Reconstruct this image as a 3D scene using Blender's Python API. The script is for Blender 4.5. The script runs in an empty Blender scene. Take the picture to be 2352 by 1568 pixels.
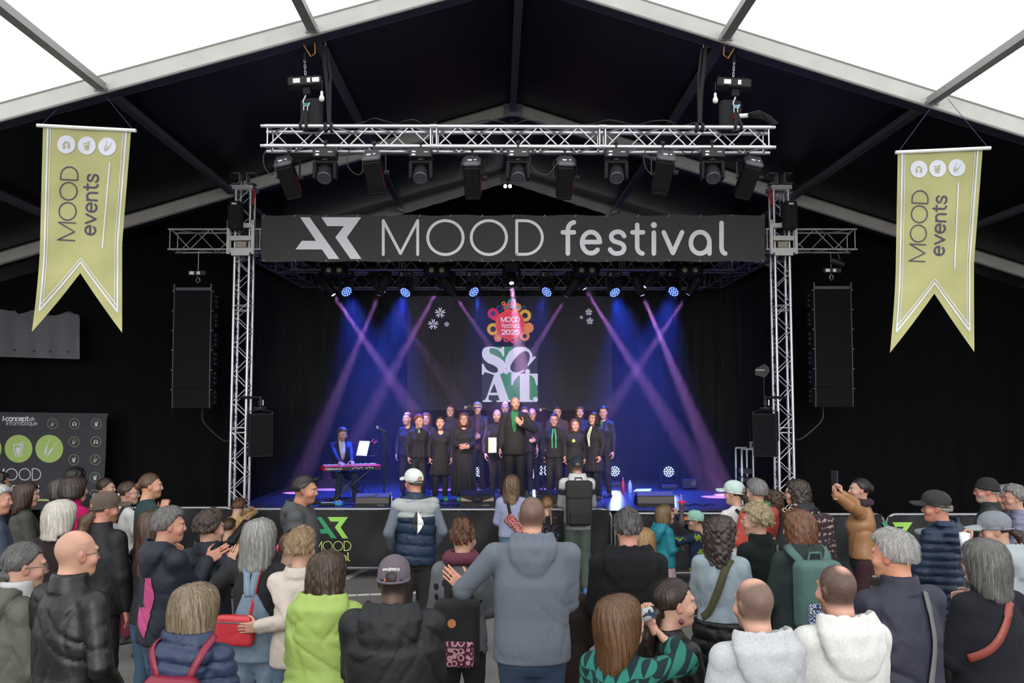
import bpy, bmesh, math, random
import numpy as np
from mathutils import Vector, Matrix, Euler
from mathutils.bvhtree import BVHTree
random.seed(7)
SC = bpy.context.scene
COL = SC.collection
PI = math.pi
# ---------------------------------------------------------------- camera, world, exposure
FPX, CX, CY, CAMZ = 2000.0, 1176.0, 784.0, 2.5
PITCH = math.atan(133.0 / FPX)
cam = bpy.data.cameras.new('camera'); cam.sensor_width = 36.0; cam.lens = FPX / 2352.0 * 36.0
cam.clip_end = 300
camo = bpy.data.objects.new('camera', cam); COL.objects.link(camo)
camo.location = (0, 0, CAMZ); camo.rotation_euler = (PI / 2 + PITCH, 0, 0)
SC.camera = camo
W = bpy.data.worlds.new('overcast_sky'); SC.world = W; W.use_nodes = True
bg = W.node_tree.nodes['Background']
bg.inputs[0].default_value = (0.93, 0.97, 1.0, 1); bg.inputs[1].default_value = 2.2
sun = bpy.data.lights.new('veiled_sun', 'SUN'); sun.energy = 2.0; sun.angle = math.radians(40); sun.color = (1.0, .98, .95)
suno = bpy.data.objects.new('veiled_sun', sun); COL.objects.link(suno); suno.location = (0, -20, 12); suno.rotation_euler = (math.radians(76), 0, 0)
vs = SC.view_settings
vs.view_transform = 'Standard'; vs.look = 'None'; vs.exposure = 0.0; vs.gamma = 1.0; vs.use_curve_mapping = False
cy = SC.cycles
cy.max_bounces = 4; cy.diffuse_bounces = 2; cy.glossy_bounces = 2; cy.transmission_bounces = 2
cy.volume_bounces = 0; cy.transparent_max_bounces = 6; cy.sample_clamp_indirect = 4.0; cy.caustics_reflective = False; cy.caustics_refractive = False
cy.use_adaptive_sampling = True; cy.adaptive_threshold = .03; cy.use_denoising = True; cy.use_light_tree = False

# ---------------------------------------------------------------- helpers
cT, sT = math.cos(PITCH), math.sin(PITCH)
def P(px, py, Y, yaw=0.0):
    """world point seen at photograph pixel (px,py) on the plane y = Y + yaw*x"""
    xc = (px - CX) / FPX; yc = (CY - py) / FPX
    d = Vector((xc, cT - yc * sT, sT + yc * cT))
    t = Y / (d.y - yaw * d.x)
    return Vector((d.x * t, d.y * t, CAMZ + d.z * t))
def PXZ(X, Y, Z):
    z = Z - CAMZ
    D = Y * cT + z * sT
    return (CX + FPX * X / D, CY - FPX * (z * cT - Y * sT) / D)
def lin(c):
    if isinstance(c, str):
        c = c.lstrip('#'); c = [int(c[i:i + 2], 16) / 255 for i in (0, 2, 4)]
        return tuple(((v / 12.92) if v <= .04045 else ((v + .055) / 1.055) ** 2.4) for v in c)
    return tuple(c)
MATS = {}
def mat(key, col=None, rough=.6, metal=0., bump=0., bscale=60., var=0., vscale=6., emit=None, estr=0., spec=.5, stretch=(1, 1, 1), sheen=0., coat=0.):
    if key in MATS: return MATS[key]
    m = bpy.data.materials.new(key); m.use_nodes = True
    nt = m.node_tree; b = nt.nodes['Principled BSDF']
    c = lin(col); b.inputs['Base Color'].default_value = (*c, 1)
    b.inputs['Roughness'].default_value = rough; b.inputs['Metallic'].default_value = metal
    b.inputs['Specular IOR Level'].default_value = spec
    if sheen: b.inputs['Sheen Weight'].default_value = sheen; b.inputs['Sheen Roughness'].default_value = .5
    if coat: b.inputs['Coat Weight'].default_value = coat
    if emit is not None:
        m.cycles.emission_sampling = 'NONE'
        b.inputs['Emission Color'].default_value = (*lin(emit), 1); b.inputs['Emission Strength'].default_value = estr
    if bump or var:
        tc = nt.nodes.new('ShaderNodeTexCoord'); mp = nt.nodes.new('ShaderNodeMapping')
        mp.inputs['Scale'].default_value = stretch
        nt.links.new(tc.outputs['Object'], mp.inputs['Vector'])
        if var:
            n = nt.nodes.new('ShaderNodeTexNoise'); n.inputs['Scale'].default_value = vscale; n.inputs['Detail'].default_value = 4
            nt.links.new(mp.outputs[0], n.inputs['Vector'])
            mr = nt.nodes.new('ShaderNodeMapRange'); mr.inputs[1].default_value = .3; mr.inputs[2].default_value = .7
            mr.inputs[3].default_value = 1 - var; mr.inputs[4].default_value = 1 + var
            nt.links.new(n.outputs['Fac'], mr.inputs[0])
            mx = nt.nodes.new('ShaderNodeVectorMath'); mx.operation = 'SCALE'
            mx.inputs[0].default_value = c; nt.links.new(mr.outputs[0], mx.inputs['Scale'])
            nt.links.new(mx.outputs[0], b.inputs['Base Color'])
        if bump:
            n2 = nt.nodes.new('ShaderNodeTexNoise'); n2.inputs['Scale'].default_value = bscale; n2.inputs['Detail'].default_value = 3
            nt.links.new(mp.outputs[0], n2.inputs['Vector'])
            bp = nt.nodes.new('ShaderNodeBump'); bp.inputs['Strength'].default_value = bump; bp.inputs['Distance'].default_value = .01
            nt.links.new(n2.outputs['Fac'], bp.inputs['Height']); nt.links.new(bp.outputs[0], b.inputs['Normal'])
    MATS[key] = m
    return m
ORG = {}
def tag(o, label=None, cat=None, group=None, kind=None):
    if label: o['label'] = label
    if cat: o['category'] = cat
    if group: o['group'] = group
    if kind: o['kind'] = kind
    return o
def thing(name, label, cat, loc=(0, 0, 0), group=None, rotz=0.):
    o = bpy.data.objects.new(name, None); COL.objects.link(o); o.location = loc; o.rotation_euler = (0, 0, rotz)
    o.empty_display_size = .1
    ORG[o.name] = Vector(loc)
    return tag(o, label, cat, group)
def mkmesh(name, v, f, m, smooth=False):
    me = bpy.data.meshes.new(name)
    v = np.asarray(v, dtype=np.float32)
    me.from_pydata(v.tolist() if len(v) < 3000 else v, [], f) if isinstance(f, list) else fastmesh(me, v, f)
    if m is not None:
        for k in (m if isinstance(m, (list, tuple)) else [m]): me.materials.append(k)
    if smooth: me.polygons.foreach_set('use_smooth', np.ones(len(me.polygons), dtype=bool))
    me.update()
    return me
def fastmesh(me, v, q):
    n = q.shape[1]
    me.vertices.add(len(v)); me.vertices.foreach_set('co', np.ascontiguousarray(v, dtype=np.float32).ravel())
    me.loops.add(q.size); me.loops.foreach_set('vertex_index', np.ascontiguousarray(q, dtype=np.int32).ravel())
    me.polygons.add(len(q)); me.polygons.foreach_set('loop_start', np.arange(0, q.size, n, dtype=np.int32))
    me.update(calc_edges=True)
def link(name, me, parent=None):
    o = bpy.data.objects.new(name, me); COL.objects.link(o)
    if parent is not None: o.parent = parent
    ORG[o.name] = ORG.get(parent.name, Vector((0, 0, 0))) if parent is not None else Vector((0, 0, 0))
    return o
class MB:
    """collects shapes given in world coordinates, builds ONE mesh object"""
    def __init__(s): s.v = []; s.f = []; s.mi = []; s.cur = 0
    def add(s, vs, fs):
        b = len(s.v); s.v += [tuple(p) for p in vs]; s.f += [tuple(i + b for i in f) for f in fs]; s.mi += [s.cur] * len(fs)
        return s
    def box(s, c, d, R=None, bev=0.):
        c = Vector(c); hx, hy, hz = d[0] / 2, d[1] / 2, d[2] / 2
        if bev <= 0:
            vs = [Vector((sx * hx, sy * hy, sz * hz)) for sx in (-1, 1) for sy in (-1, 1) for sz in (-1, 1)]
            fs = [(0, 1, 3, 2), (4, 6, 7, 5), (0, 4, 5, 1), (2, 3, 7, 6), (0, 2, 6, 4), (1, 5, 7, 3)]
        else:
            vs = []; fs = []
            def ring(z, k):
                a, b_ = hx - k, hy - k; e = bev if k == 0 else bev * .6
                pts = [(a, b_ - e), (a - e, b_), (-a + e, b_), (-a, b_ - e), (-a, -b_ + e), (-a + e, -b_), (a - e, -b_), (a, -b_ + e)]
                return [Vector((x, y, z)) for x, y in pts]
            for z, k in ((-hz, bev), (-hz + bev, 0), (hz - bev, 0), (hz, bev)): vs += ring(z, k)
            for i in range(3):
                for j in range(8):
                    fs.append((i * 8 + j, i * 8 + (j + 1) % 8, i * 8 + 8 + (j + 1) % 8, i * 8 + 8 + j))
            fs += [tuple(range(7, -1, -1)), tuple(range(24, 32))]
        if R is not None: vs = [R @ v for v in vs]
        return s.add([v + c for v in vs], fs)
    def cyl(s, a, b, r, n=8, r2=None, caps=True):
        a = Vector(a); b = Vector(b); r2 = r if r2 is None else r2
        z = (b - a).normalized(); x = z.orthogonal().normalized(); y = z.cross(x)
        vs = []
        for p, rr in ((a, r), (b, r2)):
            for i in range(n):
                t = 2 * PI * i / n; vs.append(p + x * (rr * math.cos(t)) + y * (rr * math.sin(t)))
        fs = [(i, (i + 1) % n, n + (i + 1) % n, n + i) for i in range(n)]
        if caps: fs += [tuple(range(n - 1, -1, -1)), tuple(range(n, 2 * n))]
        return s.add(vs, fs)
    def tube(s, pts, r, n=6, closed=False):
        pts = [Vector(p) for p in pts]; m = len(pts); vs = []; fs = []
        x = None
        for i, p in enumerate(pts):
            a = pts[(i - 1) % m] if (i > 0 or closed) else p; b = pts[(i + 1) % m] if (i < m - 1 or closed) else p
            t = (b - a).normalized()
            if x is None: x = t.orthogonal().normalized()
            x = (x - t * x.dot(t)); x = x.normalized() if x.length > 1e-6 else t.orthogonal().normalized()
            y = t.cross(x); rr = r[i] if isinstance(r, (list, tuple)) else r
            vs += [p + x * (rr * math.cos(2 * PI * k / n)) + y * (rr * math.sin(2 * PI * k / n)) for k in range(n)]
        for i in range(m if closed else m - 1):
            j = (i + 1) % m
            fs += [(i * n + k, i * n + (k + 1) % n, j * n + (k + 1) % n, j * n + k) for k in range(n)]
        if not closed: fs += [tuple(range(n - 1, -1, -1)), tuple(range((m - 1) * n, m * n))]
        return s.add(vs, fs)
    def poly(s, pts): return s.add(pts, [tuple(range(len(pts)))])
    def prism(s, pts, off):
        n = len(pts); off = Vector(off); pts = [Vector(p) for p in pts]
        s.add(pts + [p + off for p in pts], [tuple(range(n - 1, -1, -1)), tuple(range(n, 2 * n))] + [(i, (i + 1) % n, n + (i + 1) % n, n + i) for i in range(n)])
        return s
    def lathe(s, c, prof, n=16, R=None, ax=None):
        c = Vector(c); vs = []; fs = []
        for r, z in prof:
            for i in range(n):
                v = Vector((r * math.cos(2 * PI * i / n), r * math.sin(2 * PI * i / n), z))
                vs.append((R @ v if R is not None else v) + c)
        for k in range(len(prof) - 1):
            fs += [(k * n + i, k * n + (i + 1) % n, k * n + n + (i + 1) % n, k * n + n + i) for i in range(n)]
        fs += [tuple(range(n - 1, -1, -1)), tuple(range((len(prof) - 1) * n, len(prof) * n))]
        return s.add(vs, fs)
    def grid(s, fn, nu, nv):
        vs = [fn(i / nu, j / nv) for j in range(nv + 1) for i in range(nu + 1)]
        fs = [(j * (nu + 1) + i, j * (nu + 1) + i + 1, (j + 1) * (nu + 1) + i + 1, (j + 1) * (nu + 1) + i) for j in range(nv) for i in range(nu)]
        return s.add(vs, fs)
    def build(s, name, m, parent=None, smooth=False, local=False):
        o = ORG.get(parent.name, Vector((0, 0, 0))) if (parent is not None and not local) else Vector((0, 0, 0))
        me = bpy.data.meshes.new(name)
        me.from_pydata([(p[0] - o[0], p[1] - o[1], p[2] - o[2]) for p in s.v], [], s.f)
        ms = m if isinstance(m, (list, tuple)) else [m]
        for k in ms: me.materials.append(k)
        if len(ms) > 1: me.polygons.foreach_set('material_index', s.mi)
        if smooth: me.polygons.foreach_set('use_smooth', [True] * len(me.polygons))
        me.update()
        return link(name, me, parent)
_UC = {}
def bar(name, a, b, r, m, parent, n=6):
    """straight tube between two world points: its own object, shared mesh data"""
    k = (m.name, n)
    if k not in _UC:
        q = MB().cyl((0, 0, 0), (0, 0, 1), 1, n); me = bpy.data.meshes.new(name); me.from_pydata(q.v, [], q.f); me.materials.append(m)
        me.polygons.foreach_set('use_smooth', [len(p.vertices) == 4 for p in me.polygons]); _UC[k] = me
    o = bpy.data.objects.new(name, _UC[k]); COL.objects.link(o); o.parent = parent
    og = ORG.get(parent.name, Vector((0, 0, 0)))
    a = Vector(a) - og; b = Vector(b) - og; d = b - a
    o.location = a; o.rotation_euler = d.to_track_quat('Z', 'Y').to_euler(); o.scale = (r, r, d.length)
    return o
_SH = {}
def shared(name, key, builder, m, parent, loc=(0, 0, 0), rot=None, smooth=False):
    """part whose mesh data is shared by every use of key; loc/rot local to parent"""
    if key not in _SH:
        q = builder(); me = bpy.data.meshes.new(name); me.from_pydata(q.v, [], q.f)
        ms = m if isinstance(m, (list, tuple)) else [m]
        for k in ms: me.materials.append(k)
        if len(ms) > 1: me.polygons.foreach_set('material_index', q.mi)
        if smooth: me.polygons.foreach_set('use_smooth', [True] * len(me.polygons))
        _SH[key] = me
    o = bpy.data.objects.new(name, _SH[key]); COL.objects.link(o); o.parent = parent
    o.location = loc
    if rot is not None: o.rotation_euler = rot
    return o
def aim(d):
    """euler turning local -Z to direction d (local Y kept up)"""
    return Vector(d).to_track_quat('-Z', 'Y').to_euler()
# common materials
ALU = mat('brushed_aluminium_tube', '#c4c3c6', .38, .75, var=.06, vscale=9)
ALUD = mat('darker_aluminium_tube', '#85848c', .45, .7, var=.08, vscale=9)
BEAMW = mat('white_painted_beam', '#bdb9b3', .55, 0, var=.07, vscale=3, bump=.1)
STEELD = mat('grey_purlin_shaded', '#55545c', .5, .3, var=.1)
BLK = mat('black_powder_coat', '#121214', .55, 0, bump=.05, bscale=200, spec=.2)
BLKS = mat('black_plastic_satin', '#1b1b1e', .4, spec=.25)
GREYD = mat('dark_grey_plastic', '#3b3c40', .45)
RUB = mat('black_rubber_cable', '#101012', .55)
STRAP = mat('black_polyester_sling', '#17171a', .85, bump=.3, bscale=300)
PAPER = mat('white_label_paper', '#e4e4e2', .7)
STEEL = mat('zinc_steel', '#a7abb2', .35, .9)
RED = mat('red_plastic', '#c8181c', .4)
PINK = mat('pink_painted_pin', '#e0308a', .4)
ORANGE = mat('orange_rope', '#c98a35', .8)
WHITEP = mat('white_plastic', '#dddcd8', .4)
CURT = mat('black_stage_curtain', '#0b0b0d', .95, bump=.2, bscale=120, spec=.1)
# ================================================================ the tent: ground, roof, frames, curtains
def asphalt():
    m = mat('grey_asphalt', '#6e6a68', .9, var=.16, vscale=2.2, bump=.5, bscale=160)
    nt = m.node_tree; b = nt.nodes['Principled BSDF']
    src = b.inputs['Base Color'].links[0].from_socket
    v = nt.nodes.new('ShaderNodeTexVoronoi'); v.inputs['Scale'].default_value = 110
    tc = nt.nodes.new('ShaderNodeTexCoord'); nt.links.new(tc.outputs['Object'], v.inputs['Vector'])
    mx = nt.nodes.new('ShaderNodeMix'); mx.data_type = 'RGBA'; mx.blend_type = 'MULTIPLY'; mx.inputs[0].default_value = .55
    cr = nt.nodes.new('ShaderNodeValToRGB'); cr.color_ramp.elements[0].color = (.35, .34, .33, 1); cr.color_ramp.elements[1].color = (1.3, 1.3, 1.28, 1)
    nt.links.new(v.outputs['Color'], cr.inputs[0]); nt.links.new(src, mx.inputs[6]); nt.links.new(cr.outputs[0], mx.inputs[7])
    nt.links.new(mx.outputs[2], b.inputs['Base Color'])
    return m
tag(MB().poly([(-40, -40, 0), (40, -40, 0), (40, 40, 0), (-40, 40, 0)]).build('floor', asphalt()), 'grey asphalt ground the crowd stands on', 'ground', kind='structure')
LINEM = mat('worn_white_road_paint', '#cfcac4', .85, var=.25, vscale=30)
def gline(name, a, b, w, label):
    a = Vector(a); b = Vector(b); d = (b - a).normalized(); n = Vector((-d.y, d.x, 0)) * w / 2
    q = MB()
    k = 8
    for i in range(k):
        p0 = a.lerp(b, i / k); p1 = a.lerp(b, (i + .93) / k)
        q.prism([p0 - n, p1 - n * (.8 + .2 * random.random()), p1 + n, p0 + n], (0, 0, .003))
    tag(q.build(name, LINEM), label, 'road marking', kind='structure')
def G(px, py):
    """ground point under a pixel"""
    xc = (px - CX) / FPX; yc = (CY - py) / FPX
    d = Vector((xc, cT - yc * sT, sT + yc * cT)); t = -CAMZ / d.z
    return Vector((d.x * t, d.y * t, .002))
gline('trim_1', G(790, 1368), G(1030, 1358), .09, 'worn white line painted across the asphalt beside the lime jacket')
gline('trim_2', G(790, 1330), G(850, 1303), .12, 'short slanting white line on the asphalt by the barrier foot')

YF = [10.06, 15.06, 20.06]; YAW = .019
# rafter upper edges measured on the photograph: (apex), (point left), (point right)
FR = [((1194, -91), (0, 235), (2352, 271)), ((1178, 234), (360, 472.7), (1702, 401)), ((1166, 398), (859, 490), (1454, 491))]
frames = []
for (Y, (ap, lf, rt)) in zip(YF, FR):
    A = P(ap[0], ap[1], Y, YAW); L = P(lf[0], lf[1], Y, YAW); R = P(rt[0], rt[1], Y, YAW)
    dl = (L - A) / abs(L.x - A.x); dr = (R - A) / abs(R.x - A.x)
    frames.append((A, dl, dr))
HALF = 10.2
RAFH, RAFT = .235, .20
def rafter_pts(fr, side, x0, x1):
    A, dl, dr = fr; d = dr if side > 0 else dl
    return A + d * x0, A + d * x1, d
back = Vector((0, 1, 0))
FRN = ['front', 'second', 'rear']
BEAMD = mat('beam_underside_shade', '#2c2a3a', .55)
k_tr = 3
for fi, fr in enumerate(frames):
    root = thing('trim_%d' % k_tr, '%s white aluminium roof frame of the tent, two sloping rafters' % FRN[fi], 'roof frame', tuple(fr[0])); k_tr += 1
    root['kind'] = 'structure'
    for side in (-1, 1):
        a, b, d = rafter_pts(fr, side, 0.0, HALF)
        dn = Vector((0, 0, -RAFH)); th = Vector((0, RAFT, 0))
        q = MB(); q.prism([a, b, b + dn, a + dn] if side < 0 else [a, a + dn, b + dn, b], th)
        o = q.build('rafter', BEAMW, root)
        q = MB(); lo = Vector((0, 0, -RAFH + .002)); f_ = Vector((0, -.006, 0)); h = Vector((0, 0, .022))
        q.prism([a + lo + f_, b + lo + f_, b + lo + f_ + h, a + lo + f_ + h], Vector((0, .01, 0)))
        q.prism([a + f_ + Vector((0, 0, -.02)), b + f_ + Vector((0, 0, -.02)), b + f_, a + f_], Vector((0, .01, 0)))
        q.build('keder_rail', mat('rail_edge', '#7d7974', .5, .3), root)
        # dark strip: the shade under the rafter put into the colour
        q = MB(); dn2 = Vector((0, 0, -RAFH - .004))
        q.prism([a + dn2 + Vector((0, .012, 0)), b + dn2 + Vector((0, .012, 0)), b + dn2 + Vector((0, RAFT - .012, 0)), a + dn2 + Vector((0, RAFT - .012, 0))], (0, 0, .006))
        q.build('underside_shade_strip', BEAMD, root)
    # apex plate
    q = MB(); A = fr[0]
    q.box(A + Vector((0, -.006, -RAFH / 2 - .03)), (.34, .012, RAFH * .95)); 
    for sx in (-.13, -.05, .05, .13):
        for sz in (.06, -.07): q.cyl(A + Vector((sx, -.02, -RAFH / 2 - .03 + sz)), A + Vector((sx, -.005, -RAFH / 2 - .03 + sz)), .012, 6)
    q.build('apex_plate', ALUD, root)
    # uprights at the eaves, outside the picture
    for side in (-1, 1):
        a, b, d = rafter_pts(fr, side, 0, HALF)
        MB().box((b.x, b.y + RAFT / 2, b.z / 2 - .1), (.22, RAFT, b.z - .2)).build('upright', BEAMW, root)
# frames behind the camera side (carry the white roof)
def shifted(fr, n): return (fr[0] + Vector((.0955 * n, -5.0 * n, 0)), fr[1], fr[2])
front2 = [shifted(frames[0], 1)]
for fi, fr in enumerate(front2):
    root = thing('trim_%d' % k_tr, ['white roof frame of the tent above the crowd', 'white roof frame of the tent over the viewer'][fi], 'roof frame', tuple(fr[0])); k_tr += 1
    root['kind'] = 'structure'
    for side in (-1, 1):
        a, b, d = rafter_pts(fr, side, 0, HALF); dn = Vector((0, 0, -RAFH))
        MB().prism([a, b, b + dn, a + dn], (0, RAFT, 0)).build('rafter', BEAMW, root)
        MB().box((b.x, b.y + RAFT / 2, b.z / 2 - .1), (.22, RAFT, b.z - .2)).build('upright', BEAMW, root)
# purlins
PX_OFF = [0, 2.45, 4.9, 7.35]
root_p = {}
seq = [None, front2[0]] + frames
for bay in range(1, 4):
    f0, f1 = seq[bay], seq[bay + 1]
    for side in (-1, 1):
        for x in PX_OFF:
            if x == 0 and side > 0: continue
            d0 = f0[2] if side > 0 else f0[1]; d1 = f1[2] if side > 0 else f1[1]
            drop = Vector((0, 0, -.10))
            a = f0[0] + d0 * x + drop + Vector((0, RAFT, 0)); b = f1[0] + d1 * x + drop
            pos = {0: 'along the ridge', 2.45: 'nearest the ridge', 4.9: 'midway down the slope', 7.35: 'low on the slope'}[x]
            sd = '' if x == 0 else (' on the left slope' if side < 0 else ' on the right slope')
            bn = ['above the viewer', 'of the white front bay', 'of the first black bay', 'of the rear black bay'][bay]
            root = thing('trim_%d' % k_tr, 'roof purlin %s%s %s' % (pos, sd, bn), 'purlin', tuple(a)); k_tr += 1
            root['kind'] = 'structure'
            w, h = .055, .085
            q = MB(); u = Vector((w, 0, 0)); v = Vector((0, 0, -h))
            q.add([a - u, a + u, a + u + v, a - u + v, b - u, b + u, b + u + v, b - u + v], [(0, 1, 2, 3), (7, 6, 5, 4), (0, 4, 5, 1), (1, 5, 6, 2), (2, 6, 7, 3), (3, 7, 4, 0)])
            q.build('purlin_bar', STEELD if bay >= 2 else mat('grey_purlin_front', '#8f8e8c', .5, .2), root)  # rear bays take a darker copy, their shade is in the colour
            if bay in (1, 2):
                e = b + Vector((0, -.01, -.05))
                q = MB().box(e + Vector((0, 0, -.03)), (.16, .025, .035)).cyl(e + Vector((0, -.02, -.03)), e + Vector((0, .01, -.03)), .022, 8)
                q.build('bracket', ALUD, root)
# fabric: white translucent front, black lined rear
def fabric_white():
    m = bpy.data.materials.new('white_translucent_roof_fabric'); m.use_nodes = True; nt = m.node_tree
    for n in list(nt.nodes): nt.nodes.remove(n)
    out = nt.nodes.new('ShaderNodeOutputMaterial'); t = nt.nodes.new('ShaderNodeBsdfTranslucent'); d = nt.nodes.new('ShaderNodeBsdfDiffuse')
    t.inputs[0].default_value = (.93, .93, .92, 1); d.inputs[0].default_value = (.8, .8, .79, 1)
    mx = nt.nodes.new('ShaderNodeMixShader'); mx.inputs[0].default_value = .06
    nt.links.new(t.outputs[0], mx.inputs[1]); nt.links.new(d.outputs[0], mx.inputs[2]); nt.links.new(mx.outputs[0], out.inputs[0])
    return m
FW = fabric_white()
LINER = mat('black_roof_liner', '#121217', .45, bump=.12, bscale=7, spec=.3)
up = Vector((0, 0, .012))
n_c = 1
for bay in range(1, 4):
    f0, f1 = seq[bay], seq[bay + 1]
    for side in (-1, 1):
        d0 = f0[2] if side > 0 else f0[1]; d1 = f1[2] if side > 0 else f1[1]
        off = up + (Vector((0, RAFT * .5, 0)))
        y1 = Vector((0, RAFT * .5, 0))
        a, b = f0[0] + up + y1, f0[0] + d0 * HALF + up + y1
        c, d = f1[0] + d1 * HALF + up + y1, f1[0] + up + y1
        q = MB(); q.prism([a, b, c, d] if side > 0 else [a, d, c, b], (0, 0, .004)) if bay >= 2 else q.poly([a, b, c, d] if side < 0 else [a, d, c, b])
        sd = 'left' if side < 0 else 'right'
        lb = ['white fabric roof panel over the viewer, %s slope', 'bright white fabric roof panel in front of the truss, %s slope', 'black lined roof panel behind the front frame, %s slope', 'black lined roof panel above the stage, %s slope'][bay] % sd
        nm = 'ceiling_%d' % n_c; n_c += 1
        tag(q.build(nm, FW if bay < 2 else LINER), lb, 'tent roof', kind='structure')
        # soft seams / sagging battens on the liner
# black walls: sides of the rear bays, back, wings
def curtain(name, x0, x1, Y, z0, ztop, amp, wl, label, yawx=0., kind='structure', seed=0, m=CURT, n=None):
    rnd = random.Random(seed); L = abs(x1 - x0); n = n or max(24, int(L / wl * 8))
    ph = [rnd.uniform(0, 6.28) for _ in range(4)]
    def fn(u, v):
        x = x0 + (x1 - x0) * u
        zt = ztop(x) if callable(ztop) else ztop
        s = u * L
        w = amp * (math.sin(s / wl * 6.283 + 1.3 * math.sin(s * 1.7 + ph[0])) + .5 * math.sin(s / wl * 6.283 * .43 + ph[1]) ) * (.45 + .55 * v)
        return (x, Y + yawx * x + w, zt + (z0 - zt) * v)
    return tag(MB().grid(fn, n, 6).build(name, m, smooth=True), label, 'curtain', kind=kind)
def roof_z(fr, x):
    d = fr[2] if x > fr[0].x else fr[1]
    return fr[0].z + d.z * abs(x - fr[0].x)
curtain('wall_back', -10, 10, 19.95, 0, lambda x: roof_z(frames[2], x) - .25, .06, .32, 'black pleated curtain closing the back of the stage', YAW, seed=1, m=mat('deep_black_velvet', '#050506', .95, spec=.05))
curtain('wall_wing_left', -10.1, -4.95, 15.5, 0, lambda x: roof_z(frames[1], x) - .34, .05, .5, 'black curtain left of the stage behind the line array', seed=2)
curtain('wall_wing_right', 4.95, 10.1, 15.5, 0, lambda x: roof_z(frames[1], x) - .34, .05, .5, 'black curtain right of the stage behind the line array', seed=3)
for side, nm in ((-1, 'left'), (1, 'right')):
    z = roof_z(frames[1], side * HALF) - .1
    q = MB().grid(lambda u, v: (side * (HALF - .05 + .04 * math.sin(u * 60)), 10.1 + 10 * u, z * (1 - v)), 80, 2)
    tag(q.build('wall_' + nm, CURT, smooth=True), 'black side wall of the tent, %s' % nm, 'wall', kind='structure')
# inner stage legs
def leg_curtain(name, X, y0, y1, z0, z1, label, seed):
    rnd = random.Random(seed); p0 = rnd.uniform(0, 6)
    q = MB().grid(lambda u, v: (X + (.08 * math.sin(u * 40 + p0) + .05 * math.sin(u * 17 + p0)) * (.4 + .6 * v), y0 + (y1 - y0) * u, z1 + (z0 - z1) * v), 120, 4)
    return tag(q.build(name, CURT, smooth=True), label, 'curtain', kind='structure')
leg_curtain('wall_stage_left', -4.75, 14.6, 19.8, .70, 4.9, 'black curtain leg along the left edge of the stage', 4)
leg_curtain('wall_stage_right', 4.75, 14.6, 19.8, .70, 4.9, 'black curtain leg along the right edge of the stage', 5)
# ---------------------------------------------------------------- stage
STZ = .70
DECK = mat('black_stage_deck', '#3a3c44', .34, var=.10, vscale=5, bump=.06, bscale=220, spec=.6)
stage = thing('stage_platform', 'low black stage platform built of square deck panels', 'stage', (0, 17, 0)); stage['kind'] = 'structure'
x = -4.68
cols = [-4.68 + 1.56 * i for i in range(7)]; rows = [14.3 + 1.09 * j for j in range(6)]
for i in range(6):
    for j in range(5):
        MB().box(((cols[i] + cols[i + 1]) / 2, (rows[j] + rows[j + 1]) / 2, STZ - .02), (1.56 - .008, 1.09 - .008, .04)).build('deck_panel', DECK, stage)
MB().box((0, 17.0, STZ - .06), (9.36, 5.4, .03)).build('deck_frame', ALUD, stage)
MB().grid(lambda u, v: (-4.68 + 9.36 * u, 14.28 + .02 * math.sin(u * 150), (STZ - .005) * (1 - v)), 200, 1).build('skirt', CURT, stage, smooth=True)
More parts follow.
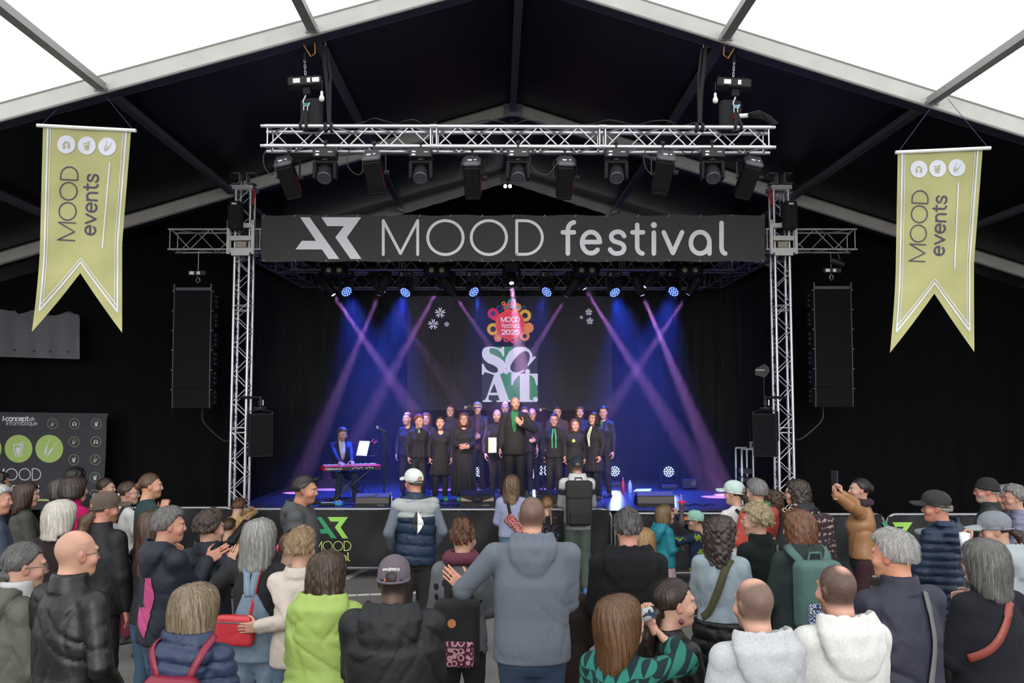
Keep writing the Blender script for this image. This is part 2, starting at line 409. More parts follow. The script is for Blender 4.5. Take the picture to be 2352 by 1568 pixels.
# ================================================================ lettering and printed shapes
def arc(cx, cy_, rx, ry, a0, a1, n=14):
    return [(cx + rx * math.cos(math.radians(a0 + (a1 - a0) * i / n)), cy_ + ry * math.sin(math.radians(a0 + (a1 - a0) * i / n))) for i in range(n + 1)]
def crom(pts, k=5):
    out = []; n = len(pts)
    for i in range(n - 1):
        p0 = pts[max(i - 1, 0)]; p1 = pts[i]; p2 = pts[i + 1]; p3 = pts[min(i + 2, n - 1)]
        for j in range(k):
            t = j / k
            out.append(tuple(.5 * (2 * b + (c - a) * t + (2 * a - 5 * b + 4 * c - d) * t * t + (3 * b - a - 3 * c + d) * t ** 3) for a, b, c, d in zip(p0, p1, p2, p3)))
    out.append(pts[-1]); return out
GLY = {
 'M': (1.0, [[(0, 0), (0, 1), (.5, .03), (1, 1), (1, 0)]]),
 'O': (1.0, [arc(.5, .5, .5, .5, 0, 360, 32)]),
 'D': (.74, [[(0, 0), (0, 1)] + arc(.24, .5, .5, .5, 90, -90, 18) + [(0, 0)]]),
 'f': (.45, [[(.2, 0), (.2, .7)] + arc(.44, .74, .24, .26, 180, 95, 6), [(.02, .68), (.42, .68)]]),
 'e': (.68, [[(.03, .37), (.65, .37)] + arc(.34, .35, .31, .34, 5, 318, 22)]),
 's': (.57, [crom([(.53, .56), (.45, .66), (.29, .70), (.12, .64), (.07, .52), (.15, .41), (.30, .36), (.46, .30), (.53, .19), (.47, .05), (.29, 0), (.13, .03), (.03, .13)], 3)]),
 't': (.45, [[(.2, .92), (.2, .22)] + arc(.42, .22, .22, .22, 180, 265, 6), [(.02, .68), (.42, .68)]]),
 'i': (.16, [[(.08, 0), (.08, .66)], [(.08, .9), (.081, .9)]]),
 'v': (.68, [[(.02, .68), (.34, .02), (.66, .68)]]),
 'a': (.72, [arc(.345, .345, .325, .345, 0, 360, 24), [(.67, 0), (.67, .36)]]),
 'l': (.32, [[(.06, .98), (.06, .2)] + arc(.27, .2, .21, .2, 180, 265, 6)]),
 'n': (.62, [[(.05, 0), (.05, .68)], [(.05, .36)] + arc(.315, .40, .265, .29, 180, 0, 12) + [(.58, 0)]]),
 '2': (.6, [arc(.3, .7, .27, .29, 160, -20, 10) + [(.05, .02), (.58, .02)]]),
 '0': (.62, [arc(.31, .5, .28, .5, 0, 360, 24)]),
 '5': (.6, [[(.54, .98), (.14, .98), (.1, .58)] + arc(.28, .32, .28, .32, 110, -140, 14)]),
 '-': (.3, [[(.02, .36), (.28, .36)]]), '.': (.14, [[(.07, .0), (.071, .0)]]),
 'c': (.6, [arc(.34, .35, .31, .35, 48, 312, 18)]), 'o': (.7, [arc(.35, .35, .33, .35, 0, 360, 22)]),
 'p': (.7, [[(.04, .68), (.04, -.3)], arc(.36, .345, .32, .345, 0, 360, 22)]), 'q': (.7, [[(.67, .68), (.67, -.3)], arc(.345, .345, .32, .345, 0, 360, 22)]),
 'h': (.62, [[(.05, 0), (.05, 1)], [(.05, .36)] + arc(.315, .40, .265, .29, 180, 0, 12) + [(.58, 0)]]),
 'r': (.4, [[(.05, 0), (.05, .68)], [(.05, .4)] + arc(.32, .4, .27, .28, 180, 80, 8)]),
 'm': (.95, [[(.05, 0), (.05, .68)], [(.05, .4)] + arc(.27, .42, .22, .26, 180, 0, 10) + [(.49, 0)], [(.49, .4)] + arc(.7, .42, .21, .26, 180, 0, 10) + [(.91, 0)]]),
 'u': (.62, [[(.05, .68), (.05, .3)] + arc(.31, .28, .26, .28, 180, 360, 12) + [(.57, .68)], [(.57, .68), (.57, 0)]]),
 'd': (.72, [arc(.345, .345, .325, .345, 0, 360, 24), [(.67, 0), (.67, 1)]]),
 'w': (.9, [[(.02, .68), (.24, .02), (.45, .6), (.66, .02), (.88, .68)]]),
 'x': (.6, [[(.03, .68), (.55, 0)], [(.55, .68), (.03, 0)]]),
}
def stroke(mb, pts, w, F, cap=True):
    """flat stroke with round ends and joints, drawn through the placing function F(u, v)"""
    h = w / 2
    dd = [pts[0]]
    for p in pts[1:]:
        d = math.dist(p, dd[-1])
        if d < 1e-9: continue
        dd.append(p)
    pts = dd if len(dd) > 1 else [pts[0], (pts[0][0] + 1e-4, pts[0][1])]
    for i, ((x0, y0), (x1, y1)) in enumerate(zip(pts, pts[1:])):
        L = math.dist((x0, y0), (x1, y1)); dv = -.0002 * (i % 2); nx, ny = -(y1 - y0) / L * h, (x1 - x0) / L * h
        mb.add([(q[0], q[1] + dv, q[2]) for q in (F(x0 + nx, y0 + ny), F(x0 - nx, y0 - ny), F(x1 - nx, y1 - ny), F(x1 + nx, y1 + ny))], [(0, 1, 2, 3)])
    js = pts if cap else pts[1:-1]
    for i, (x, y) in enumerate(js):
        n = 10; dv = -.0006 - .00018 * (i % 9)   # thin layers, so that overlapping joints do not shade each other
        mb.add([(q[0], q[1] + dv, q[2]) for q in (F(x + h * math.cos(2 * PI * k / n), y + h * math.sin(2 * PI * k / n)) for k in range(n))], [tuple(range(n))])
def sub(pts, step):
    out = [pts[0]]
    for a, b in zip(pts, pts[1:]):
        k = max(1, int(math.dist(a, b) / step))
        out += [(a[0] + (b[0] - a[0]) * i / k, a[1] + (b[1] - a[1]) * i / k) for i in range(1, k + 1)]
    return out
def text(mb, s, T, w, gap=.12, widths=None, dot=1.35):
    """stroke text in unit letters; T maps unit coords to surface"""
    x = 0
    for ch in s:
        if ch == ' ': x += .4; continue
        adv, st = GLY[ch]
        for p in st:
            isdot = len(p) == 2 and math.dist(*p) < .01
            stroke(mb, [(x + q[0], q[1]) for q in sub(p, .12)] if not isdot else [(x + q[0], q[1]) for q in p], w * (dot if isdot else 1), T)
        x += adv + gap
    return x - gap
def text_len(s, gap=.12): return sum((.4 if c == ' ' else GLY[c][0] + gap) for c in s) - gap
def disc(mb, x, y, r, F, n=28, r0=None):
    if r0 is None: mb.add([F(x + r * math.cos(2 * PI * k / n), y + r * math.sin(2 * PI * k / n)) for k in range(n)], [tuple(range(n))])
    else:
        vs = [F(x + q * math.cos(2 * PI * k / n), y + q * math.sin(2 * PI * k / n)) for q in (r0, r) for k in range(n)]
        mb.add(vs, [(k, (k + 1) % n, n + (k + 1) % n, n + k) for k in range(n)])
LOGO_A = [(415, 1020), (497, 1020), (757, 1383), (662, 1383), (605, 1300), (375, 1300), (430, 1225), (553, 1225)]
LOGO_R = [(600, 1020), (947, 1020), (822, 1195), (950, 1383), (855, 1383), (722, 1195), (797, 1097), (652, 1097)]
def logo_poly(mb, pts, F, n=8):
    from mathutils.geometry import tessellate_polygon
    for tri in tessellate_polygon([[Vector((p[0], -p[1], 0)) for p in pts]]):
        a, b, c = [pts[i] for i in tri]; idx = {}; vs = []; fs = []
        for i in range(n + 1):
            for j in range(n + 1 - i):
                u, v = i / n, j / n; idx[i, j] = len(vs); vs.append(F(a[0] + (b[0] - a[0]) * u + (c[0] - a[0]) * v, a[1] + (b[1] - a[1]) * u + (c[1] - a[1]) * v))
        for i in range(n):
            for j in range(n - i):
                fs.append((idx[i, j], idx[i + 1, j], idx[i, j + 1]))
                if i + j < n - 1: fs.append((idx[i + 1, j], idx[i + 1, j + 1], idx[i, j + 1]))
        mb.add(vs, fs)
def icon(mb, kind, x, y, r, F):
    """headphones / cup / skewers inside a circle of radius r, image orientation (y down)"""
    T = lambda u, v: F(x + u * r, y + v * r)
    if kind == 0:
        stroke(mb, arc(0, .05, .38, .38, 180, 360, 14), .14, T)
        for s in (-1, 1): mb.poly([T(s * .16, .02), T(s * .44, .02), T(s * .44, .48), T(s * .16, .48)])
    elif kind == 1:
        stroke(mb, [(-.38, -.32), (-.24, .55), (.2, .55), (.34, -.32), (-.38, -.32)], .08, T)
        mb.poly([T(-.24, -.1), T(-.14, .44), T(.1, .44), T(.2, -.1)])
        stroke(mb, [(.12, -.1), (.18, -.46), (.44, -.56)], .06, T)
    else:
        for (a, b) in (((-.02, -.7), (-.38, .55)), ((.6, -.5), (-.2, .6))):
            stroke(mb, [a, b], .05, T)
            for t in (.5, .66, .82):
                cx_, cy2 = a[0] + (b[0] - a[0]) * t, a[1] + (b[1] - a[1]) * t
                disc(mb, cx_, cy2, .1, T, 8)
# ================================================================ trusses
def truss(root, A, B, u, v, size, r, rb, pitch, m, secs=1, faces=(0, 1, 2, 3), ends=True, nb=5, off=0.):
    A = Vector(A); B = Vector(B); u = Vector(u).normalized() * size / 2; v = Vector(v).normalized() * size / 2
    C = [u + v, u - v, -u - v, -u + v]; L = (B - A).length; d = (B - A) / L
    for k in range(secs):
        a = A + d * (L * k / secs); b = A + d * (L * (k + 1) / secs); l = L / secs
        for c in C:
            bar('chord', a + c + d * .004, b + c - d * .004, r, m, root, 10)
        for f in faces:
            c0, c1 = C[f], C[(f + 1) % 4]; n = max(2, round((l - .1) / pitch)); st = (l - .1) / n
            if (f % 2): c0, c1 = c1, c0
            for i in range(n):
                p0 = a + d * (.05 + st * i) + (c0 if i % 2 == 0 else c1); p1 = a + d * (.05 + st * (i + 1)) + (c1 if i % 2 == 0 else c0)
                bar('brace', p0, p1, rb, m, root, nb)
            if ends:
                for t in (.035, l - .035): bar('end_brace', a + d * t + c0, a + d * t + c1, rb, m, root, nb)
X1, Y1, Z1 = Vector((1, 0, 0)), Vector((0, 1, 0)), Vector((0, 0, 1))
# front lighting truss (hung from the front frame)
YT = 10.18
pa = P(608, 288, YT); pb = P(1772, 292, YT)
TS = .24
Tz = P(1190, 290, YT).z - TS / 2
TA = Vector((pa.x, YT + TS / 2, Tz + .004)); TB = Vector((pb.x, YT + TS / 2, Tz - .014))
ft = thing('lighting_truss', 'long silver box truss hanging across the front with a row of lamps', 'truss', tuple(TA))
truss(ft, TA, TB, Z1, Y1, TS, .025, .010, .235, ALU, 3)
for k in range(4):
    p = TA.lerp(TB, k / 3)
    for su in (-1, 1):
        for sv in (-1, 1):
            MB().cyl(p + Vector((-.045, sv * TS / 2, su * TS / 2)), p + Vector((.045, sv * TS / 2, su * TS / 2)), .021 if k in (0, 3) else .030, 10).build('coupler', ALU, ft, smooth=False)
# slings, hoists
def hoist(px_m, py_m, px_rope, mirror, label, slinglab, px_sling):
    Yh = YT + TS / 2
    c = P(px_m, py_m, Yh)
    top = P(px_m - 5 * mirror, py_m - 95, Yh)
    h = thing('chain_hoist', label, 'hoist', tuple(c))
    tilt = Matrix.Rotation(-.06 * mirror, 3, 'Y')
    MB().box(c, (.42, .17, .13), tilt, .02).build('motor_body', BLKS, h)
    MB().box(c + Vector((.02, .02, -.11)), (.10, .12, .1), tilt, .01).build('gear_case', BLK, h)
    for dx, w in ((-.09, .085), (.055, .04), (.14 if mirror > 0 else .145, .085)):
        if mirror < 0 and dx > .1: continue
        MB().box(c + tilt @ Vector((dx, -.088, 0)), (w, .003, .055), tilt).build('label', PAPER, h)
    for dx in (-.17, .12): MB().cyl(c + tilt @ Vector((dx, 0, .06)), c + tilt @ Vector((dx, 0, .095)), .012, 6).build('eye_lug', BLKS, h)
    # chain
    for i in range(7):
        a = top.lerp(c + Vector((0, 0, .07)), .4 + i * .6 / 7); b = top.lerp(c + Vector((0, 0, .07)), .4 + (i + 1.25) * .6 / 7)
        w = .010; d = Vector((w, 0, 0)) if i % 2 else Vector((0, w, 0))
        MB().tube([a + d, a + d * .2 + Vector((0, 0, .006)), a - d, b - d, b + d * .2 - Vector((0, 0, .006)), b + d], .004, 5, True).build('chain_link', STEEL, h)
    MB().cyl(top.lerp(c, .28), top.lerp(c, .45), .028, 8).build('hook_block', BLKS, h)
    MB().tube([top.lerp(c, .28), top.lerp(c, .2) + Vector((-.03, 0, 0)), top.lerp(c, .1) + Vector((-.03, 0, 0)), top.lerp(c, .06) + Vector((.01, 0, 0)), top.lerp(c, .12) + Vector((.03, 0, 0))], .012, 8).build('top_hook', BLKS, h)
    MB().tube([top + Vector((-.03, 0, -.03)), top + Vector((-.032, 0, .02)), top + Vector((0, 0, .045)), top + Vector((.032, 0, .02)), top + Vector((.03, 0, -.03))], .010, 8).build('shackle', STEEL, h)
    MB().cyl(top + Vector((-.05, 0, -.03)), top + Vector((.05, 0, -.03)), .011, 8).build('shackle_pin', PINK, h)
    MB().box(top + Vector((0, 0, .085)), (.30, .05, .05), Matrix.Rotation(-.29 * mirror, 3, 'Y')).build('beam_clamp', BLKS, h)
    # chain bag and lower hook
    MB().box(c + Vector((.05 * mirror + .02, .05, -.38)), (.26, .12, .40), None, .03).build('chain_bag', mat('black_canvas_bag', '#1a1a1d', .9, bump=.2), h)
    lo = c + Vector((.015, -.04, -.27))
    MB().tube([lo + Vector((0, 0, .1)), lo + Vector((-.03, 0, .03)), lo + Vector((-.02, 0, -.03)), lo + Vector((.03, 0, -.035)), lo + Vector((.045, 0, .01))], .011, 8).build('lower_hook', STEEL, h)
    MB().tube([lo + Vector((-.022, 0, -.02)), lo + Vector((-.022, 0, -.09)), lo + Vector((0, 0, -.11)), lo + Vector((.022, 0, -.09)), lo + Vector((.022, 0, -.02))], .008, 8).build('lower_shackle', STEEL, h)
    MB().cyl(lo + Vector((-.03, 0, -.01)), lo + Vector((.03, 0, -.01)), .014, 8).build('lower_pin', mat('green_pin' if mirror > 0 else 'blue_pin', '#3b9a63' if mirror > 0 else '#7fb2d6', .4), h)
    # round sling from the lower shackle to the chords
    zt = TA.z + TS / 2
    q = MB()
    for s in (-1, 1):
        q.tube([lo + Vector((.018 * s, -.01, -.10)), lo.lerp(Vector((lo.x + .025 * s, YT - .02, zt)), .6), Vector((lo.x + .03 * s, YT - .03, zt + .02))], .018, 6)
    q.build('round_sling', STRAP, h)
    for s in (-.035, .035):
        q = MB(); q.tube([Vector((lo.x + s, YT + .04 * math.cos(t), zt + .038 * math.sin(t))) for t in np.linspace(0, 2 * PI, 12)[:-1]], .017, 6, True); q.build('choke_wrap', STRAP, h)
    # safety steel line
    s0 = P(px_sling, py_m - 90, Yh); s1 = Vector((P(px_sling + 14 * mirror, 285, YT).x, YT, zt + .03))
    g = thing('safety_sling', slinglab, 'sling', tuple(s1))
    q = MB(); q.tube([s0, s0.lerp(s1, .25) + Vector((.0, 0, 0)), s0.lerp(s1, .6) + Vector((.012 * mirror, 0, 0)), s1], .026, 6); q.build('webbing', STRAP, g)
    q = MB(); q.tube([s0 + Vector((.05 * mirror, 0, -.05)), s0.lerp(s1, .4) + Vector((.06 * mirror, 0, 0)), s1 + Vector((.01 * mirror, 0, 0))], .016, 6); q.build('webbing_return', STRAP, g)
    for s in (-.04, .03):
        q = MB(); q.tube([Vector((s1.x + s, YT + .045 * math.cos(t), zt - .02 + .045 * math.sin(t))) for t in np.linspace(0, 2 * PI, 12)[:-1]], .02, 6, True); q.build('choke_wrap', STRAP, g)
    MB().tube([s0 + Vector((-.028, 0, -.03)), s0 + Vector((-.03, 0, .02)), s0 + Vector((0, 0, .045)), s0 + Vector((.03, 0, .02)), s0 + Vector((.028, 0, -.03))], .010, 8).build('shackle', STEEL, g)
    MB().cyl(s0 + Vector((-.035, 0, .035)), s0 + Vector((.035, 0, .035)), .012, 8).build('shackle_pin', PINK, g)
    # tether and hanging bulb
    br = P(px_m - 10 * mirror, py_m - 160, YT)
    q = MB(); q.tube([br, P(px_m - 8 * mirror, py_m - 92, YT - .03), P(px_m + 12 * mirror, py_m - 60, YT - .03), P(px_m + 22 * mirror, py_m - 68, YT - .03), P(px_m + 20 * mirror, py_m - 95, YT)], .006, 6)
    tag(q.build('orange_safety_rope', ORANGE), 'thin orange rope looped beside the %s hoist' % ('left' if mirror > 0 else 'right'), 'rope')
    bp = P(px_m + 37 * mirror - (4 if mirror < 0 else 0), py_m + 32, YT - .02)
    bl = thing('hanging_bulb', 'small white bulb dangling under the %s chain hoist' % ('left' if mirror > 0 else 'right'), 'bulb', tuple(bp))
    MB().lathe(bp, [(.006, .07), (.017, .06), (.017, .02), (.03, -.005), (.033, -.03), (.025, -.052), (.008, -.06)], 12).build('bulb_globe', WHITEP, bl, smooth=True)
    MB().tube([bp + Vector((0, 0, .07)), bp + Vector((.005, 0, .2))], .004, 5).build('bulb_wire', RUB, bl)
hoist(702, 190, 742, 1, 'black chain hoist with white labels hanging from the left of the front frame', 'black webbing sling beside the left chain hoist', 742)
hoist(1684, 194, 1621, -1, 'black chain hoist hanging from the right of the front frame', 'black webbing sling beside the right chain hoist', 1621)
# red-and-white power plug with a coil of cable on the right end
pp = P(1700, 268, YT + .1)
g = thing('power_plug', 'red and white industrial power plug lying on top of the truss', 'plug', tuple(pp))
MB().cyl(pp + Vector((-.09, 0, 0)), pp + Vector((-.03, 0, .006)), .036, 12).build('red_collar', RED, g); MB().cyl(pp + Vector((-.03, 0, .006)), pp + Vector((.09, 0, .014)), .028, 12).build('white_body', WHITEP, g)
q = MB()
for k in range(7):
    z0 = TA.z + TS / 2 + .03
    q.tube([(pp.x + .08, YT + .02 * k, pp.z + .01), (pp.x + .2 + .02 * k, YT + .03 * k, pp.z + .04 - .008 * k), (pp.x + .33 + .015 * k, YT + .03 * k, z0 + .09 - .012 * k), (pp.x + .42 - .01 * k, YT + .02 * k, z0)], .008, 5)
tag(q.build('cable_coil', RUB), 'bundle of black cable coiled at the right truss end', 'cable')
rng = random.Random(3)
def cable(pts, r, label, name='power_cable'):
    q = MB(); q.tube(crom([tuple(p) for p in pts], 5), r, 6); return tag(q.build(name, RUB), label, 'cable')
ztop = TA.z + TS / 2 + .03
for k, (x0, x1, amp) in enumerate(((-1.9, -.9, .10), (-.6, .6, .06), (.8, 2.2, .05))):
    cable([Vector((x0 + (x1 - x0) * i / 8, YT + .04 + .08 * math.sin(i * 1.9), ztop + amp * abs(math.sin(i * .9)) * (.4 + .6 * rng.random()))) for i in range(9)], .008,
          'black cable lying along the top of the lighting truss, %s stretch' % ('left', 'middle', 'right')[k])
# ---------------------------------------------------------------- lamps on the front truss
def pc_body():
    q = MB(); q.box((0, 0, -.02), (.20, .19, .40), None, .018); q.box((0, 0, -.235), (.185, .175, .04), None, .008); q.box((0, .1, .02), (.02, .012, .3)); return q
def pc_cap():
    q = MB(); q.box((0, 0, .21), (.225, .215, .075), None, .03); 
    for i in range(8): q.box((-.07 + .02 * i, .085, .252), (.008, .03, .006))
    q.box((0, .02, .25), (.15, .09, .012), None, .004)
    return q
def pc_yoke():
    q = MB(); q.tube([(-.135, 0, -.22), (-.135, 0, -.02), (-.125, 0, 0), (.125, 0, 0), (.135, 0, -.02), (.135, 0, -.22)], .011, 6)
    q.cyl((.12, 0, -.215), (.18, 0, -.215), .03, 8); q.cyl((-.15, 0, -.215), (-.12, 0, -.215), .014, 6)
    return q
def clampb():
    q = MB(); q.box((0, 0, .035), (.035, .05, .11), None, .006); q.cyl((-.02, 0, .085), (.02, 0, .085), .036, 10); q.cyl((0, 0, -.04), (0, 0, 0), .010, 6); return q
def pc_label(): 
    q = MB(); q.box((-.02, -.03, .250), (.05, .035, .006)); q.cyl((.045, -.03, .249), (.045, -.03, .254), .014, 10); return q
def pc_spot(px, tilt, roll, label):
    X = P(px, 345, YT).x; z = TA.z - TS / 2; yb = YT + (TS if tilt < 0 else 0)
    c = Vector((X, YT + .0, z - .06)) if tilt >= 0 else Vector((X, YT + TS, z - .06))
    t = thing('fresnel_spotlight', label, 'stage light', tuple(c), 'black lamps on the front truss')
    shared('clamp', 'clamp', clampb, BLKS, t)
    shared('yoke', 'pcyoke', pc_yoke, BLKS, t, (0, 0, -.05))
    R = Euler((.92, roll, 0)).to_matrix(); e = Euler((math.radians(40), roll, 0))
    b = shared('lamp_housing', 'pcbody', pc_body, BLK, t, (0, 0, -.265), e)
    cp = shared('rear_cover', 'pccap', pc_cap, GREYD, t, (0, 0, -.265), e)
    shared('rating_label', 'pclab', pc_label, PAPER, t, (0, 0, -.265), e)
    shared('colour_strip', 'pcstrip', lambda: MB().box((.103, -.05, -.08), (.004, .01, .22)), mat('magenta_reflective_strip', '#a01a66', .3), t, (0, 0, -.265), e)
    return t
names_pc = ['first black fresnel lamp from the left end of the truss, tilted outwards', 'second black fresnel lamp from the left end of the truss', 'third black fresnel lamp, left of the truss centre', 'fourth black fresnel lamp, right of the truss centre', 'second black fresnel lamp from the right end of the truss', 'black fresnel lamp at the right end of the truss']
PCX = [652, 860, 1083, 1300, 1522, 1730]
for k, (px, roll) in enumerate(zip(PCX, (-.22, -.10, -.02, .04, .12, .22))):
    t = pc_spot(px, -1 if k in (0, 2, 3, 5) else 1, roll, names_pc[k])
    L = bpy.data.lights.new('fresnel_beam', 'SPOT'); L.energy = 1300; L.color = (1.0, .74, .66); L.spot_size = math.radians(20); L.spot_blend = .6; L.shadow_soft_size = .06
    lo = bpy.data.objects.new('fresnel_beam', L); COL.objects.link(lo)
    X = ORG[t.name]; src = X + Vector((0, .17, -.50)); lo.location = src
    tgt = Vector(((k - 2.5) * .75, 15.9, 2.0)); lo.rotation_euler = aim(tgt - src)
def mh_base():
    q = MB(); q.box((0, 0, -.04), (.27, .19, .115), None, .012); q.cyl((0, 0, -.10), (0, 0, -.12), .06, 12); return q
def mh_yoke():
    q = MB(); q.box((0, 0, -.145), (.28, .13, .05), None, .02)
    for s in (-1, 1): q.box((s * .118, 0, -.245), (.045, .13, .22), None, .018)
    return q
def mh_head(): return MB().lathe((0, 0, 0), [(.05, .12), (.075, .115), (.092, .08), (.098, 0), (.092, -.07), (.088, -.085)], 18)
def mh_face():
    q = MB(); q.lathe((0, 0, 0), [(.088, -.085), (.084, -.1), (.06, -.1), (.058, -.094), (.04, -.094), (.038, -.099), (.022, -.099), (.02, -.092), (.004, -.092)], 18); return q
def mh_disp():
    q = MB(); q.box((-.075, -.096, -.025), (.045, .004, .014)); q.box((-.078, -.096, -.062), (.04, .004, .018)); q.box((.07, -.096, -.03), (.05, .004, .008)); return q
MHX = [748, 967, 1190, 1415, 1635]
nm_mh = ['black moving head second lamp from the left on the truss', 'black moving head between second and third fresnel lamps', 'black moving head at the middle of the front truss', 'black moving head right of the truss centre', 'black moving head second lamp from the right on the truss']
for px, lb in zip(MHX, nm_mh):
    X = P(px, 345, YT).x; c = Vector((X, YT, TA.z - TS / 2 - .05))
    t = thing('moving_head_light', lb, 'stage light', tuple(c), 'black lamps on the front truss')
    shared('clamp', 'clamp', clampb, BLKS, t); shared('base', 'mhbase', mh_base, BLKS, t, (0, 0, -.015)); shared('display', 'mhdisp', mh_disp, PAPER, t, (0, 0, -.02))
    shared('yoke', 'mhyoke', mh_yoke, BLK, t, (0, 0, -.015), None)
    e = aim((0, -.62, -.78))
    shared('head', 'mhhead', mh_head, BLK, t, (0, 0, -.285), e, True); shared('lens_ring', 'mhface', mh_face, GREYD, t, (0, 0, -.285), e)
    # power lead
for k, (x0, x1) in enumerate(((618, 640), (810, 845), (1145, 0), (1230, 1282), (1490, 1510), (1560, 0))):
    z = TA.z - TS / 2
    A_ = Vector((P(x0, 345, YT).x, YT, z)); xe = P(x1 if x1 else x0 + 40, 380, YT).x
    cable([A_, A_ + Vector((-.06, -.01, -.12)), A_ + Vector((-.04, -.02, -.27)), Vector(((A_.x + xe) / 2, YT - .04, z - .36)), Vector((xe, YT - .04, z - .2))] if x1 else [A_, A_ + Vector((.05, 0, -.08)), A_ + Vector((.14, 0, -.09)), A_ + Vector((.2, 0, 0))], .007,
          'black lead drooping below the front truss near lamp, %s' % ('far left', 'left', 'left of centre', 'right of centre', 'right', 'short loop')[k])
for k in range(2):
    y = YT + (0 if k == 0 else TS); z = TA.z - TS / 2 - .02
    cable([Vector((TA.x + .2 + (TB.x - TA.x - .4) * i / 26, y + .02 * math.sin(i * 2.1), z - .03 * abs(math.sin(i * 1.3 + k)))) for i in range(27)], .006, 'thin black cable tied along the %s lower chord of the lighting truss' % ('front', 'rear')[k])
# ================================================================ ground-support: towers, wings, stage trusses
YW = 14.2
def tower(pxc, side, label):
    s_x = P(pxc, 600, YW).x
    base = Vector((s_x, YW + .12, 0))
    g = thing('truss_tower', label, 'tower', tuple(base))
    ztop = P(pxc, 432, YW).z
    for su in (-1, 1):
        for sv in (-1, 1):
            zs = [0.05, 2.0, 4.0, ztop]
            for a, b in zip(zs, zs[1:]): bar('chord', base + Vector((su * .12, sv * .12, a)), base + Vector((su * .12, sv * .12, b - .006)), .024, ALU, g, 10)
    n = int((ztop - .1) / .235)
    for f in range(4):
        c0, c1 = [((-1, -1), (1, -1)), ((1, -1), (1, 1)), ((1, 1), (-1, 1)), ((-1, 1), (-1, -1))][f]
        if f >= 2: c0, c1 = c1, c0
        for i in range(n):
            z0 = .1 + .235 * i; z1 = z0 + .235
            p, q_ = (c0, c1) if i % 2 == 0 else (c1, c0)
            bar('brace', base + Vector((p[0] * .12, p[1] * .12, z0)), base + Vector((q_[0] * .12, q_[1] * .12, z1)), .0085, ALU, g, 5)
        for z in (.08, 1.96, 2.04, 3.96, 4.04, ztop - .03):
            bar('end_brace', base + Vector((c0[0] * .12, c0[1] * .12, z)), base + Vector((c1[0] * .12, c1[1] * .12, z)), .0085, ALU, g, 5)
    q = MB().box(base + Vector((0, 0, .03)), (.9, .12, .05)).box(base + Vector((0, 0, .03)), (.12, .9, .05)); q.build('base_cross', ALUD, g)
    # head section: plate, channel brackets, chain
    t = base + Vector((0, 0, ztop))
    MB().box(t + Vector((0, 0, .01)), (.34, .34, .07)).build('head_plate', ALU, g)
    for s in (-1, 1):
        q = MB(); c = t + Vector((s * .12, -.06, .16))
        q.box(c + Vector((-s * .06, 0, 0)), (.012, .2, .17)).box(c + Vector((.005 * s, 0, .085)), (.13, .2, .012)).box(c + Vector((.005 * s, 0, -.085)), (.13, .2, .012))
        q.build('channel_bracket', ALUD, g)
    MB().tube([t + Vector((.17 * side * -1, -.12, -.02)), t + Vector((.19 * side * -1, -.13, -.12)), t + Vector((.17 * -side, -.13, -.2)), t + Vector((.16 * -side, -.13, -.28))], .02, 6).build('red_strap', mat('red_polyester_strap', '#b3202a', .8), g)
    for k in range(10):
        a = t + Vector((-.03, -.14, .1 - k * .055)); d = Vector((.009, 0, 0)) if k % 2 else Vector((0, .009, 0))
        MB().tube([a + d, a - d, a - d - Vector((0, 0, .06)), a + d - Vector((0, 0, .06))], .004, 5, True).build('chain_link', STEEL, g)
    return g, base, ztop
tl, bl_, ztl = tower(555.5, -1, 'tall silver truss tower left of the stage')
tr_, br_, ztr = tower(1797, 1, 'tall silver truss tower right of the stage')
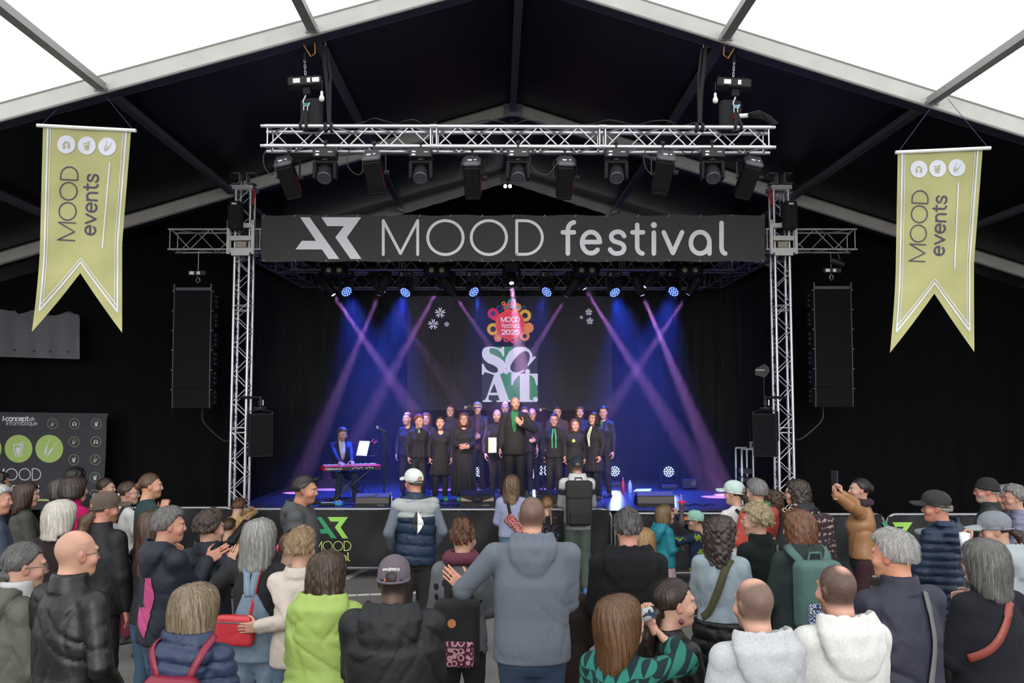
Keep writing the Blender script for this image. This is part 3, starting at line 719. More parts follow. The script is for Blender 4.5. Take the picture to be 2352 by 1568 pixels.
for side, base, px, sd in ((-1, bl_, 552, 'left'), (1, br_, 1806, 'right')):
    # sleeve block
    zc = P(px, 549, YW).z
    c = Vector((base.x, base.y, zc))
    g = thing('tower_sleeve_block', 'aluminium sleeve block joining trusses on the %s tower' % sd, 'truss block', tuple(c))
    for dz in (.21, -.0, -.2): MB().box(c + Vector((0, -.20, dz)), (.40 if dz != 0 else .34, .05, .075)).build('cross_plate', mat('aluminium_plate', '#c2c0bd', .5, .5, var=.06), g)
    for s in (-1, 1): MB().box(c + Vector((s * .2, -.18, .02)), (.05, .09, .56)).build('side_plate', mat('aluminium_plate'), g)
    MB().box(c + Vector((0, -.16, -.1)), (.16, .04, .10)).build('roller_box', mat('pale_wood_pad', '#a59b8c', .7), g)
    MB().box(c + Vector((0, -.2, -.26)), (.30, .04, .05)).build('foot_plate', mat('aluminium_plate'), g)
    for s in (-1, 1):
        for dz in (.24, -.22): MB().cyl(c + Vector((s * .2, -.24, dz)), c + Vector((s * .2, -.22, dz)), .018, 8).build('bolt', STEEL, g)
    # lifting motor in its bag
    m = P(541 if side < 0 else 1814, 498, YW - .18)
    h = thing('tower_hoist', 'black bagged lifting motor on the %s tower' % sd, 'hoist', tuple(m))
    MB().box(m, (.22, .18, .42), None, .03).build('bag', mat('black_canvas_bag'), h); MB().box(m + Vector((0, 0, .22)), (.20, .17, .06), None, .015).build('motor_top', BLKS, h); MB().box(m + Vector((0, -.092, .2)), (.08, .003, .03)).build('label', PAPER, h)
    # wing truss
    z0 = P(px, 572, YW - .05).z; z1 = P(px, 526, YW - .05).z; sz = z1 - z0
    xa = base.x + side * .14; xb = P(388 if side < 0 else 1966, 550, YW).x
    A = Vector((xa, YW - .05 + sz / 2, (z0 + z1) / 2)); B = Vector((xb, YW - .05 + sz / 2, (z0 + z1) / 2))
    w = thing('wing_truss', 'short silver truss arm reaching outwards from the %s tower' % sd, 'truss', tuple(A))
    truss(w, A, B, Z1, Y1, sz, .018, .009, .31, ALU, 1)
    # stub towards the banner
    xs = base.x - side * .14; xe = P(602 if side < 0 else 1757, 550, YW).x
    st = thing('truss_stub', 'short truss stub between the %s tower and the long banner' % sd, 'truss', (xs, YW, (z0 + z1) / 2))
    for zz in (z0, z1):
        for yy in (YW - .05, YW - .05 + sz): bar('chord', (xs, yy, zz), (xe, yy, zz), .018, ALU, st, 10)
    for yy in (YW - .05, YW - .05 + sz): bar('end_brace', (xe - side * -.02, yy, z0), (xe - side * -.02, yy, z1), .009, ALU, st)
    # line array
    Lx = P(440 if side < 0 else 1915, 800, YW - .1).x; top = P(440, 666 if side < 0 else 663, YW - .1).z
    la = thing('line_array', 'tall curved stack of six black speaker cabinets hanging on the %s' % sd, 'speaker', (Lx, YW - .1, top))
    z = top; y = YW - .1; ang = 0
    for k in range(6):
        ang = (0, .2, .6, 1.2, 2.2, 3.6)[k]; H = .318; R = Matrix.Rotation(math.radians(ang), 3, 'X')
        c = Vector((Lx, y + .2, z - H / 2))
        cab = thing('speaker_cabinet', None, None, tuple(c)); cab.parent = la; cab.location = c - ORG[la.name]
        q = MB(); wf, wb, dp = .60, .50, .42; h2 = H / 2 - .003
        pts = [(-wf / 2, -.2), (wf / 2, -.2), (wf / 2, -.02), (wb / 2, dp - .2), (-wb / 2, dp - .2), (-wf / 2, -.02)]
        q.prism([R @ Vector((x, yy, -h2)) + c for x, yy in pts], R @ Vector((0, 0, 2 * h2)))
        q.build('cabinet_shell', BLK, cab)
        MB().box(c + R @ Vector((0, -.203, 0)), (.575, .008, H - .012), R).build('grille', mat('black_metal_grille', '#0f1012', .7, bump=.6, bscale=500, spec=.15), cab)
        for s in (-1, 1): MB().box(c + R @ Vector((s * .301, -.19, 0)), (.012, .03, H), R).build('rigging_rail', mat('grey_rigging_steel', '#3f4046', .5, .4), cab)
        for s in (-1, 1): MB().cyl(c + R @ Vector((s * .30, -.19, H / 2 - .02)), c + R @ Vector((s * .335, -.19, H / 2 - .02)), .008, 6).build('rigging_pin', STEEL, cab)
        q = MB()
        for dz in (-.08, 0, .08): q.box(c + R @ Vector((-side * .285, .1, dz)), (.03, .10, .045), R @ Matrix.Rotation(side * .0, 3, 'Z'))
        q.build('side_handle', mat('grey_rigging_steel'), cab)
        z -= H; y += math.sin(math.radians(ang)) * H
    MB().box((Lx, YW - .05, top + .02), (.58, .08, .05)).build('flying_frame', mat('grey_rigging_steel'), la)
    for s in (-1, 1): MB().box((Lx + s * .3, YW - .1, top + .04), (.02, .05, .12)).build('frame_upright', mat('grey_rigging_steel'), la)
    # its hoist
    hc = P(455 if side < 0 else 1909, 628 if side < 0 else 622, YW)
    h = thing('chain_hoist', 'small chain hoist with white labels above the %s line array' % sd, 'hoist', tuple(hc))
    MB().box(hc, (.30, .14, .09), None, .012).build('motor_body', BLKS, h)
    for dx, w_ in ((-.08, .07), (.03, .05)): MB().box(hc + Vector((dx, -.072, 0)), (w_, .003, .05)).build('label', PAPER, h)
    MB().tube([hc + Vector((0, 0, .04)), Vector((hc.x, hc.y, z0 - .02))], .005, 5).build('chain', STEEL, h)
    MB().tube([hc + Vector((0, 0, -.05)), hc + Vector((-.03, 0, -.11)), hc + Vector((0, 0, -.16)), hc + Vector((.035, 0, -.12)), hc + Vector((.02, 0, -.07))], .009, 6).build('hook', STEEL, h)
    cable([Vector((Lx - side * .1, YW + .2, top - 1.9)), Vector((Lx - side * .12, YW + .2, top - 2.15)), Vector((base.x + side * .3, YW + .2, top - 2.45)), Vector((base.x + side * .16, YW + .15, top - 2.4))], .014, 'dark cable loop running from the %s line array to its tower' % sd)
    # side-fill speaker on a clamp
    sp = P(597 if side < 0 else 1759, 998, YW - .1)
    f = thing('side_fill_speaker', 'black speaker box clamped to the %s tower' % sd, 'speaker', tuple(sp))
    yaw = .38 * -side
    R = Matrix.Rotation(yaw, 3, 'Z')
    q = MB(); q.prism([R @ Vector((x, y_, -.34)) + sp for x, y_ in ((-.18, -.18), (.18, -.18), (.18, .02), (.10, .2), (-.10, .2), (-.18, .02))], (0, 0, .68)); q.build('cabinet', BLK, f)
    MB().box(sp + R @ Vector((0, -.184, 0)), (.34, .008, .65), R).build('grille', mat('black_metal_grille'), f)
    q = MB(); q.tube([sp + R @ Vector((-.19, 0, -.1)), sp + R @ Vector((-.19, 0, .37)), sp + R @ Vector((0, 0, .41)), sp + R @ Vector((.19, 0, .37)), sp + R @ Vector((.19, 0, -.1))], .014, 6); q.build('yoke', BLKS, f)
    q = MB(); q.cyl(sp + Vector((0, 0, .4)), sp + Vector((0, 0, .62)), .018, 8); q.cyl(Vector((base.x, YW - .05, sp.z + .6)), Vector((sp.x, YW - .1, sp.z + .6)), .022, 8); q.box(sp + Vector((0, 0, .43)), (.2, .1, .015)); q.cyl(sp + Vector((0, 0, .47)), sp + Vector((0, 0, .55)), .035, 8); q.build('clamp_arm', BLKS, f)
    MB().cyl(sp + Vector((.05, -.03, .47)), sp + Vector((.05, -.03, .56)), .012, 6).build('clamp_bolt', STEEL, f)
# paddle antenna on the right tower
ap = P(1750, 851, YW - .1)
g = thing('paddle_antenna', 'black paddle antenna beside the right tower', 'antenna', tuple(ap))
MB().prism([ap + Vector((x, 0, z)) for x, z in ((-.11, -.07), (.05, -.11), (.12, -.02), (.12, .05), (.05, .11), (-.11, .03))], (0, .012, 0)).build('paddle', BLKS, g)
MB().box(ap + Vector((-.03, -.006, .01)), (.14, .004, .008)).build('white_mark', PAPER, g)
MB().cyl(ap + Vector((.03, .006, -.1)), ap + Vector((.03, .006, -.42)), .006, 6).build('rod', BLKS, g)
# stage roof trusses
zl = P(1176, 572, YW).z; zh = zl + .335; zm = (zl + zh) / 2
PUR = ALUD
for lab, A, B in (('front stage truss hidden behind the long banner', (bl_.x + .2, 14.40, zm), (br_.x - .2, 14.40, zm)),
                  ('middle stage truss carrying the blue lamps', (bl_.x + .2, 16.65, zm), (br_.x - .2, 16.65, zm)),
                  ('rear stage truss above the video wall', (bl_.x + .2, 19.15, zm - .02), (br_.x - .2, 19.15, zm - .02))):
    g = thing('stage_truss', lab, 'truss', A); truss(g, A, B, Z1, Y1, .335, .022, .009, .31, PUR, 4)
for side, bs in ((-1, bl_), (1, br_)):
    A = (bs.x + .0, 14.5, zm); B = (bs.x, 19.2, zm)
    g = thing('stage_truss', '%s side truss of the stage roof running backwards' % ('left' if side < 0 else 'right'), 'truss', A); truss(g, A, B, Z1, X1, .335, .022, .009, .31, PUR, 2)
    for yy in (16.65, 19.15):
        b0 = Vector((bs.x, yy + .1, 0))
# ---------------------------------------------------------------- long banner
YB = 14.02
def FB(px, py, dy=0.):
    rip = .008 * math.sin(px * .021 + 1.1) * math.sin(py * .03) + .005 * math.sin(px * .07 + py * .05) + .006 * math.sin((px + py) * .013)
    return P(px, py, YB + rip - dy)
ban = thing('festival_banner', 'long dark grey banner with white festival lettering below the lighting truss', 'banner', tuple(FB(1178, 600)))
MB().grid(lambda u, v: FB(600 + 1157 * u, 494 + 106.5 * v + 1.2 * math.sin(u * 59) * (1 if v in (0, 1) else 0)), 150, 14).build('cloth', mat('dark_grey_banner_cloth', '#3e3b3b', .75, bump=.25, bscale=260, var=.05, vscale=2), ban, smooth=True)
INK = mat('pale_grey_print', '#eeecf2', .75)
FBp = lambda x, y: FB(x, y, .006)
c2 = lambda x, y: (580 + x / 3.794, 230 + y / 3.794)
for poly_ in (LOGO_A, LOGO_R):
    q = MB(); logo_poly(q, [c2(*p) for p in poly_], FBp); q.build('logo_shape', INK, ban)
def placed(s, x0, x1, ybase, cap, w, F, parent, m, name='letter'):
    """stretch each glyph into its measured pixel box"""
    q = MB(); adv = GLY[s][0]
    T = lambda u, v: F(x0 + w / 2 + (x1 - x0 - w) * u / adv, ybase - w / 2 - (cap - w) * v)
    sc = (cap - w)
    for p in GLY[s][1]:
        isd = len(p) == 2 and math.dist(*p) < .01
        pp_ = [(x0 + w / 2 + (x1 - x0 - w) * a / adv, ybase - w / 2 - sc * b) for a, b in (p if isd else sub(p, .08))]
        stroke(q, pp_, w * (1.35 if isd else 1), F)
    return q.build(name, m, parent)
for ch, a, b in (('M', 1127, 1452), ('O', 1514, 1848), ('O', 1893, 2226)): placed(ch, 580 + a / 3.794, 580 + b / 3.794, 230 + 1357 / 3.794, 321 / 3.794, 6.6, FBp, ban, INK)
placed('D', 580 + 2290 / 3.794, 1180 + 262 / 3.794, 230 + 1355 / 3.794, 318 / 3.794, 6.6, FBp, ban, INK)
for ch, a, b in (('f', 403, 552), ('e', 568, 778), ('s', 812, 992), ('t', 1010, 1153), ('i', 1196, 1246), ('v', 1282, 1492), ('a', 1518, 1738), ('l', 1780, 1875)):
    placed(ch, 1180 + a / 3.794, 1180 + b / 3.794, 230 + 1356 / 3.794, (312 if ch != 'i' else 316) / 3.794, 10.6, FBp, ban, INK)
ty = mat('white_cable_tie', '#cfcfcf', .5)
for i in range(17):
    for yy, s in ((494, 1), (600, -1)):
        p = FB(606 + 71.6 * i, yy + 2 * s, .01); q = MB().tube([p + Vector((-.012, 0, -.012 * s)), p, p + Vector((.006, -.01, .015 * s)), p + Vector((.016, 0, .02 * s))], .004, 5); q.build('eyelet_tie', ty, ban)
# ---------------------------------------------------------------- hanging olive flags
OLV = mat('olive_flag_cloth', '#9b9866', .8, bump=.2, bscale=200, var=.05, vscale=3)
OLVI = mat('dark_slate_print', '#3d3a4a', .8); WPR = mat('white_flag_print', '#bfbfc8', .8)
def flag(o, sc, TLp, TRp, LM, RM, LT, NO, RT, pole, circ, mood, ev, line, wires, label, seed):
    Y0 = 10.0
    cc = lambda x, y: (o[0] + x / sc, o[1] + y / sc)
    ph = seed * 1.7
    def S(px, py, dy=0.):
        r = .030 * math.sin((px - o[0]) * .05 + ph + (py - o[1]) * .006) + .010 * math.sin((px - o[0]) * .03 + (py - o[1]) * .055 + ph) + .020 * math.sin((px - o[0]) * .021 - (py - o[1]) * .012 + ph)
        k = min(1, max(.15, (py - TLp[1]) / 120)); return P(px, py, Y0 + r * k - dy)
    f = thing('hanging_flag', label, 'flag', tuple(S((LT[0] + RT[0]) / 2, LT[1])), 'olive flags on the tent frame')
    def edge(a, m_, b, t):  # through three points, t by row
        if t < .56: return a[0] + (m_[0] - a[0]) * (t / .56)
        return m_[0] + (b[0] - m_[0]) * ((t - .56) / .44) ** 1.5
    def UV(u, v, dy=0.):
        yt = TLp[1] + (TRp[1] - TLp[1]) * u
        yb = LT[1] + (NO[1] - LT[1]) * (u / .5) if u <= .5 else NO[1] + (RT[1] - NO[1]) * ((u - .5) / .5)
        y = yt + (yb - yt) * v; t = (y - yt) / (LT[1] - yt)
        xl = edge(TLp, LM, LT, t); xr = edge(TRp, RM, RT, t)
        return S(xl + (xr - xl) * u, y, dy)
    MB().grid(lambda u, v: UV(u, v), 28, 40).build('cloth', OLV, f, smooth=True)
    a, b = P(*pole[0], Y0 - .01), P(*pole[1], Y0 - .01)
    q = MB().cyl(a, b, .022, 10); q.build('pole', WHITEP, f)
    q = MB()
    for (u0, w) in ((.055, .02), (.088, .008), (.945, .02), (.912, .008)):
        for i in range(40):
            v0, v1 = .0 + i * .0231, .0 + (i + 1) * .0231
            q.add([UV(u0 - w / 2, v0, .005), UV(u0 + w / 2, v0, .005), UV(u0 + w / 2, v1, .005), UV(u0 - w / 2, v1, .005)], [(0, 1, 2, 3)])
    for (v0, w) in ((.924, .016), (.896, .008)):
        for i in range(40):
            u0, u1 = .055 + i * .89 / 40, .055 + (i + 1) * .89 / 40
            if i < 20 <= i + 1: u1 = .5
            q.add([UV(u0, v0 - w / 2, .005), UV(u1, v0 - w / 2, .005), UV(u1, v0 + w / 2, .005), UV(u0, v0 + w / 2, .005)], [(0, 1, 2, 3)])
    q.build('border_stripe', WPR, f)
    SP = lambda x, y: S(x, y, .006); SP2 = lambda x, y: S(x, y, .010)
    for k, (x, y, r) in enumerate(circ):
        px, py = cc(x, y); q = MB(); disc(q, px, py, r / sc, SP); q.build('badge', WPR, f)
        q = MB(); icon(q, k, px, py, r / sc * .85, SP2); q.build('badge_icon', OLV, f)
    def vert(s, b0, b1, cap, w, gap, nm):
        b0 = cc(*b0); b1 = cc(*b1); L = text_len(s, gap); ux, uy = (b1[0] - b0[0]) / L, (b1[1] - b0[1]) / L
        n = math.hypot(ux, uy); vx, vy = uy / n * cap / sc, -ux / n * cap / sc
        q = MB(); text(q, s, lambda a_, b_: SP(b0[0] + ux * a_ + vx * b_, b0[1] + uy * a_ + vy * b_), w, gap); q.build(nm, OLVI, f)
    vert('MOOD', mood[0], mood[1], mood[2], .07, .15, 'lettering'); vert('events', ev[0], ev[1], ev[2], .135, .13, 'lettering')
    q = MB(); stroke(q, sub([cc(*line[0]), cc(*line[1])], 12), 10 / sc, SP); q.build('print_line', WPR, f)
    for k, (p0, p1) in enumerate(wires): MB().tube([P(*p0, Y0), P(*p1, YF[0] - .02)], .0035, 5).build('hanging_cord', mat('violet_cord', '#3a3560', .7), f)
flag((70, 280), 3.1346, (98.7, 292), (301, 301), (92, 567), (280.5, 567), (73, 762), (185, 627), (280.5, 764), ((85, 288), (312, 300)),
     ((258, 162, 66), (405, 170, 65), (552, 177, 65)), ((318, 853), (343, 326), 122), ((466, 815), (487, 377), 106), ((570, 297), (517, 907)), (((95, 287), (192, 188)), ((306, 298), (218, 192))), 'olive swallowtail flag with dark lettering hanging left of the truss', 1)
flag((2030, 330), 3.2, (2062, 352), (2257, 344), (2057.5, 611), (2237, 611), (2044, 810), (2140, 674), (2238, 808), ((2057, 350), (2275, 340)),
     ((258, 187, 63), (396, 182, 63), (537, 176, 63)), ((302, 866), (328, 348), 116), ((443, 822), (463, 383), 103), ((548, 293), (520, 918)), (((2066, 345), (2150, 231)), ((2268, 337), (2176, 226))), 'olive swallowtail flag with dark lettering hanging right of the truss', 2)
# ---------------------------------------------------------------- sponsor backdrop and grey cloth at left
YD = 14.9
SPR = mat('charcoal_backdrop_cloth', '#2e2d34', .8, bump=.2, bscale=150, var=.06, vscale=2)
def FD(px, py, dy=0.): return P(px, py, YD + .02 * math.sin(px * .05 + py * .02) * max(0, (px - 100) / 150) - dy)
sp = thing('sponsor_backdrop', 'charcoal cloth backdrop with green circles and lettering at the left', 'backdrop', tuple(FD(60, 1180)))
MB().grid(lambda u, v: FD(-160 + (405 - 12 * v * v) * u + (4 if u == 1 and v == 0 else 0), 944 + 5 * u + (226 - 5 * u) * v), 40, 16).build('cloth', SPR, sp, smooth=True)
FDp = lambda x, y: FD(x, y, .012); FDq = lambda x, y: FD(x, y, .02)
GRN = mat('leaf_green_print', '#93a95c', .75)
dd = lambda x, y: (x / 6.535, 930 + y / 6.535)
for k, x in enumerate((-185, 278, 740)):
    px, py = dd(x, 655); q = MB(); disc(q, px, py, 32, FDp); q.build('green_disc', GRN, sp); q = MB(); icon(q, k, px, py, 30, FDq); q.build('disc_icon', WPR, sp)
for (x, y, k) in ((790, 280, 2), (1117, 280, 0), (1445, 280, 1), (1112, 550, 2), (1438, 548, 0), (1108, 818, 1), (1432, 818, 2), (1425, 1085, 1), (1420, 1350, 0)):
    px, py = dd(x, y); q = MB(); disc(q, px, py, 12, FDp, 24, 11.3); q.build('ring', GRN, sp); q = MB(); icon(q, k, px, py, 10.5, FDp); q.build('ring_icon', WPR, sp)
def htext(s, x0, yb, cap, w, F, parent, m, gap=.12, slant=0.):
    q = MB(); L = text(q, s, lambda a, b: F(x0 + (a + slant * b) * cap, yb - b * cap), w, gap); q.build('lettering', m, parent); return x0 + L * cap
htext('MOOD', -17, 1102, 26, .075, FDp, sp, WPR, .17)
htext('events', -13, 1131, 24, .12, FDp, sp, WPR, .12)
e = htext('i-concept', 6, 966, 10.5, .24, FDp, sp, WPR, .10, .1); htext('.ch', e + 1, 966, 8, .2, FDp, sp, WPR, .12)
htext('informatique', 14, 976, 9.3, .11, FDp, sp, WPR, .10)
q = MB(); stroke(q, sub([(-150, 1148), (205, 1148)], 20), 4.5, FDp, False); q.build('green_line', GRN, sp)
gc = thing('grey_cloth', 'plain grey cloth hung on a string at the upper left', 'cloth', tuple(P(60, 826, 15.0)))
def FG(u, v):
    px = -170 + 353 * u; sag = abs(math.sin(px * .0378 + .3))
    return P(px, 708 + .075 * (px) * .5 + 12 * sag * (1 - v) * (1 if px > 40 else .4) + (112 - 2 * u) * v, 15.0 + .03 * math.sin(px * .13) * (.3 + .7 * v) + .015 * math.sin(px * .05 + v * 4))
MB().grid(FG, 60, 10).build('cloth', mat('mid_grey_cloth', '#5a595e', .85, bump=.2, bscale=120), gc, smooth=True)
MB().tube([P(-170, 700, 14.98), P(33, 705, 14.98), P(112, 711, 14.98), P(183, 722, 14.98)], .004, 5).build('string', RUB, gc)
for px, py in ((34, 712), (113, 720), (182, 728), (33, 803), (78, 806), (115, 807), (155, 808)): MB().box(P(px, py, 14.93), (.02, .02, .03)).build('clip', RUB, gc)
# ---------------------------------------------------------------- barriers with scrims
SCR = mat('black_scrim_mesh', '#19191b', .5, bump=.15, bscale=90, var=.1, vscale=3, spec=.25)
LG1 = mat('lime_print', '#86b84a', .6); LG2 = mat('emerald_print', '#1c8050', .6); YLP = mat('pale_lime_print', '#c3cf6a', .6)
def barrier(px0, px1, pyt, Y, label, scrim=True):
    a = P(px0, pyt, Y); b = P(px1, pyt, Y); zt = a.z; r = .021
    g = thing('crowd_barrier', label, 'barrier', ((a.x + b.x) / 2, Y, 0))
    c = .12
    fr = [(a.x, Y, .16)] + [(a.x, Y, zt - c)] + [(a.x + c - c * math.cos(t), Y, zt - c + c * math.sin(t)) for t in np.linspace(.2, PI / 2, 5)] + \
         [(b.x - c + c * math.sin(t), Y, zt - c + c * math.cos(t)) for t in np.linspace(0, PI / 2 - .2, 5)] + [(b.x, Y, zt - c), (b.x, Y, .16)]
    MB().tube(fr, r, 8, True).build('frame_tube', mat('galvanised_tube', '#8f9093', .4, .7), g, smooth=True)
    n = int((b.x - a.x) / .14)
    for i in range(1, n): bar('upright_bar', (a.x + (b.x - a.x) * i / n, Y, .17), (a.x + (b.x - a.x) * i / n, Y, zt - .01), .008, mat('galvanised_tube'), g, 5)
    for x in (a.x + .25, b.x - .25): MB().tube([(x, Y - .35, .03), (x, Y - .1, .06), (x, Y, .16), (x, Y + .1, .06), (x, Y + .35, .03)], .016, 6).build('foot', mat('galvanised_tube'), g)
    if scrim:
        s = thing('barrier_scrim', 'black printed scrim tied over the %s' % label, 'banner', ((a.x + b.x) / 2, Y - .05, zt))
        ph = px0 * .013
        def F(px, py, dy=0.): return P(px, py, Y - .05 + .012 * math.sin(px * .03 + ph) * math.sin((py - 1160) * .045 + px * .006) + .006 * math.sin(px * .09 + py * .05) - dy)
        yb = pyt + 132
        MB().grid(lambda u, v: F(px0 + 4 + (px1 - px0 - 8) * u, pyt - 1 + 6 * abs(math.sin(u * 6.5 + ph)) * (1 - v) + (yb - pyt) * v), 60, 14).build('cloth', SCR, s, smooth=True)
        return g, s, F
    return g, None, None
barrier(175, 538, 1166, 12.4, 'steel barrier left of the stage')
_, s1, F1 = barrier(552, 975, 1169, 12.3, 'barrier with the green logo in front of the pianist')
barrier(985, 1404, 1170, 12.3, 'barrier below the choir behind the backpack man')
barrier(1412, 1684, 1179, 11.95, 'barrier behind the two children')
barrier(1690, 2030, 1181, 11.7, 'steel barrier behind the tan jacket')
_, s2, F2 = barrier(2036, 2420, 1181, 11.7, 'barrier with the green logo at the right')
def sc_logo(s, F, x0, y0, hgt, xr):
    k = hgt / 363.0
    G2 = lambda x, y: F(x, y, .008)
    q = MB(); logo_poly(q, [(x0 + (p[0] - 375) * k, y0 + (p[1] - 1020) * k) for p in LOGO_A], G2); q.build('logo_shape', LG2, s)
    q = MB(); logo_poly(q, [(x0 + (p[0] - 375) * k, y0 + (p[1] - 1020) * k) for p in LOGO_R], G2); q.build('logo_shape', LG1, s)
    L = text_len('MOOD', .15); cap = hgt * .43; 
    htext('MOOD', xr - L * cap, y0 + hgt * 1.57, cap, .075, G2, s, YLP, .15)
    L = text_len('festival', .13); cap2 = hgt * .37
    htext('festival', xr - 2 - L * cap2, y0 + hgt * 2.04, cap2, .13, G2, s, YLP, .13)
sc_logo(s1, F1, 722, 1187, 49, 806)
sc_logo(s2, F2, 2019, 1199, 49, 2107)
# ---------------------------------------------------------------- video wall
YS = 19.1
vw = thing('video_wall', 'large dark video wall behind the choir showing logos', 'screen', tuple(P(1170, 942, YS)))
rp = random.Random(11)
PANELM = [mat('led_panel_%d' % k, '#0b0b0e', .6, spec=.08, emit=(.020 + .0015 * k, .019 + .001 * k, .026 + .003 * k), estr=.5) for k in range(4)]
pw = 471 / 9
for i in range(9):
    for j in range(5):
        x0, x1 = 935 + pw * i, 935 + pw * (i + 1); y0, y1 = 680 + 52.4 * j, 680 + 52.4 * (j + 1)
        a = P(x0 + .1, y1 - .1, YS); b = P(x1 - .1, y0 + .1, YS)
        MB().box(((a.x + b.x) / 2, YS + .04, (a.z + b.z) / 2), (b.x - a.x, .08, b.z - a.z)).build('led_panel', PANELM[rp.randrange(4)], vw)
FS = lambda x, y: P(x, y, YS - .006); FS2 = lambda x, y: P(x, y, YS - .012); FS3 = lambda x, y: P(x, y, YS - .018)
ss = lambda x, y: (1080 + x / 6.272, 680 + y / 6.272)
def em(key, c, s=1.): return mat('screen_' + key, '#0a0a0c', .6, emit=c, estr=s)
EW = em('white', '#d4d4ee', .82); EG = em('green', '#2f8a5c', .75); EN = em('navy', '#1d2748', .35); ER = em('red', '#e0364f', .8); EO = em('orange', '#e58a3c', .75); EP = em('magenta', '#d62c62', .75); ET = em('teal', '#2a9aa0', .65); EK = em('dark', '#35203a', .3); EL = em('blue', '#25508c', .5); EGO = em('gold', '#e8b13f', .7); EPK = em('pink', '#ee6f93', .75)
def spoly(pts, m, F=FS, name='screen_shape', smooth=0): q = MB(); q.poly([F(*ss(*p)) for p in (crom(list(pts) + [pts[0]], 4)[:-1] if smooth else pts)]); q.build(name, m, vw)
spoly([(170, 727), (973, 727), (973, 1523), (170, 1523)], EN)
spoly([(240, 727), (720, 727), (540, 1000), (440, 980), (270, 850)], EG, FS2); spoly([(420, 1115), (600, 1075), (735, 1110), (735, 1515), (560, 1515)], EG, FS2); spoly([(840, 1120), (973, 1120), (973, 1523), (840, 1523)], EG, FS2)
Sg = [(490, 727), (490, 865), (465, 865), (450, 820), (400, 770), (330, 745), (290, 750), (272, 780), (290, 825), (350, 850), (420, 885), (480, 930), (512, 985), (515, 1040), (500, 1080), (460, 1115), (400, 1135), (340, 1133), (270, 1110), (215, 1095), (197, 1105), (195, 1130), (168, 1130), (168, 972), (190, 972), (205, 1010), (240, 1060), (290, 1090), (350, 1105), (390, 1095), (402, 1060), (385, 1025), (330, 990), (260, 965), (205, 920), (175, 870), (168, 820), (180, 770), (215, 737), (260, 725), (330, 727), (390, 745), (430, 755), (455, 745), (465, 727)]
Cg = [(935, 865), (948, 880), (835, 1005), (820, 995), (850, 930), (862, 870), (850, 820), (810, 790), (760, 795), (690, 850), (620, 930), (580, 1000), (578, 1050), (600, 1085), (640, 1098), (690, 1095), (740, 1075), (765, 1058), (778, 1075), (745, 1100), (690, 1118), (630, 1118), (570, 1095), (520, 1040), (500, 970), (510, 890), (560, 800), (640, 740), (720, 725), (800, 735), (860, 775), (890, 830), (902, 880)]
spoly(Sg, EW, FS3, 'letter'); spoly(Cg, EW, FS3, 'letter')
q = MB()
for pl in ([(345, 1130), (372, 1200), (270, 1430), (262, 1475), (275, 1500), (310, 1502), (310, 1523), (180, 1523), (180, 1503), (212, 1495), (235, 1460)], [(345, 1130), (430, 1130), (555, 1490), (590, 1502), (590, 1523), (380, 1523), (380, 1502), (425, 1498), (340, 1235)], [(285, 1390), (392, 1390), (402, 1425), (270, 1425)]): q.poly([FS3(*ss(*p)) for p in pl])
q.build('letter', EW, vw)
spoly([(592, 1115), (973, 1115), (973, 1280), (950, 1280), (930, 1200), (895, 1150), (860, 1137), (853, 1137), (853, 1480), (870, 1500), (905, 1500), (905, 1523), (690, 1523), (690, 1500), (710, 1495), (716, 1470), (716, 1137), (700, 1145), (660, 1180), (625, 1230), (615, 1280), (592, 1280)], EW, FS3, 'letter')
for x, y in ((520, 1085), (826, 1085), (940, 1487)):
    q = MB(); disc(q, *ss(x, y), 36 / 6.272, FS3, 20); q.build('letter_dot', EW, vw)
def flower(x, y, r, n, m, mc=None, F=FS, w=None, r0=.35):
    w = 5.2 / n if w is None else w
    px, py = ss(x, y); R = r / 6.272; q = MB()
    for k in range(n):
        a = 2 * PI * k / n + .2; ca, sa = math.cos(a), math.sin(a)
        pts = [(R * r0, 0), (R * .62, R * w * .6), (R * .9, R * w * .35), (R, 0), (R * .9, -R * w * .35), (R * .62, -R * w * .6)]
        q.poly([F(px + u * ca - v * sa, py + u * sa + v * ca) for u, v in pts])
    q.build('screen_flower', m, vw)
    if mc: q = MB(); disc(q, px, py, R * .42, FS2, 16); q.build('flower_centre', mc, vw)
for a in ((330, 475, 95, 18, EGO, EK), (790, 280, 95, 16, EGO, EK), (785, 575, 75, 16, EO, EK), (840, 455, 80, 10, EO, EO), (330, 250, 85, 16, EP, EL), (370, 290, 70, 12, ER, EP), (530, 160, 60, 10, ER, ET), (675, 160, 65, 14, EO, ET), (600, 100, 70, 12, ET, EP), (420, 180, 55, 9, EL, None), (400, 600, 60, 6, EPK, EGO), (620, 620, 60, 12, EP, None), (520, 620, 45, 10, ER, None), (480, 105, 30, 5, EO, None), (770, 165, 35, 5, EL, None)): flower(*a)
px, py = ss(576, 410); q = MB(); disc(q, px, py, 33.8, FS2, 48); q.build('screen_disc', ER, vw); q = MB(); disc(q, px, py, 33, FS3, 48, 32.4); q.build('disc_ring', EGO, vw)
def stext(s, x0, x1, yb, cap, w, gap=.1):
    L = text_len(s, gap); a = ss(x0, yb); b = ss(x1, yb); q = MB(); text(q, s, lambda u, v: FS3(a[0] + (b[0] - a[0]) * u / L, a[1] - cap / 6.272 * v), w, gap); q.build('lettering', EW, vw)
stext('MOOD', 447, 712, 368, 66, .2); stext('festival', 450, 718, 455, 68, .14); stext('2025', 452, 706, 550, 66, .2)
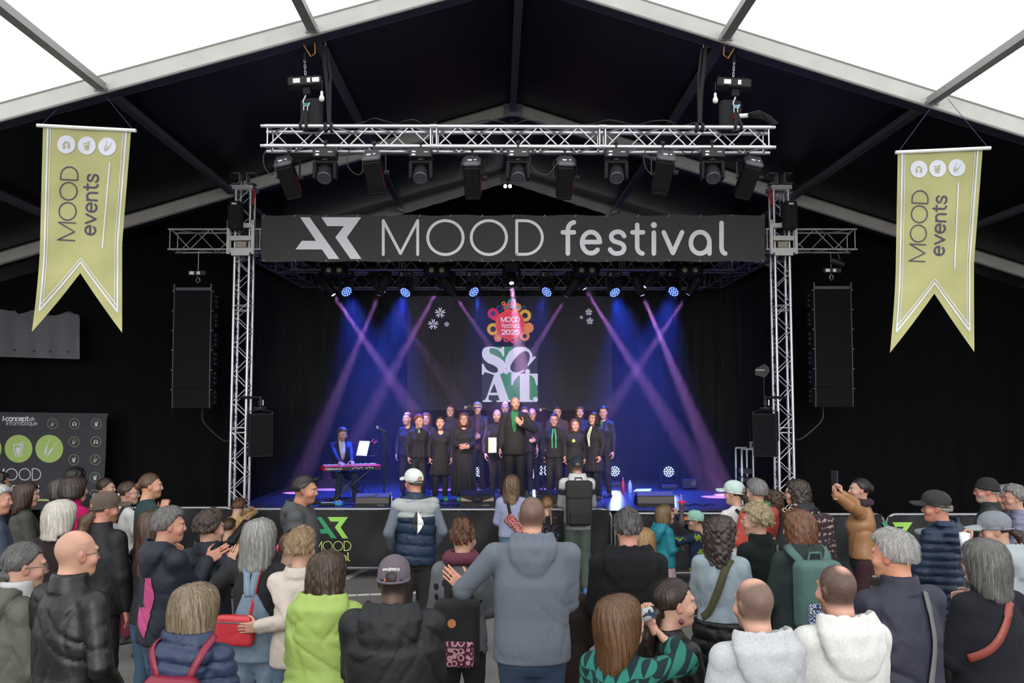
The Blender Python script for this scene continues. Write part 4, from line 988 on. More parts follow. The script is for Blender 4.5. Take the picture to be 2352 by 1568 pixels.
for (x, y, r) in ((1011, 718, 12.5), (995, 744.5, 12.5), (1026, 744.5, 6), (1352.5, 716.5, 8.5), (1335.5, 728.5, 4.2), (1355, 737, 8.5)):
    q = MB()
    for k in range(5):
        for s_ in (-.24, .24):
            a = 2 * PI * k / 5 - PI / 2 + s_; c_, s2_ = math.cos(a), math.sin(a)
            q.poly([FS2(x + (u * c_ - v * s2_) * r, y + (u * s2_ + v * c_) * r) for u, v in ((.08, 0), (.55, .095), (.92, .075), (1, 0), (.92, -.075), (.55, -.095))])
    q.build('white_blossom', EW, vw)
# ================================================================ stage lamps and haze
BLUE = (.03, .085, 1.0)
PURP = (.72, .30, 1.0)
LEDB = mat('blue_led_cell', '#101020', .4, emit=(.14, .24, 1.0), estr=2.6)
LENSP = mat('purple_lens', '#101020', .4, emit=(.85, .5, 1.0), estr=3)
WARMG = mat('unlit_blinder_lens', '#b8a48f', .25, spec=.8)
def spot(name, src, tgt, power, col, size, blend=.3, soft=.05):
    L = bpy.data.lights.new(name, 'SPOT'); L.energy = power; L.color = col; L.spot_size = math.radians(size); L.spot_blend = blend; L.shadow_soft_size = soft
    o = bpy.data.objects.new(name, L); COL.objects.link(o); o.location = src; o.rotation_euler = aim(Vector(tgt) - Vector(src)); return o
def wash_head(): return MB().lathe((0, 0, 0), [(.06, .12), (.10, .11), (.125, .05), (.13, -.01), (.128, -.03), (.118, -.03), (.115, -.02), (.01, -.02)], 20)
def wash_led():
    q = MB(); q.cyl((0, 0, -.02), (0, 0, -.03), .016, 8)
    for R, n in ((.045, 6), (.088, 12)):
        for k in range(n): q.cyl((R * math.cos(2 * PI * k / n), R * math.sin(2 * PI * k / n), -.02), (R * math.cos(2 * PI * k / n), R * math.sin(2 * PI * k / n), -.03), .016, 8)
    return q
YM = 16.65
WLAB = ['first', 'second', 'third', 'fourth', 'fifth', 'sixth']
for k, (px, py, dx, dz) in enumerate(((795, 668, .55, -.62), (932, 670, -.35, -.62), (1087, 669, .55, -.6), (1257, 669, -.55, -.6), (1411, 670, .35, -.62), (1548, 668, -.55, -.62))):
    c = P(px, py, YM - .1); top = Vector((c.x, c.y, zl - .02))
    t = thing('led_wash_light', '%s blue lit round wash lamp from the left under the stage roof' % WLAB[k], 'stage light', tuple(top), 'blue wash lamps under the stage roof')
    hh = top.z - c.z
    shared('clamp', 'clamp', clampb, BLKS, t, (0, .1, 0)); shared('base', 'mhbase', mh_base, BLKS, t, (0, .04, -.02)); shared('yoke', 'mhyoke', mh_yoke, BLK, t, (0, .04, -.02)); shared('display', 'mhdisp', mh_disp, PAPER, t, (0, .04, -.02))
    d = Vector((dx, -.62, dz)).normalized(); e = aim(d); o = c - top
    shared('head', 'washhead', wash_head, BLK, t, o, e, True); shared('led_cluster', 'washled', wash_led, LEDB, t, o, e)
    spot('wash_beam', c + d * .06, c + Vector((dx * 1.5, .4 if k in (0, 5) else -.35, -3.4)), 3900 * (.3 if k in (2, 3) else 1), BLUE, 60, .8, .1)
def beam_head(): return MB().lathe((0, 0, 0), [(.05, .22), (.095, .2), (.105, .08), (.10, -.05), (.075, -.18), (.05, -.25), (.046, -.25)], 16)
def beam_lens(): return MB().lathe((0, 0, 0), [(.044, -.251), (.03, -.252), (.004, -.252)], 14)
# (lens pixel, second pixel on its beam, depth change along the beam, power)
BEAMS = [((766, 677), (905, 880), -.2, 1.0), ((870, 678), (785, 880), .1, .8), ((880, 672), (1035, 900), -.4, 1.5), ((1008, 661), (945, 775), .2, .8), ((1045, 679), (1115, 780), .3, .5),
         ((1301, 681), (1232, 795), .2, .6), ((1343, 663), (1535, 965), -.3, 1.2), ((1480, 658), (1315, 915), -.2, 1.2), ((1476, 678), (1612, 1000), -.1, 1.5), ((1580, 676), (1472, 835), .3, .8)]
for k, (a, b, dy, pw_) in enumerate(BEAMS):
    lens = P(a[0], a[1], YM + .1); far = P(b[0], b[1], YM + .1 + dy); d = (far - lens).normalized()
    c = lens - d * .25; top = Vector((c.x, YM + .1, zl + .02))
    t = thing('beam_moving_head', 'black moving head throwing a purple beam, %s from the left' % ('first', 'second', 'third', 'fourth', 'fifth', 'sixth', 'seventh', 'eighth', 'ninth', 'last')[k], 'stage light', tuple(top), 'purple beam lamps under the stage roof')
    shared('base', 'mhbase', mh_base, BLKS, t, (0, 0, .06)); shared('yoke', 'mhyoke', mh_yoke, BLK, t, (0, 0, .12)); e = aim(d)
    shared('head', 'beamhead', beam_head, BLK, t, c - top, e, True); shared('lens', 'beamlens', beam_lens, LENSP, t, c - top, e)
    spot('purple_beam', lens + d * .01, far, 29000 * pw_, PURP, 6.5, .35, .03)
c = P(1175, 625, 16.0); t = thing('centre_spotlight', 'black moving head in the middle throwing a bright pink beam at the conductor', 'stage light', (c.x, c.y, zl + .05))
lens = P(1175, 650, 15.95); far = P(1192, 800, 15.1); d = (far - lens).normalized()
MB().box((c.x, c.y + .05, zl - .02), (.30, .2, .2), None, .03).build('base', BLKS, t)
for s in (-1, 1): MB().box((c.x + s * .15, c.y, zl - .25), (.05, .12, .36), None, .02).build('yoke_arm', BLK, t)
og = Vector((c.x, c.y, zl + .05))
shared('head', 'beamhead', beam_head, BLK, t, lens - d * .25 - og, aim(d), True); shared('lens', 'beamlens', beam_lens, LENSP, t, lens - d * .25 - og, aim(d))
spot('pink_beam', lens + d * .01, far, 42000, (1.0, .50, .95), 8.5, .4, .04)
# two-lamp blinders
for k, px in enumerate((767, 1003, 1348, 1585)):
    c = P(px, 620, 15.7); t = thing('two_lamp_blinder', 'unlit two-lamp blinder under the banner, %s from the left' % WLAB[k], 'stage light', tuple(c), 'two-lamp blinders under the banner')
    shared('housing', 'blbody', lambda: MB().box((0, .06, 0), (.46, .14, .22), None, .03), BLK, t)
    for s in (-1, 1):
        shared('lamp_ring', 'blring', lambda: MB().lathe((0, 0, 0), [(.075, .0), (.075, .02), (.06, .02), (.058, .0)], 16, Matrix.Rotation(PI / 2, 3, 'X')), BLKS, t, (s * .095, -.01, 0))
        shared('lamp_lens', 'bllens', lambda: MB().lathe((0, 0, 0), [(.058, .005), (.04, .018), (.015, .024), (.002, .025)], 16, Matrix.Rotation(PI / 2, 3, 'X')), WARMG, t, (s * .095, -.008, 0), None, True)
    MB().tube([c + Vector((-.24, .06, 0)), c + Vector((-.24, .06, .16)), c + Vector((.24, .06, .16)), c + Vector((.24, .06, 0))], .012, 6).build('bracket', BLKS, t)
# floor lamps at the back of the stage
for k, (px, py, lab) in enumerate(((1101, 1083, 'behind the long-skirted singer'), (1229, 1088, 'behind the conductor'), (1248, 1080, 'left of the man with backpack'), (1412, 1082, 'behind the singers at the right'), (1536, 1083, 'standing alone on the right of the stage'))):
    Yf = 18.2 if k != 4 else 17.6
    c = P(px, py, Yf); t = thing('floor_wash_light', 'round blue-white floor lamp %s' % lab, 'stage light', (c.x, c.y, STZ), 'round floor lamps at the back of the stage')
    d = Vector(((0 - c.x) * .05, -1, .12)).normalized(); e = aim(d); o = Vector((0, 0, c.z - STZ))
    shared('base', 'flbase', lambda: MB().box((0, .05, .05), (.34, .22, .1), None, .02), BLKS, t)
    shared('yoke', 'flyoke', lambda: MB().box((-.155, .05, .2), (.035, .12, .24), None, .012).box((.155, .05, .2), (.035, .12, .24), None, .012), BLK, t)
    shared('head', 'washhead', wash_head, BLK, t, o, e, True); shared('led_cluster', 'washled2', wash_led, mat('bright_led_cell', '#101020', .4, emit=(.5, .62, 1.0), estr=2.5), t, o, e)
    spot('floor_beam', c + d * .06, c + d * 4, 60, (.35, .5, 1.0), 60, .8, .08)
# ridge work lamp in the rear
c = P(1166, 428, 19.6); g = thing('ridge_work_lamp', 'small bright twin work lamp under the rear ridge', 'lamp', tuple(c))
for s in (-1, 1): MB().lathe(c + Vector((s * .055, 0, 0)), [(.01, .05), (.035, .03), (.04, 0), (.03, -.03), (.005, -.035)], 12).build('lamp_bulb', mat('lit_work_bulb', '#ffffff', .4, emit=(.85, .9, 1), estr=3), g, smooth=True)
MB().box(c + Vector((0, .03, .05)), (.16, .04, .05)).build('lamp_bracket', BLKS, g)
# haze in the stage space
hz = MB().box((0, 17.15, 2.95), (9.2, 5.0, 4.45)).build('stage_haze', None)
hm = bpy.data.materials.new('thin_stage_haze'); hm.use_nodes = True; nt = hm.node_tree
for n in list(nt.nodes): nt.nodes.remove(n)
out = nt.nodes.new('ShaderNodeOutputMaterial'); vsn = nt.nodes.new('ShaderNodeVolumeScatter'); vsn.inputs['Density'].default_value = .013; vsn.inputs['Anisotropy'].default_value = .0
nt.links.new(vsn.outputs[0], out.inputs['Volume'])
hz.data.materials.clear(); hz.data.materials.append(hm)
tag(hz, 'thin haze hanging over the stage in which beams show', 'haze', kind='stuff')
# ================================================================ people: smooth-blended implicit bodies turned into meshes
f32 = np.float32
HAIRK = .62; CLOTHK = .66; SKINK = .62
class Field:
    def __init__(s, lo, hi, h):
        s.h = h; s.lo = np.array(lo, f32); n = np.maximum(4, np.ceil((np.array(hi) - s.lo) / h).astype(int) + 1)
        s.ax = [(s.lo[i] + h * np.arange(n[i])).astype(f32) for i in range(3)]
        s.F = np.full(tuple(n), .5, f32)
    def xyz(s, sl=None):
        a = s.ax if sl is None else [s.ax[i][sl[i]] for i in range(3)]
        return a[0][:, None, None], a[1][None, :, None], a[2][None, None, :]
    def reg(s, lo, hi, m):
        sl = []
        for i in range(3):
            a = int(math.floor((lo[i] - m - s.lo[i]) / s.h)); b = int(math.ceil((hi[i] + m - s.lo[i]) / s.h)) + 1
            a = max(a, 0); b = min(b, len(s.ax[i]))
            if b - a < 1: return None
            sl.append(slice(a, b))
        return tuple(sl)
    def op(s, prim, k=.02, mode='u'):
        fn, lo, hi = prim
        sl = s.reg(lo, hi, k + 3 * s.h)
        if sl is None: return s
        d = fn(*s.xyz(sl)); A = s.F[sl]
        if mode == 'u': t = np.clip(.5 + .5 * (d - A) / k, 0, 1); s.F[sl] = d * (1 - t) + A * t - k * t * (1 - t)
        elif mode == 's': d = -d; t = np.clip(.5 - .5 * (d - A) / k, 0, 1); s.F[sl] = d * (1 - t) + A * t + k * t * (1 - t)
        return s
    def cut(s, fn, k=.01):
        """keep only where fn < 0"""
        d = np.broadcast_to(fn(*s.xyz()), s.F.shape); A = s.F; t = np.clip(.5 - .5 * (d - A) / k, 0, 1); s.F = (d * (1 - t) + A * t + k * t * (1 - t)).astype(f32); return s
    def samp(s, p):
        q = (p - s.lo) / s.h; n = np.array(s.F.shape); i = np.clip(np.floor(q).astype(int), 0, n - 2); t = np.clip(q - i, 0, 1); r = 0
        for a in (0, 1):
            for b in (0, 1):
                for c in (0, 1):
                    r = r + s.F[i[:, 0] + a, i[:, 1] + b, i[:, 2] + c] * (t[:, 0] if a else 1 - t[:, 0]) * (t[:, 1] if b else 1 - t[:, 1]) * (t[:, 2] if c else 1 - t[:, 2])
        return r
    def grad(s, p):
        e = s.h; g = np.stack([s.samp(p + d) - s.samp(p - d) for d in np.eye(3) * e], 1); return g / np.maximum(np.linalg.norm(g, axis=1, keepdims=True), 1e-6)
    def disp(s, fn): s.F = (s.F + fn(*s.xyz())).astype(f32); return s
    def mesh(s):
        F = s.F; F[0] = F[-1] = .1; F[:, 0] = F[:, -1] = .1; F[:, :, 0] = F[:, :, -1] = .1
        S = F < 0
        c = [(i, j, k) for i in (0, 1) for j in (0, 1) for k in (0, 1)]
        n = np.array(F.shape) - 1
        cnt = np.zeros(tuple(n), np.uint8)
        for (i, j, k) in c: cnt += S[i:i + n[0], j:j + n[1], k:k + n[2]]
        act = (cnt > 0) & (cnt < 8)
        I = np.argwhere(act)
        if len(I) == 0: return np.zeros((0, 3), f32), np.zeros((0, 4), np.int32)
        idx = np.full(tuple(n), -1, np.int32); idx[act] = np.arange(len(I))
        V = np.stack([F[I[:, 0] + i, I[:, 1] + j, I[:, 2] + k] for (i, j, k) in c], 1)
        pos = np.zeros((len(I), 3), f32); num = np.zeros(len(I), f32)
        for a in range(8):
            for b in range(a + 1, 8):
                df = [c[b][t] - c[a][t] for t in range(3)]
                if sum(abs(x) for x in df) != 1: continue
                m = (V[:, a] < 0) != (V[:, b] < 0)
                t = V[m, a] / (V[m, a] - V[m, b])
                pos[m] += np.array(c[a], f32) + t[:, None] * np.array(df, f32); num[m] += 1
        v = s.lo + s.h * (I + pos / num[:, None])
        Q = []
        for ax in range(3):
            o = [t for t in range(3) if t != ax]
            A = np.take(S, range(0, F.shape[ax] - 1), ax); B = np.take(S, range(1, F.shape[ax]), ax)
            E = np.argwhere(A != B)
            E = E[(E[:, o[0]] > 0) & (E[:, o[1]] > 0) & (E[:, o[0]] < n[o[0]] ) & (E[:, o[1]] < n[o[1]])]
            if len(E) == 0: continue
            def g(d0, d1):
                q = E.copy(); q[:, o[0]] -= d0; q[:, o[1]] -= d1; return idx[q[:, 0], q[:, 1], q[:, 2]]
            q = np.stack([g(1, 1), g(0, 1), g(0, 0), g(1, 0)], 1)
            fl = S[E[:, 0], E[:, 1], E[:, 2]]
            if ax == 1: fl = ~fl
            q[~fl] = q[~fl][:, ::-1]
            Q.append(q)
        Q = np.concatenate(Q); Q = Q[(Q >= 0).all(1)]
        return v.astype(f32), Q
def _n(p): return np.array(p, f32)
def cap(a, b, ra, rb=None):
    a = _n(a); b = _n(b); rb = ra if rb is None else rb; d = b - a; L2 = max(float(d @ d), 1e-9); R = max(ra, rb)
    def fn(x, y, z):
        px, py, pz = x - a[0], y - a[1], z - a[2]
        t = np.clip((px * d[0] + py * d[1] + pz * d[2]) / L2, 0, 1)
        return np.sqrt((px - t * d[0]) ** 2 + (py - t * d[1]) ** 2 + (pz - t * d[2]) ** 2) - (ra + (rb - ra) * t)
    return fn, np.minimum(a, b) - R, np.maximum(a, b) + R
def ell(c, r, R=None):
    c = _n(c); r = _n(r); m = float(r.min())
    M = None if R is None else np.array(R.to_3x3() if hasattr(R, 'to_3x3') else R, f32)
    def fn(x, y, z):
        px, py, pz = x - c[0], y - c[1], z - c[2]
        if M is not None: px, py, pz = (M[0, 0] * px + M[1, 0] * py + M[2, 0] * pz, M[0, 1] * px + M[1, 1] * py + M[2, 1] * pz, M[0, 2] * px + M[1, 2] * py + M[2, 2] * pz)
        k0 = np.sqrt((px / r[0]) ** 2 + (py / r[1]) ** 2 + (pz / r[2]) ** 2); k1 = np.sqrt((px / r[0] ** 2) ** 2 + (py / r[1] ** 2) ** 2 + (pz / r[2] ** 2) ** 2)
        return k0 * (k0 - 1) / np.maximum(k1, 1e-6)
    rr = r if M is None else np.full(3, r.max())
    return fn, c - rr, c + rr
def rbox(c, hf, rad, R=None):
    c = _n(c); hf = _n(hf); M = None if R is None else np.array(R, f32)
    def fn(x, y, z):
        px, py, pz = x - c[0], y - c[1], z - c[2]
        if M is not None: px, py, pz = (M[0, 0] * px + M[1, 0] * py + M[2, 0] * pz, M[0, 1] * px + M[1, 1] * py + M[2, 1] * pz, M[0, 2] * px + M[1, 2] * py + M[2, 2] * pz)
        qx, qy, qz = np.abs(px) - hf[0] + rad, np.abs(py) - hf[1] + rad, np.abs(pz) - hf[2] + rad
        return np.sqrt(np.maximum(qx, 0) ** 2 + np.maximum(qy, 0) ** 2 + np.maximum(qz, 0) ** 2) + np.minimum(np.maximum(qx, np.maximum(qy, qz)), 0) - rad
    rr = hf if M is None else np.full(3, float(np.linalg.norm(hf)))
    return fn, c - rr, c + rr
def loft(secs, p=2.0):
    s = np.array(sorted(secs), f32); zz = s[:, 0]
    def fn(x, y, z):
        zf = np.asarray(z).ravel()
        g = lambda k: np.interp(zf, zz, s[:, k]).astype(f32)[None, None, :]
        cx, cy_, rx, ry = g(1), g(2), g(3), g(4)
        k = ((np.abs(x - cx) / rx) ** p + (np.abs(y - cy_) / ry) ** p) ** (1 / p)
        d = (k - 1) * np.minimum(rx, ry)
        return np.maximum(d, np.maximum(z - zz[-1], zz[0] - z))
    lo = (float((s[:, 1] - s[:, 3]).min()), float((s[:, 2] - s[:, 4]).min()), float(zz[0])); hi = (float((s[:, 1] + s[:, 3]).max()), float((s[:, 2] + s[:, 4]).max()), float(zz[-1]))
    return fn, np.array(lo), np.array(hi)
def torus(c, R1, R2, r, tilt=0.):
    c = _n(c); ct, st = math.cos(tilt), math.sin(tilt)
    def fn(x, y, z):
        px, py, pz = x - c[0], y - c[1], z - c[2]
        py, pz = ct * py + st * pz, -st * py + ct * pz
        k = np.sqrt((px / R1) ** 2 + (py / R2) ** 2); q = (k - 1) * min(R1, R2)
        return np.sqrt(q * q + pz * pz) - r
    m = max(R1, R2) + r
    return fn, c - m, c + m
def folds(amp, seed, fz=1.0):
    rs = np.random.RandomState(seed); a = rs.uniform(0, 6.28, 9); k = rs.uniform(.8, 1.25, 6)
    def fn(x, y, z):
        w = np.sin(9 * x + 5 * z + a[0]) + np.sin(8 * y - 6 * z + a[1])
        w2 = np.sin(17 * z + 9 * x + a[5]) + np.sin(13 * x - 15 * y + a[6])
        r1 = np.abs(np.sin(15 * k[0] * fz * z + 9 * k[1] * x + 1.3 * w + .5 * w2 + a[2])); r2 = np.abs(np.sin(19 * k[2] * x - 10 * k[3] * fz * z + 8 * y + w + .6 * w2 + a[3]))
        m1 = .5 + .5 * np.sin(6 * z + 5 * x + a[7] + w); m2 = .5 + .5 * np.sin(7 * x - 5 * z + a[8])
        f = (np.exp(-(r1 / .30) ** 2)) * m1 * 1.3 + (np.exp(-(r2 / .26) ** 2)) * m2 * 1.1
        return (amp * f + amp * .25 * w).astype(f32)
    return fn
def vmesh(name, v, q, m, parent=None, attr=None, smooth=True):
    me = bpy.data.meshes.new(name); fastmesh(me, v, q)
    for k in (m if isinstance(m, (list, tuple)) else [m]): me.materials.append(k)
    me.polygons.foreach_set('use_smooth', np.ones(len(q), bool))
    if attr is not None:
        at = me.color_attributes.new('tone', 'FLOAT_COLOR', 'POINT')
        at.data.foreach_set('color', np.concatenate([attr, np.ones((len(attr), 1), f32)], 1).astype(f32).ravel())
    me.update()
    return me
def skin_mat():
    if 'skin' in MATS: return MATS['skin']
    m = mat('skin', '#d0a088', .5, bump=.12, bscale=350, spec=.4); nt = m.node_tree
    a = nt.nodes.new('ShaderNodeVertexColor'); a.layer_name = 'tone'
    nt.links.new(a.outputs['Color'], nt.nodes['Principled BSDF'].inputs['Base Color'])
    m.node_tree.nodes['Principled BSDF'].inputs['Subsurface Weight'].default_value = 0
    return m
def hair_mat(c1, c2, sc=1.0):
    key = 'hair_%s_%s' % (c1.strip('#'), c2.strip('#'))
    if key in MATS: return MATS[key]
    m = mat(key, c1, .42, spec=.45); nt = m.node_tree; b = nt.nodes['Principled BSDF']
    tc = nt.nodes.new('ShaderNodeTexCoord'); mp = nt.nodes.new('ShaderNodeMapping'); mp.inputs['Scale'].default_value = (170 * sc, 170 * sc, 9)
    n = nt.nodes.new('ShaderNodeTexNoise'); n.inputs['Scale'].default_value = 1.0; n.inputs['Detail'].default_value = 3; n.inputs['Distortion'].default_value = .6
    cr = nt.nodes.new('ShaderNodeValToRGB'); cr.color_ramp.elements[0].position = .36; cr.color_ramp.elements[1].position = .66
    h1 = np.array(lin(c1)); h2 = np.array(lin(c2)); cr.color_ramp.elements[0].color = (*(h1 * HAIRK * .8), 1); cr.color_ramp.elements[1].color = (*((h1 + h2) * .5 * HAIRK), 1)  # base darker than the strands: shade between locks put into the colour
    bp = nt.nodes.new('ShaderNodeBump'); bp.inputs['Strength'].default_value = .55; bp.inputs['Distance'].default_value = .006
    nt.links.new(tc.outputs['Object'], mp.inputs[0]); nt.links.new(mp.outputs[0], n.inputs['Vector']); nt.links.new(n.outputs['Fac'], cr.inputs[0]); nt.links.new(cr.outputs[0], b.inputs['Base Color'])
    nt.links.new(n.outputs['Fac'], bp.inputs['Height']); nt.links.new(bp.outputs[0], b.inputs['Normal'])
    return m
def cloth_mat(kind, c):
    key = '%s_%s' % (kind, c.strip('#'))
    if key in MATS: return MATS[key]
    c = lin(c); kl = (.3 * c[0] + .59 * c[1] + .11 * c[2]) ** .2 * CLOTHK; c = tuple(v * kl for v in c)
    if kind == 'knit': return mat(key, c, .9, bump=.3, bscale=330, var=.10, vscale=90)
    if kind == 'denim': return mat(key, c, .85, bump=.3, bscale=260, var=.2, vscale=14)
    if kind == 'leather': return mat(key, c, .42, bump=.3, bscale=24, var=.06, vscale=12, spec=.35)
    if kind == 'shell': return mat(key, c, .62, bump=.55, bscale=20, var=.05, vscale=8, spec=.3)
    if kind == 'puffer': return mat(key, c, .48, bump=.6, bscale=30, var=.06, vscale=8, spec=.3)
    if kind == 'fleece': return mat(key, c, .95, bump=.35, bscale=220, var=.12, vscale=60, spec=.2)
    return mat(key, c, .85, bump=.3, bscale=120, var=.07, vscale=30)
# ---------------------------------------------------------------- hands (fingers along -Z, palm to -X, thumb to +Y), right hand
_HAND = {}
def hand_mesh(style, h=.0042):
    if (style, h) in _HAND: return _HAND[(style, h)]
    F = Field((-.10, -.075, -.215), (.05, .085, .06), h)
    F.op(cap((0, 0, .05), (0, 0, -.005), .027, .024), .01)
    F.op(rbox((0, 0, -.05), (.014, .040, .048), .013), .018)
    F.op(ell((-.006, .026, -.04), (.016, .02, .034)), .012)
    curl = {'relaxed': (.35, .45, .3), 'flat': (.06, .08, .06), 'grip': (.95, 1.05, .5), 'point': (.2, .3, .2)}[style]
    for y, L, r in ((.030, .076, .0088), (.010, .084, .0092), (-.011, .078, .0088), (-.031, .060, .0076)):
        p = np.array((0, y, -.092)); a = .0; fan = y * (1.6 if style == 'flat' else .5)
        for seg, cu in zip((.46, .30, .24), curl):
            a += cu; d = np.array((-math.sin(a), fan * .9, -math.cos(a))); d /= np.linalg.norm(d); p2 = p + d * L * seg
            F.op(cap(p, p2, r, r * .9), .004); p = p2
    p = np.array((-.006, .034, -.022))
    for L, d, r in ((.042, (-.35, .72, -.6), .0115), (.032, (-.4, .35, -.85), .010), (.024, (-.45, .1, -.9), .009)):
        d = np.array(d) / np.linalg.norm(d); p2 = p + d * L; F.op(cap(p, p2, r, r * .9), .006); p = p2
    _HAND[(style, h)] = F.mesh(); return _HAND[(style, h)]
def place_hand(style, W, d, thumb, side, h, s=1.0):
    v, q = hand_mesh(style, h); v = v.copy() * s
    if side < 0: v[:, 0] *= -1; q = q[:, ::-1]
    z = -np.array(d, float) / np.linalg.norm(d); y = np.array(thumb, float); y = y - z * (y @ z)
    if np.linalg.norm(y) < 1e-3: y = np.array((0, 0, 1.)) - z * z[2]
    y /= np.linalg.norm(y); x = np.cross(y, z)
    return (v @ np.stack([x, y, z])).astype(f32) + np.array(W, f32), q
# ---------------------------------------------------------------- heads
def head_field(sp, h, nb):
    fem = sp.get('fem', 0); F = Field((-.105, -.135, min(-.30, nb[2] - .03)), (.105, .135, .135), h)
    w = .96 if fem else 1.0
    F.op(ell((0, -.014, .026), (.075 * w, .095, .089)), .01)
    F.op(ell((0, .018, -.035), (.060 * w, .072, .085)), .035)
    F.op(ell((0, .053, -.096), (.030 * w, .027, .021)), .04)
    F.op(cap((0, -.022, -.05), (nb[0], nb[1], nb[2]), .047 if fem else .056, .05 if fem else .062), .03)
    F.op(ell((0, .082, .020), (.047, .013, .010)), .018)
    for s in (-1, 1):
        F.op(ell((s * .031, .094, -.004), (.017, .016, .010)), .010, 's')
        F.op(ell((s * .031, .0745, -.004), (.0135, .012, .0105)), .003)
        F.op(ell((s * .046, .058, -.036), (.018, .020, .018)), .03)
        F.op(ell((s * .0765 * w, -.006, -.012), (.009, .019, .031), Euler((.18, s * .22, 0)).to_matrix()), .006)
        F.op(ell((s * .086 * w, .0, -.008), (.006, .010, .018), Euler((.18, s * .22, 0)).to_matrix()), .004, 's')
    F.op(cap((0, .084, .006), (0, .1015, -.029), .0085, .0110), .014); F.op(ell((0, .093, -.035), (.0165, .013, .009)), .010)
    F.op(ell((0, .0790, -.066), (.022, .009, .0055)), .009); F.op(ell((0, .0775, -.0770), (.019, .009, .0060)), .009)
    if sp.get('sing'): F.op(ell((0, .092, -.074), (.013, .018, .009)), .004, 's')
    if sp.get('beard'): F.op(ell((0, .045, -.088), (.050, .047, .042)), .02)
    return F
def head_tone(v, sp):
    sk = np.array(lin(sp.get('skin', '#d0a18a')), f32) * SKINK; n = len(v); C = np.tile(sk, (n, 1)); x, y, z = np.abs(v[:, 0]), v[:, 1], v[:, 2]
    def mix(mask, c): 
        nonlocal C
        mask = np.clip(mask, 0, 1)[:, None]; C = C * (1 - mask) + np.array(c, f32) * mask
    red = np.array((sk[0] * .95, sk[1] * .62, sk[2] * .6))
    mix(.45 * np.exp(-(((x - .045) / .02) ** 2 + ((y - .06) / .03) ** 2 + ((z + .035) / .022) ** 2)), red)
    mix(.5 * np.exp(-((x / .012) ** 2 + ((y - .11) / .02) ** 2 + ((z + .032) / .015) ** 2)), red)
    mix(.5 * (x > .07) * (z < .03) * (z > -.05) * (y > -.03) * (y < .02), red)
    mix(np.exp(-((x / .024) ** 4 + ((z + .0715) / .011) ** 4)) * (y > .075) * .9, np.array((sk[0] * .72, sk[1] * .38, sk[2] * .40)))
    hc = np.array(lin(sp.get('hc', '#3a2a22')), f32)
    mix(np.exp(-(((z - .0185 + .25 * (x - .033) * (x > .033)) / .006) ** 2)) * (x > .012) * (x < .050) * (y > .05) * .6, hc * .7)
    mix(np.exp(-(((x - .031) / .0125) ** 4 + ((z + .004) / .0062) ** 4)) * (y > .07), (.55, .52, .5))
    mix(np.exp(-(((x - .031) / .006) ** 4 + ((z + .004) / .0062) ** 4)) * (y > .07), (.03, .02, .015))
    mix(np.exp(-(((x - .031) / .016) ** 4 + ((z - .003) / .0032) ** 4)) * (y > .065) * .7, (.05, .03, .025))
    if sp.get('sing'): mix(np.exp(-((x / .013) ** 4 + ((z + .074) / .008) ** 4)) * (y > .06), (.04, .012, .012))
    st = sp.get('stubble', 0)
    if st: mix(st * np.clip((-.035 - z) / .02, 0, 1) * np.clip((y - .0) / .02, 0, 1) * (1 - np.exp(-((x / .02) ** 4 + ((z + .0715) / .009) ** 4))) * np.clip((z + .125) / .01, 0, 1), hc)
    bz = sp.get('buzz', 0)
    if bz:   # cropped hair shows as tone on the scalp
        line = np.where(y > .045, .075, np.where(y > .0, -.01 + 1.1 * np.clip(y - .01, 0, 1), -.07))
        m_ = np.clip((z - line + .008) / .03, 0, 1) * np.clip((.095 - y) / .02, 0, 1)
        if sp.get('tonsure') is not None:
            cx, cy_, R = sp['tonsure']; rr = np.sqrt(v[:, 0] ** 2 + (y - cy_) ** 2); m_ = m_ * np.where(z > .06, np.clip((rr - R) / .03, 0, 1), 1) if R > 0 else m_
        rn = np.random.RandomState(3).uniform(.93, 1.03, len(v)); mix(bz * m_ * rn, hc)
    return C
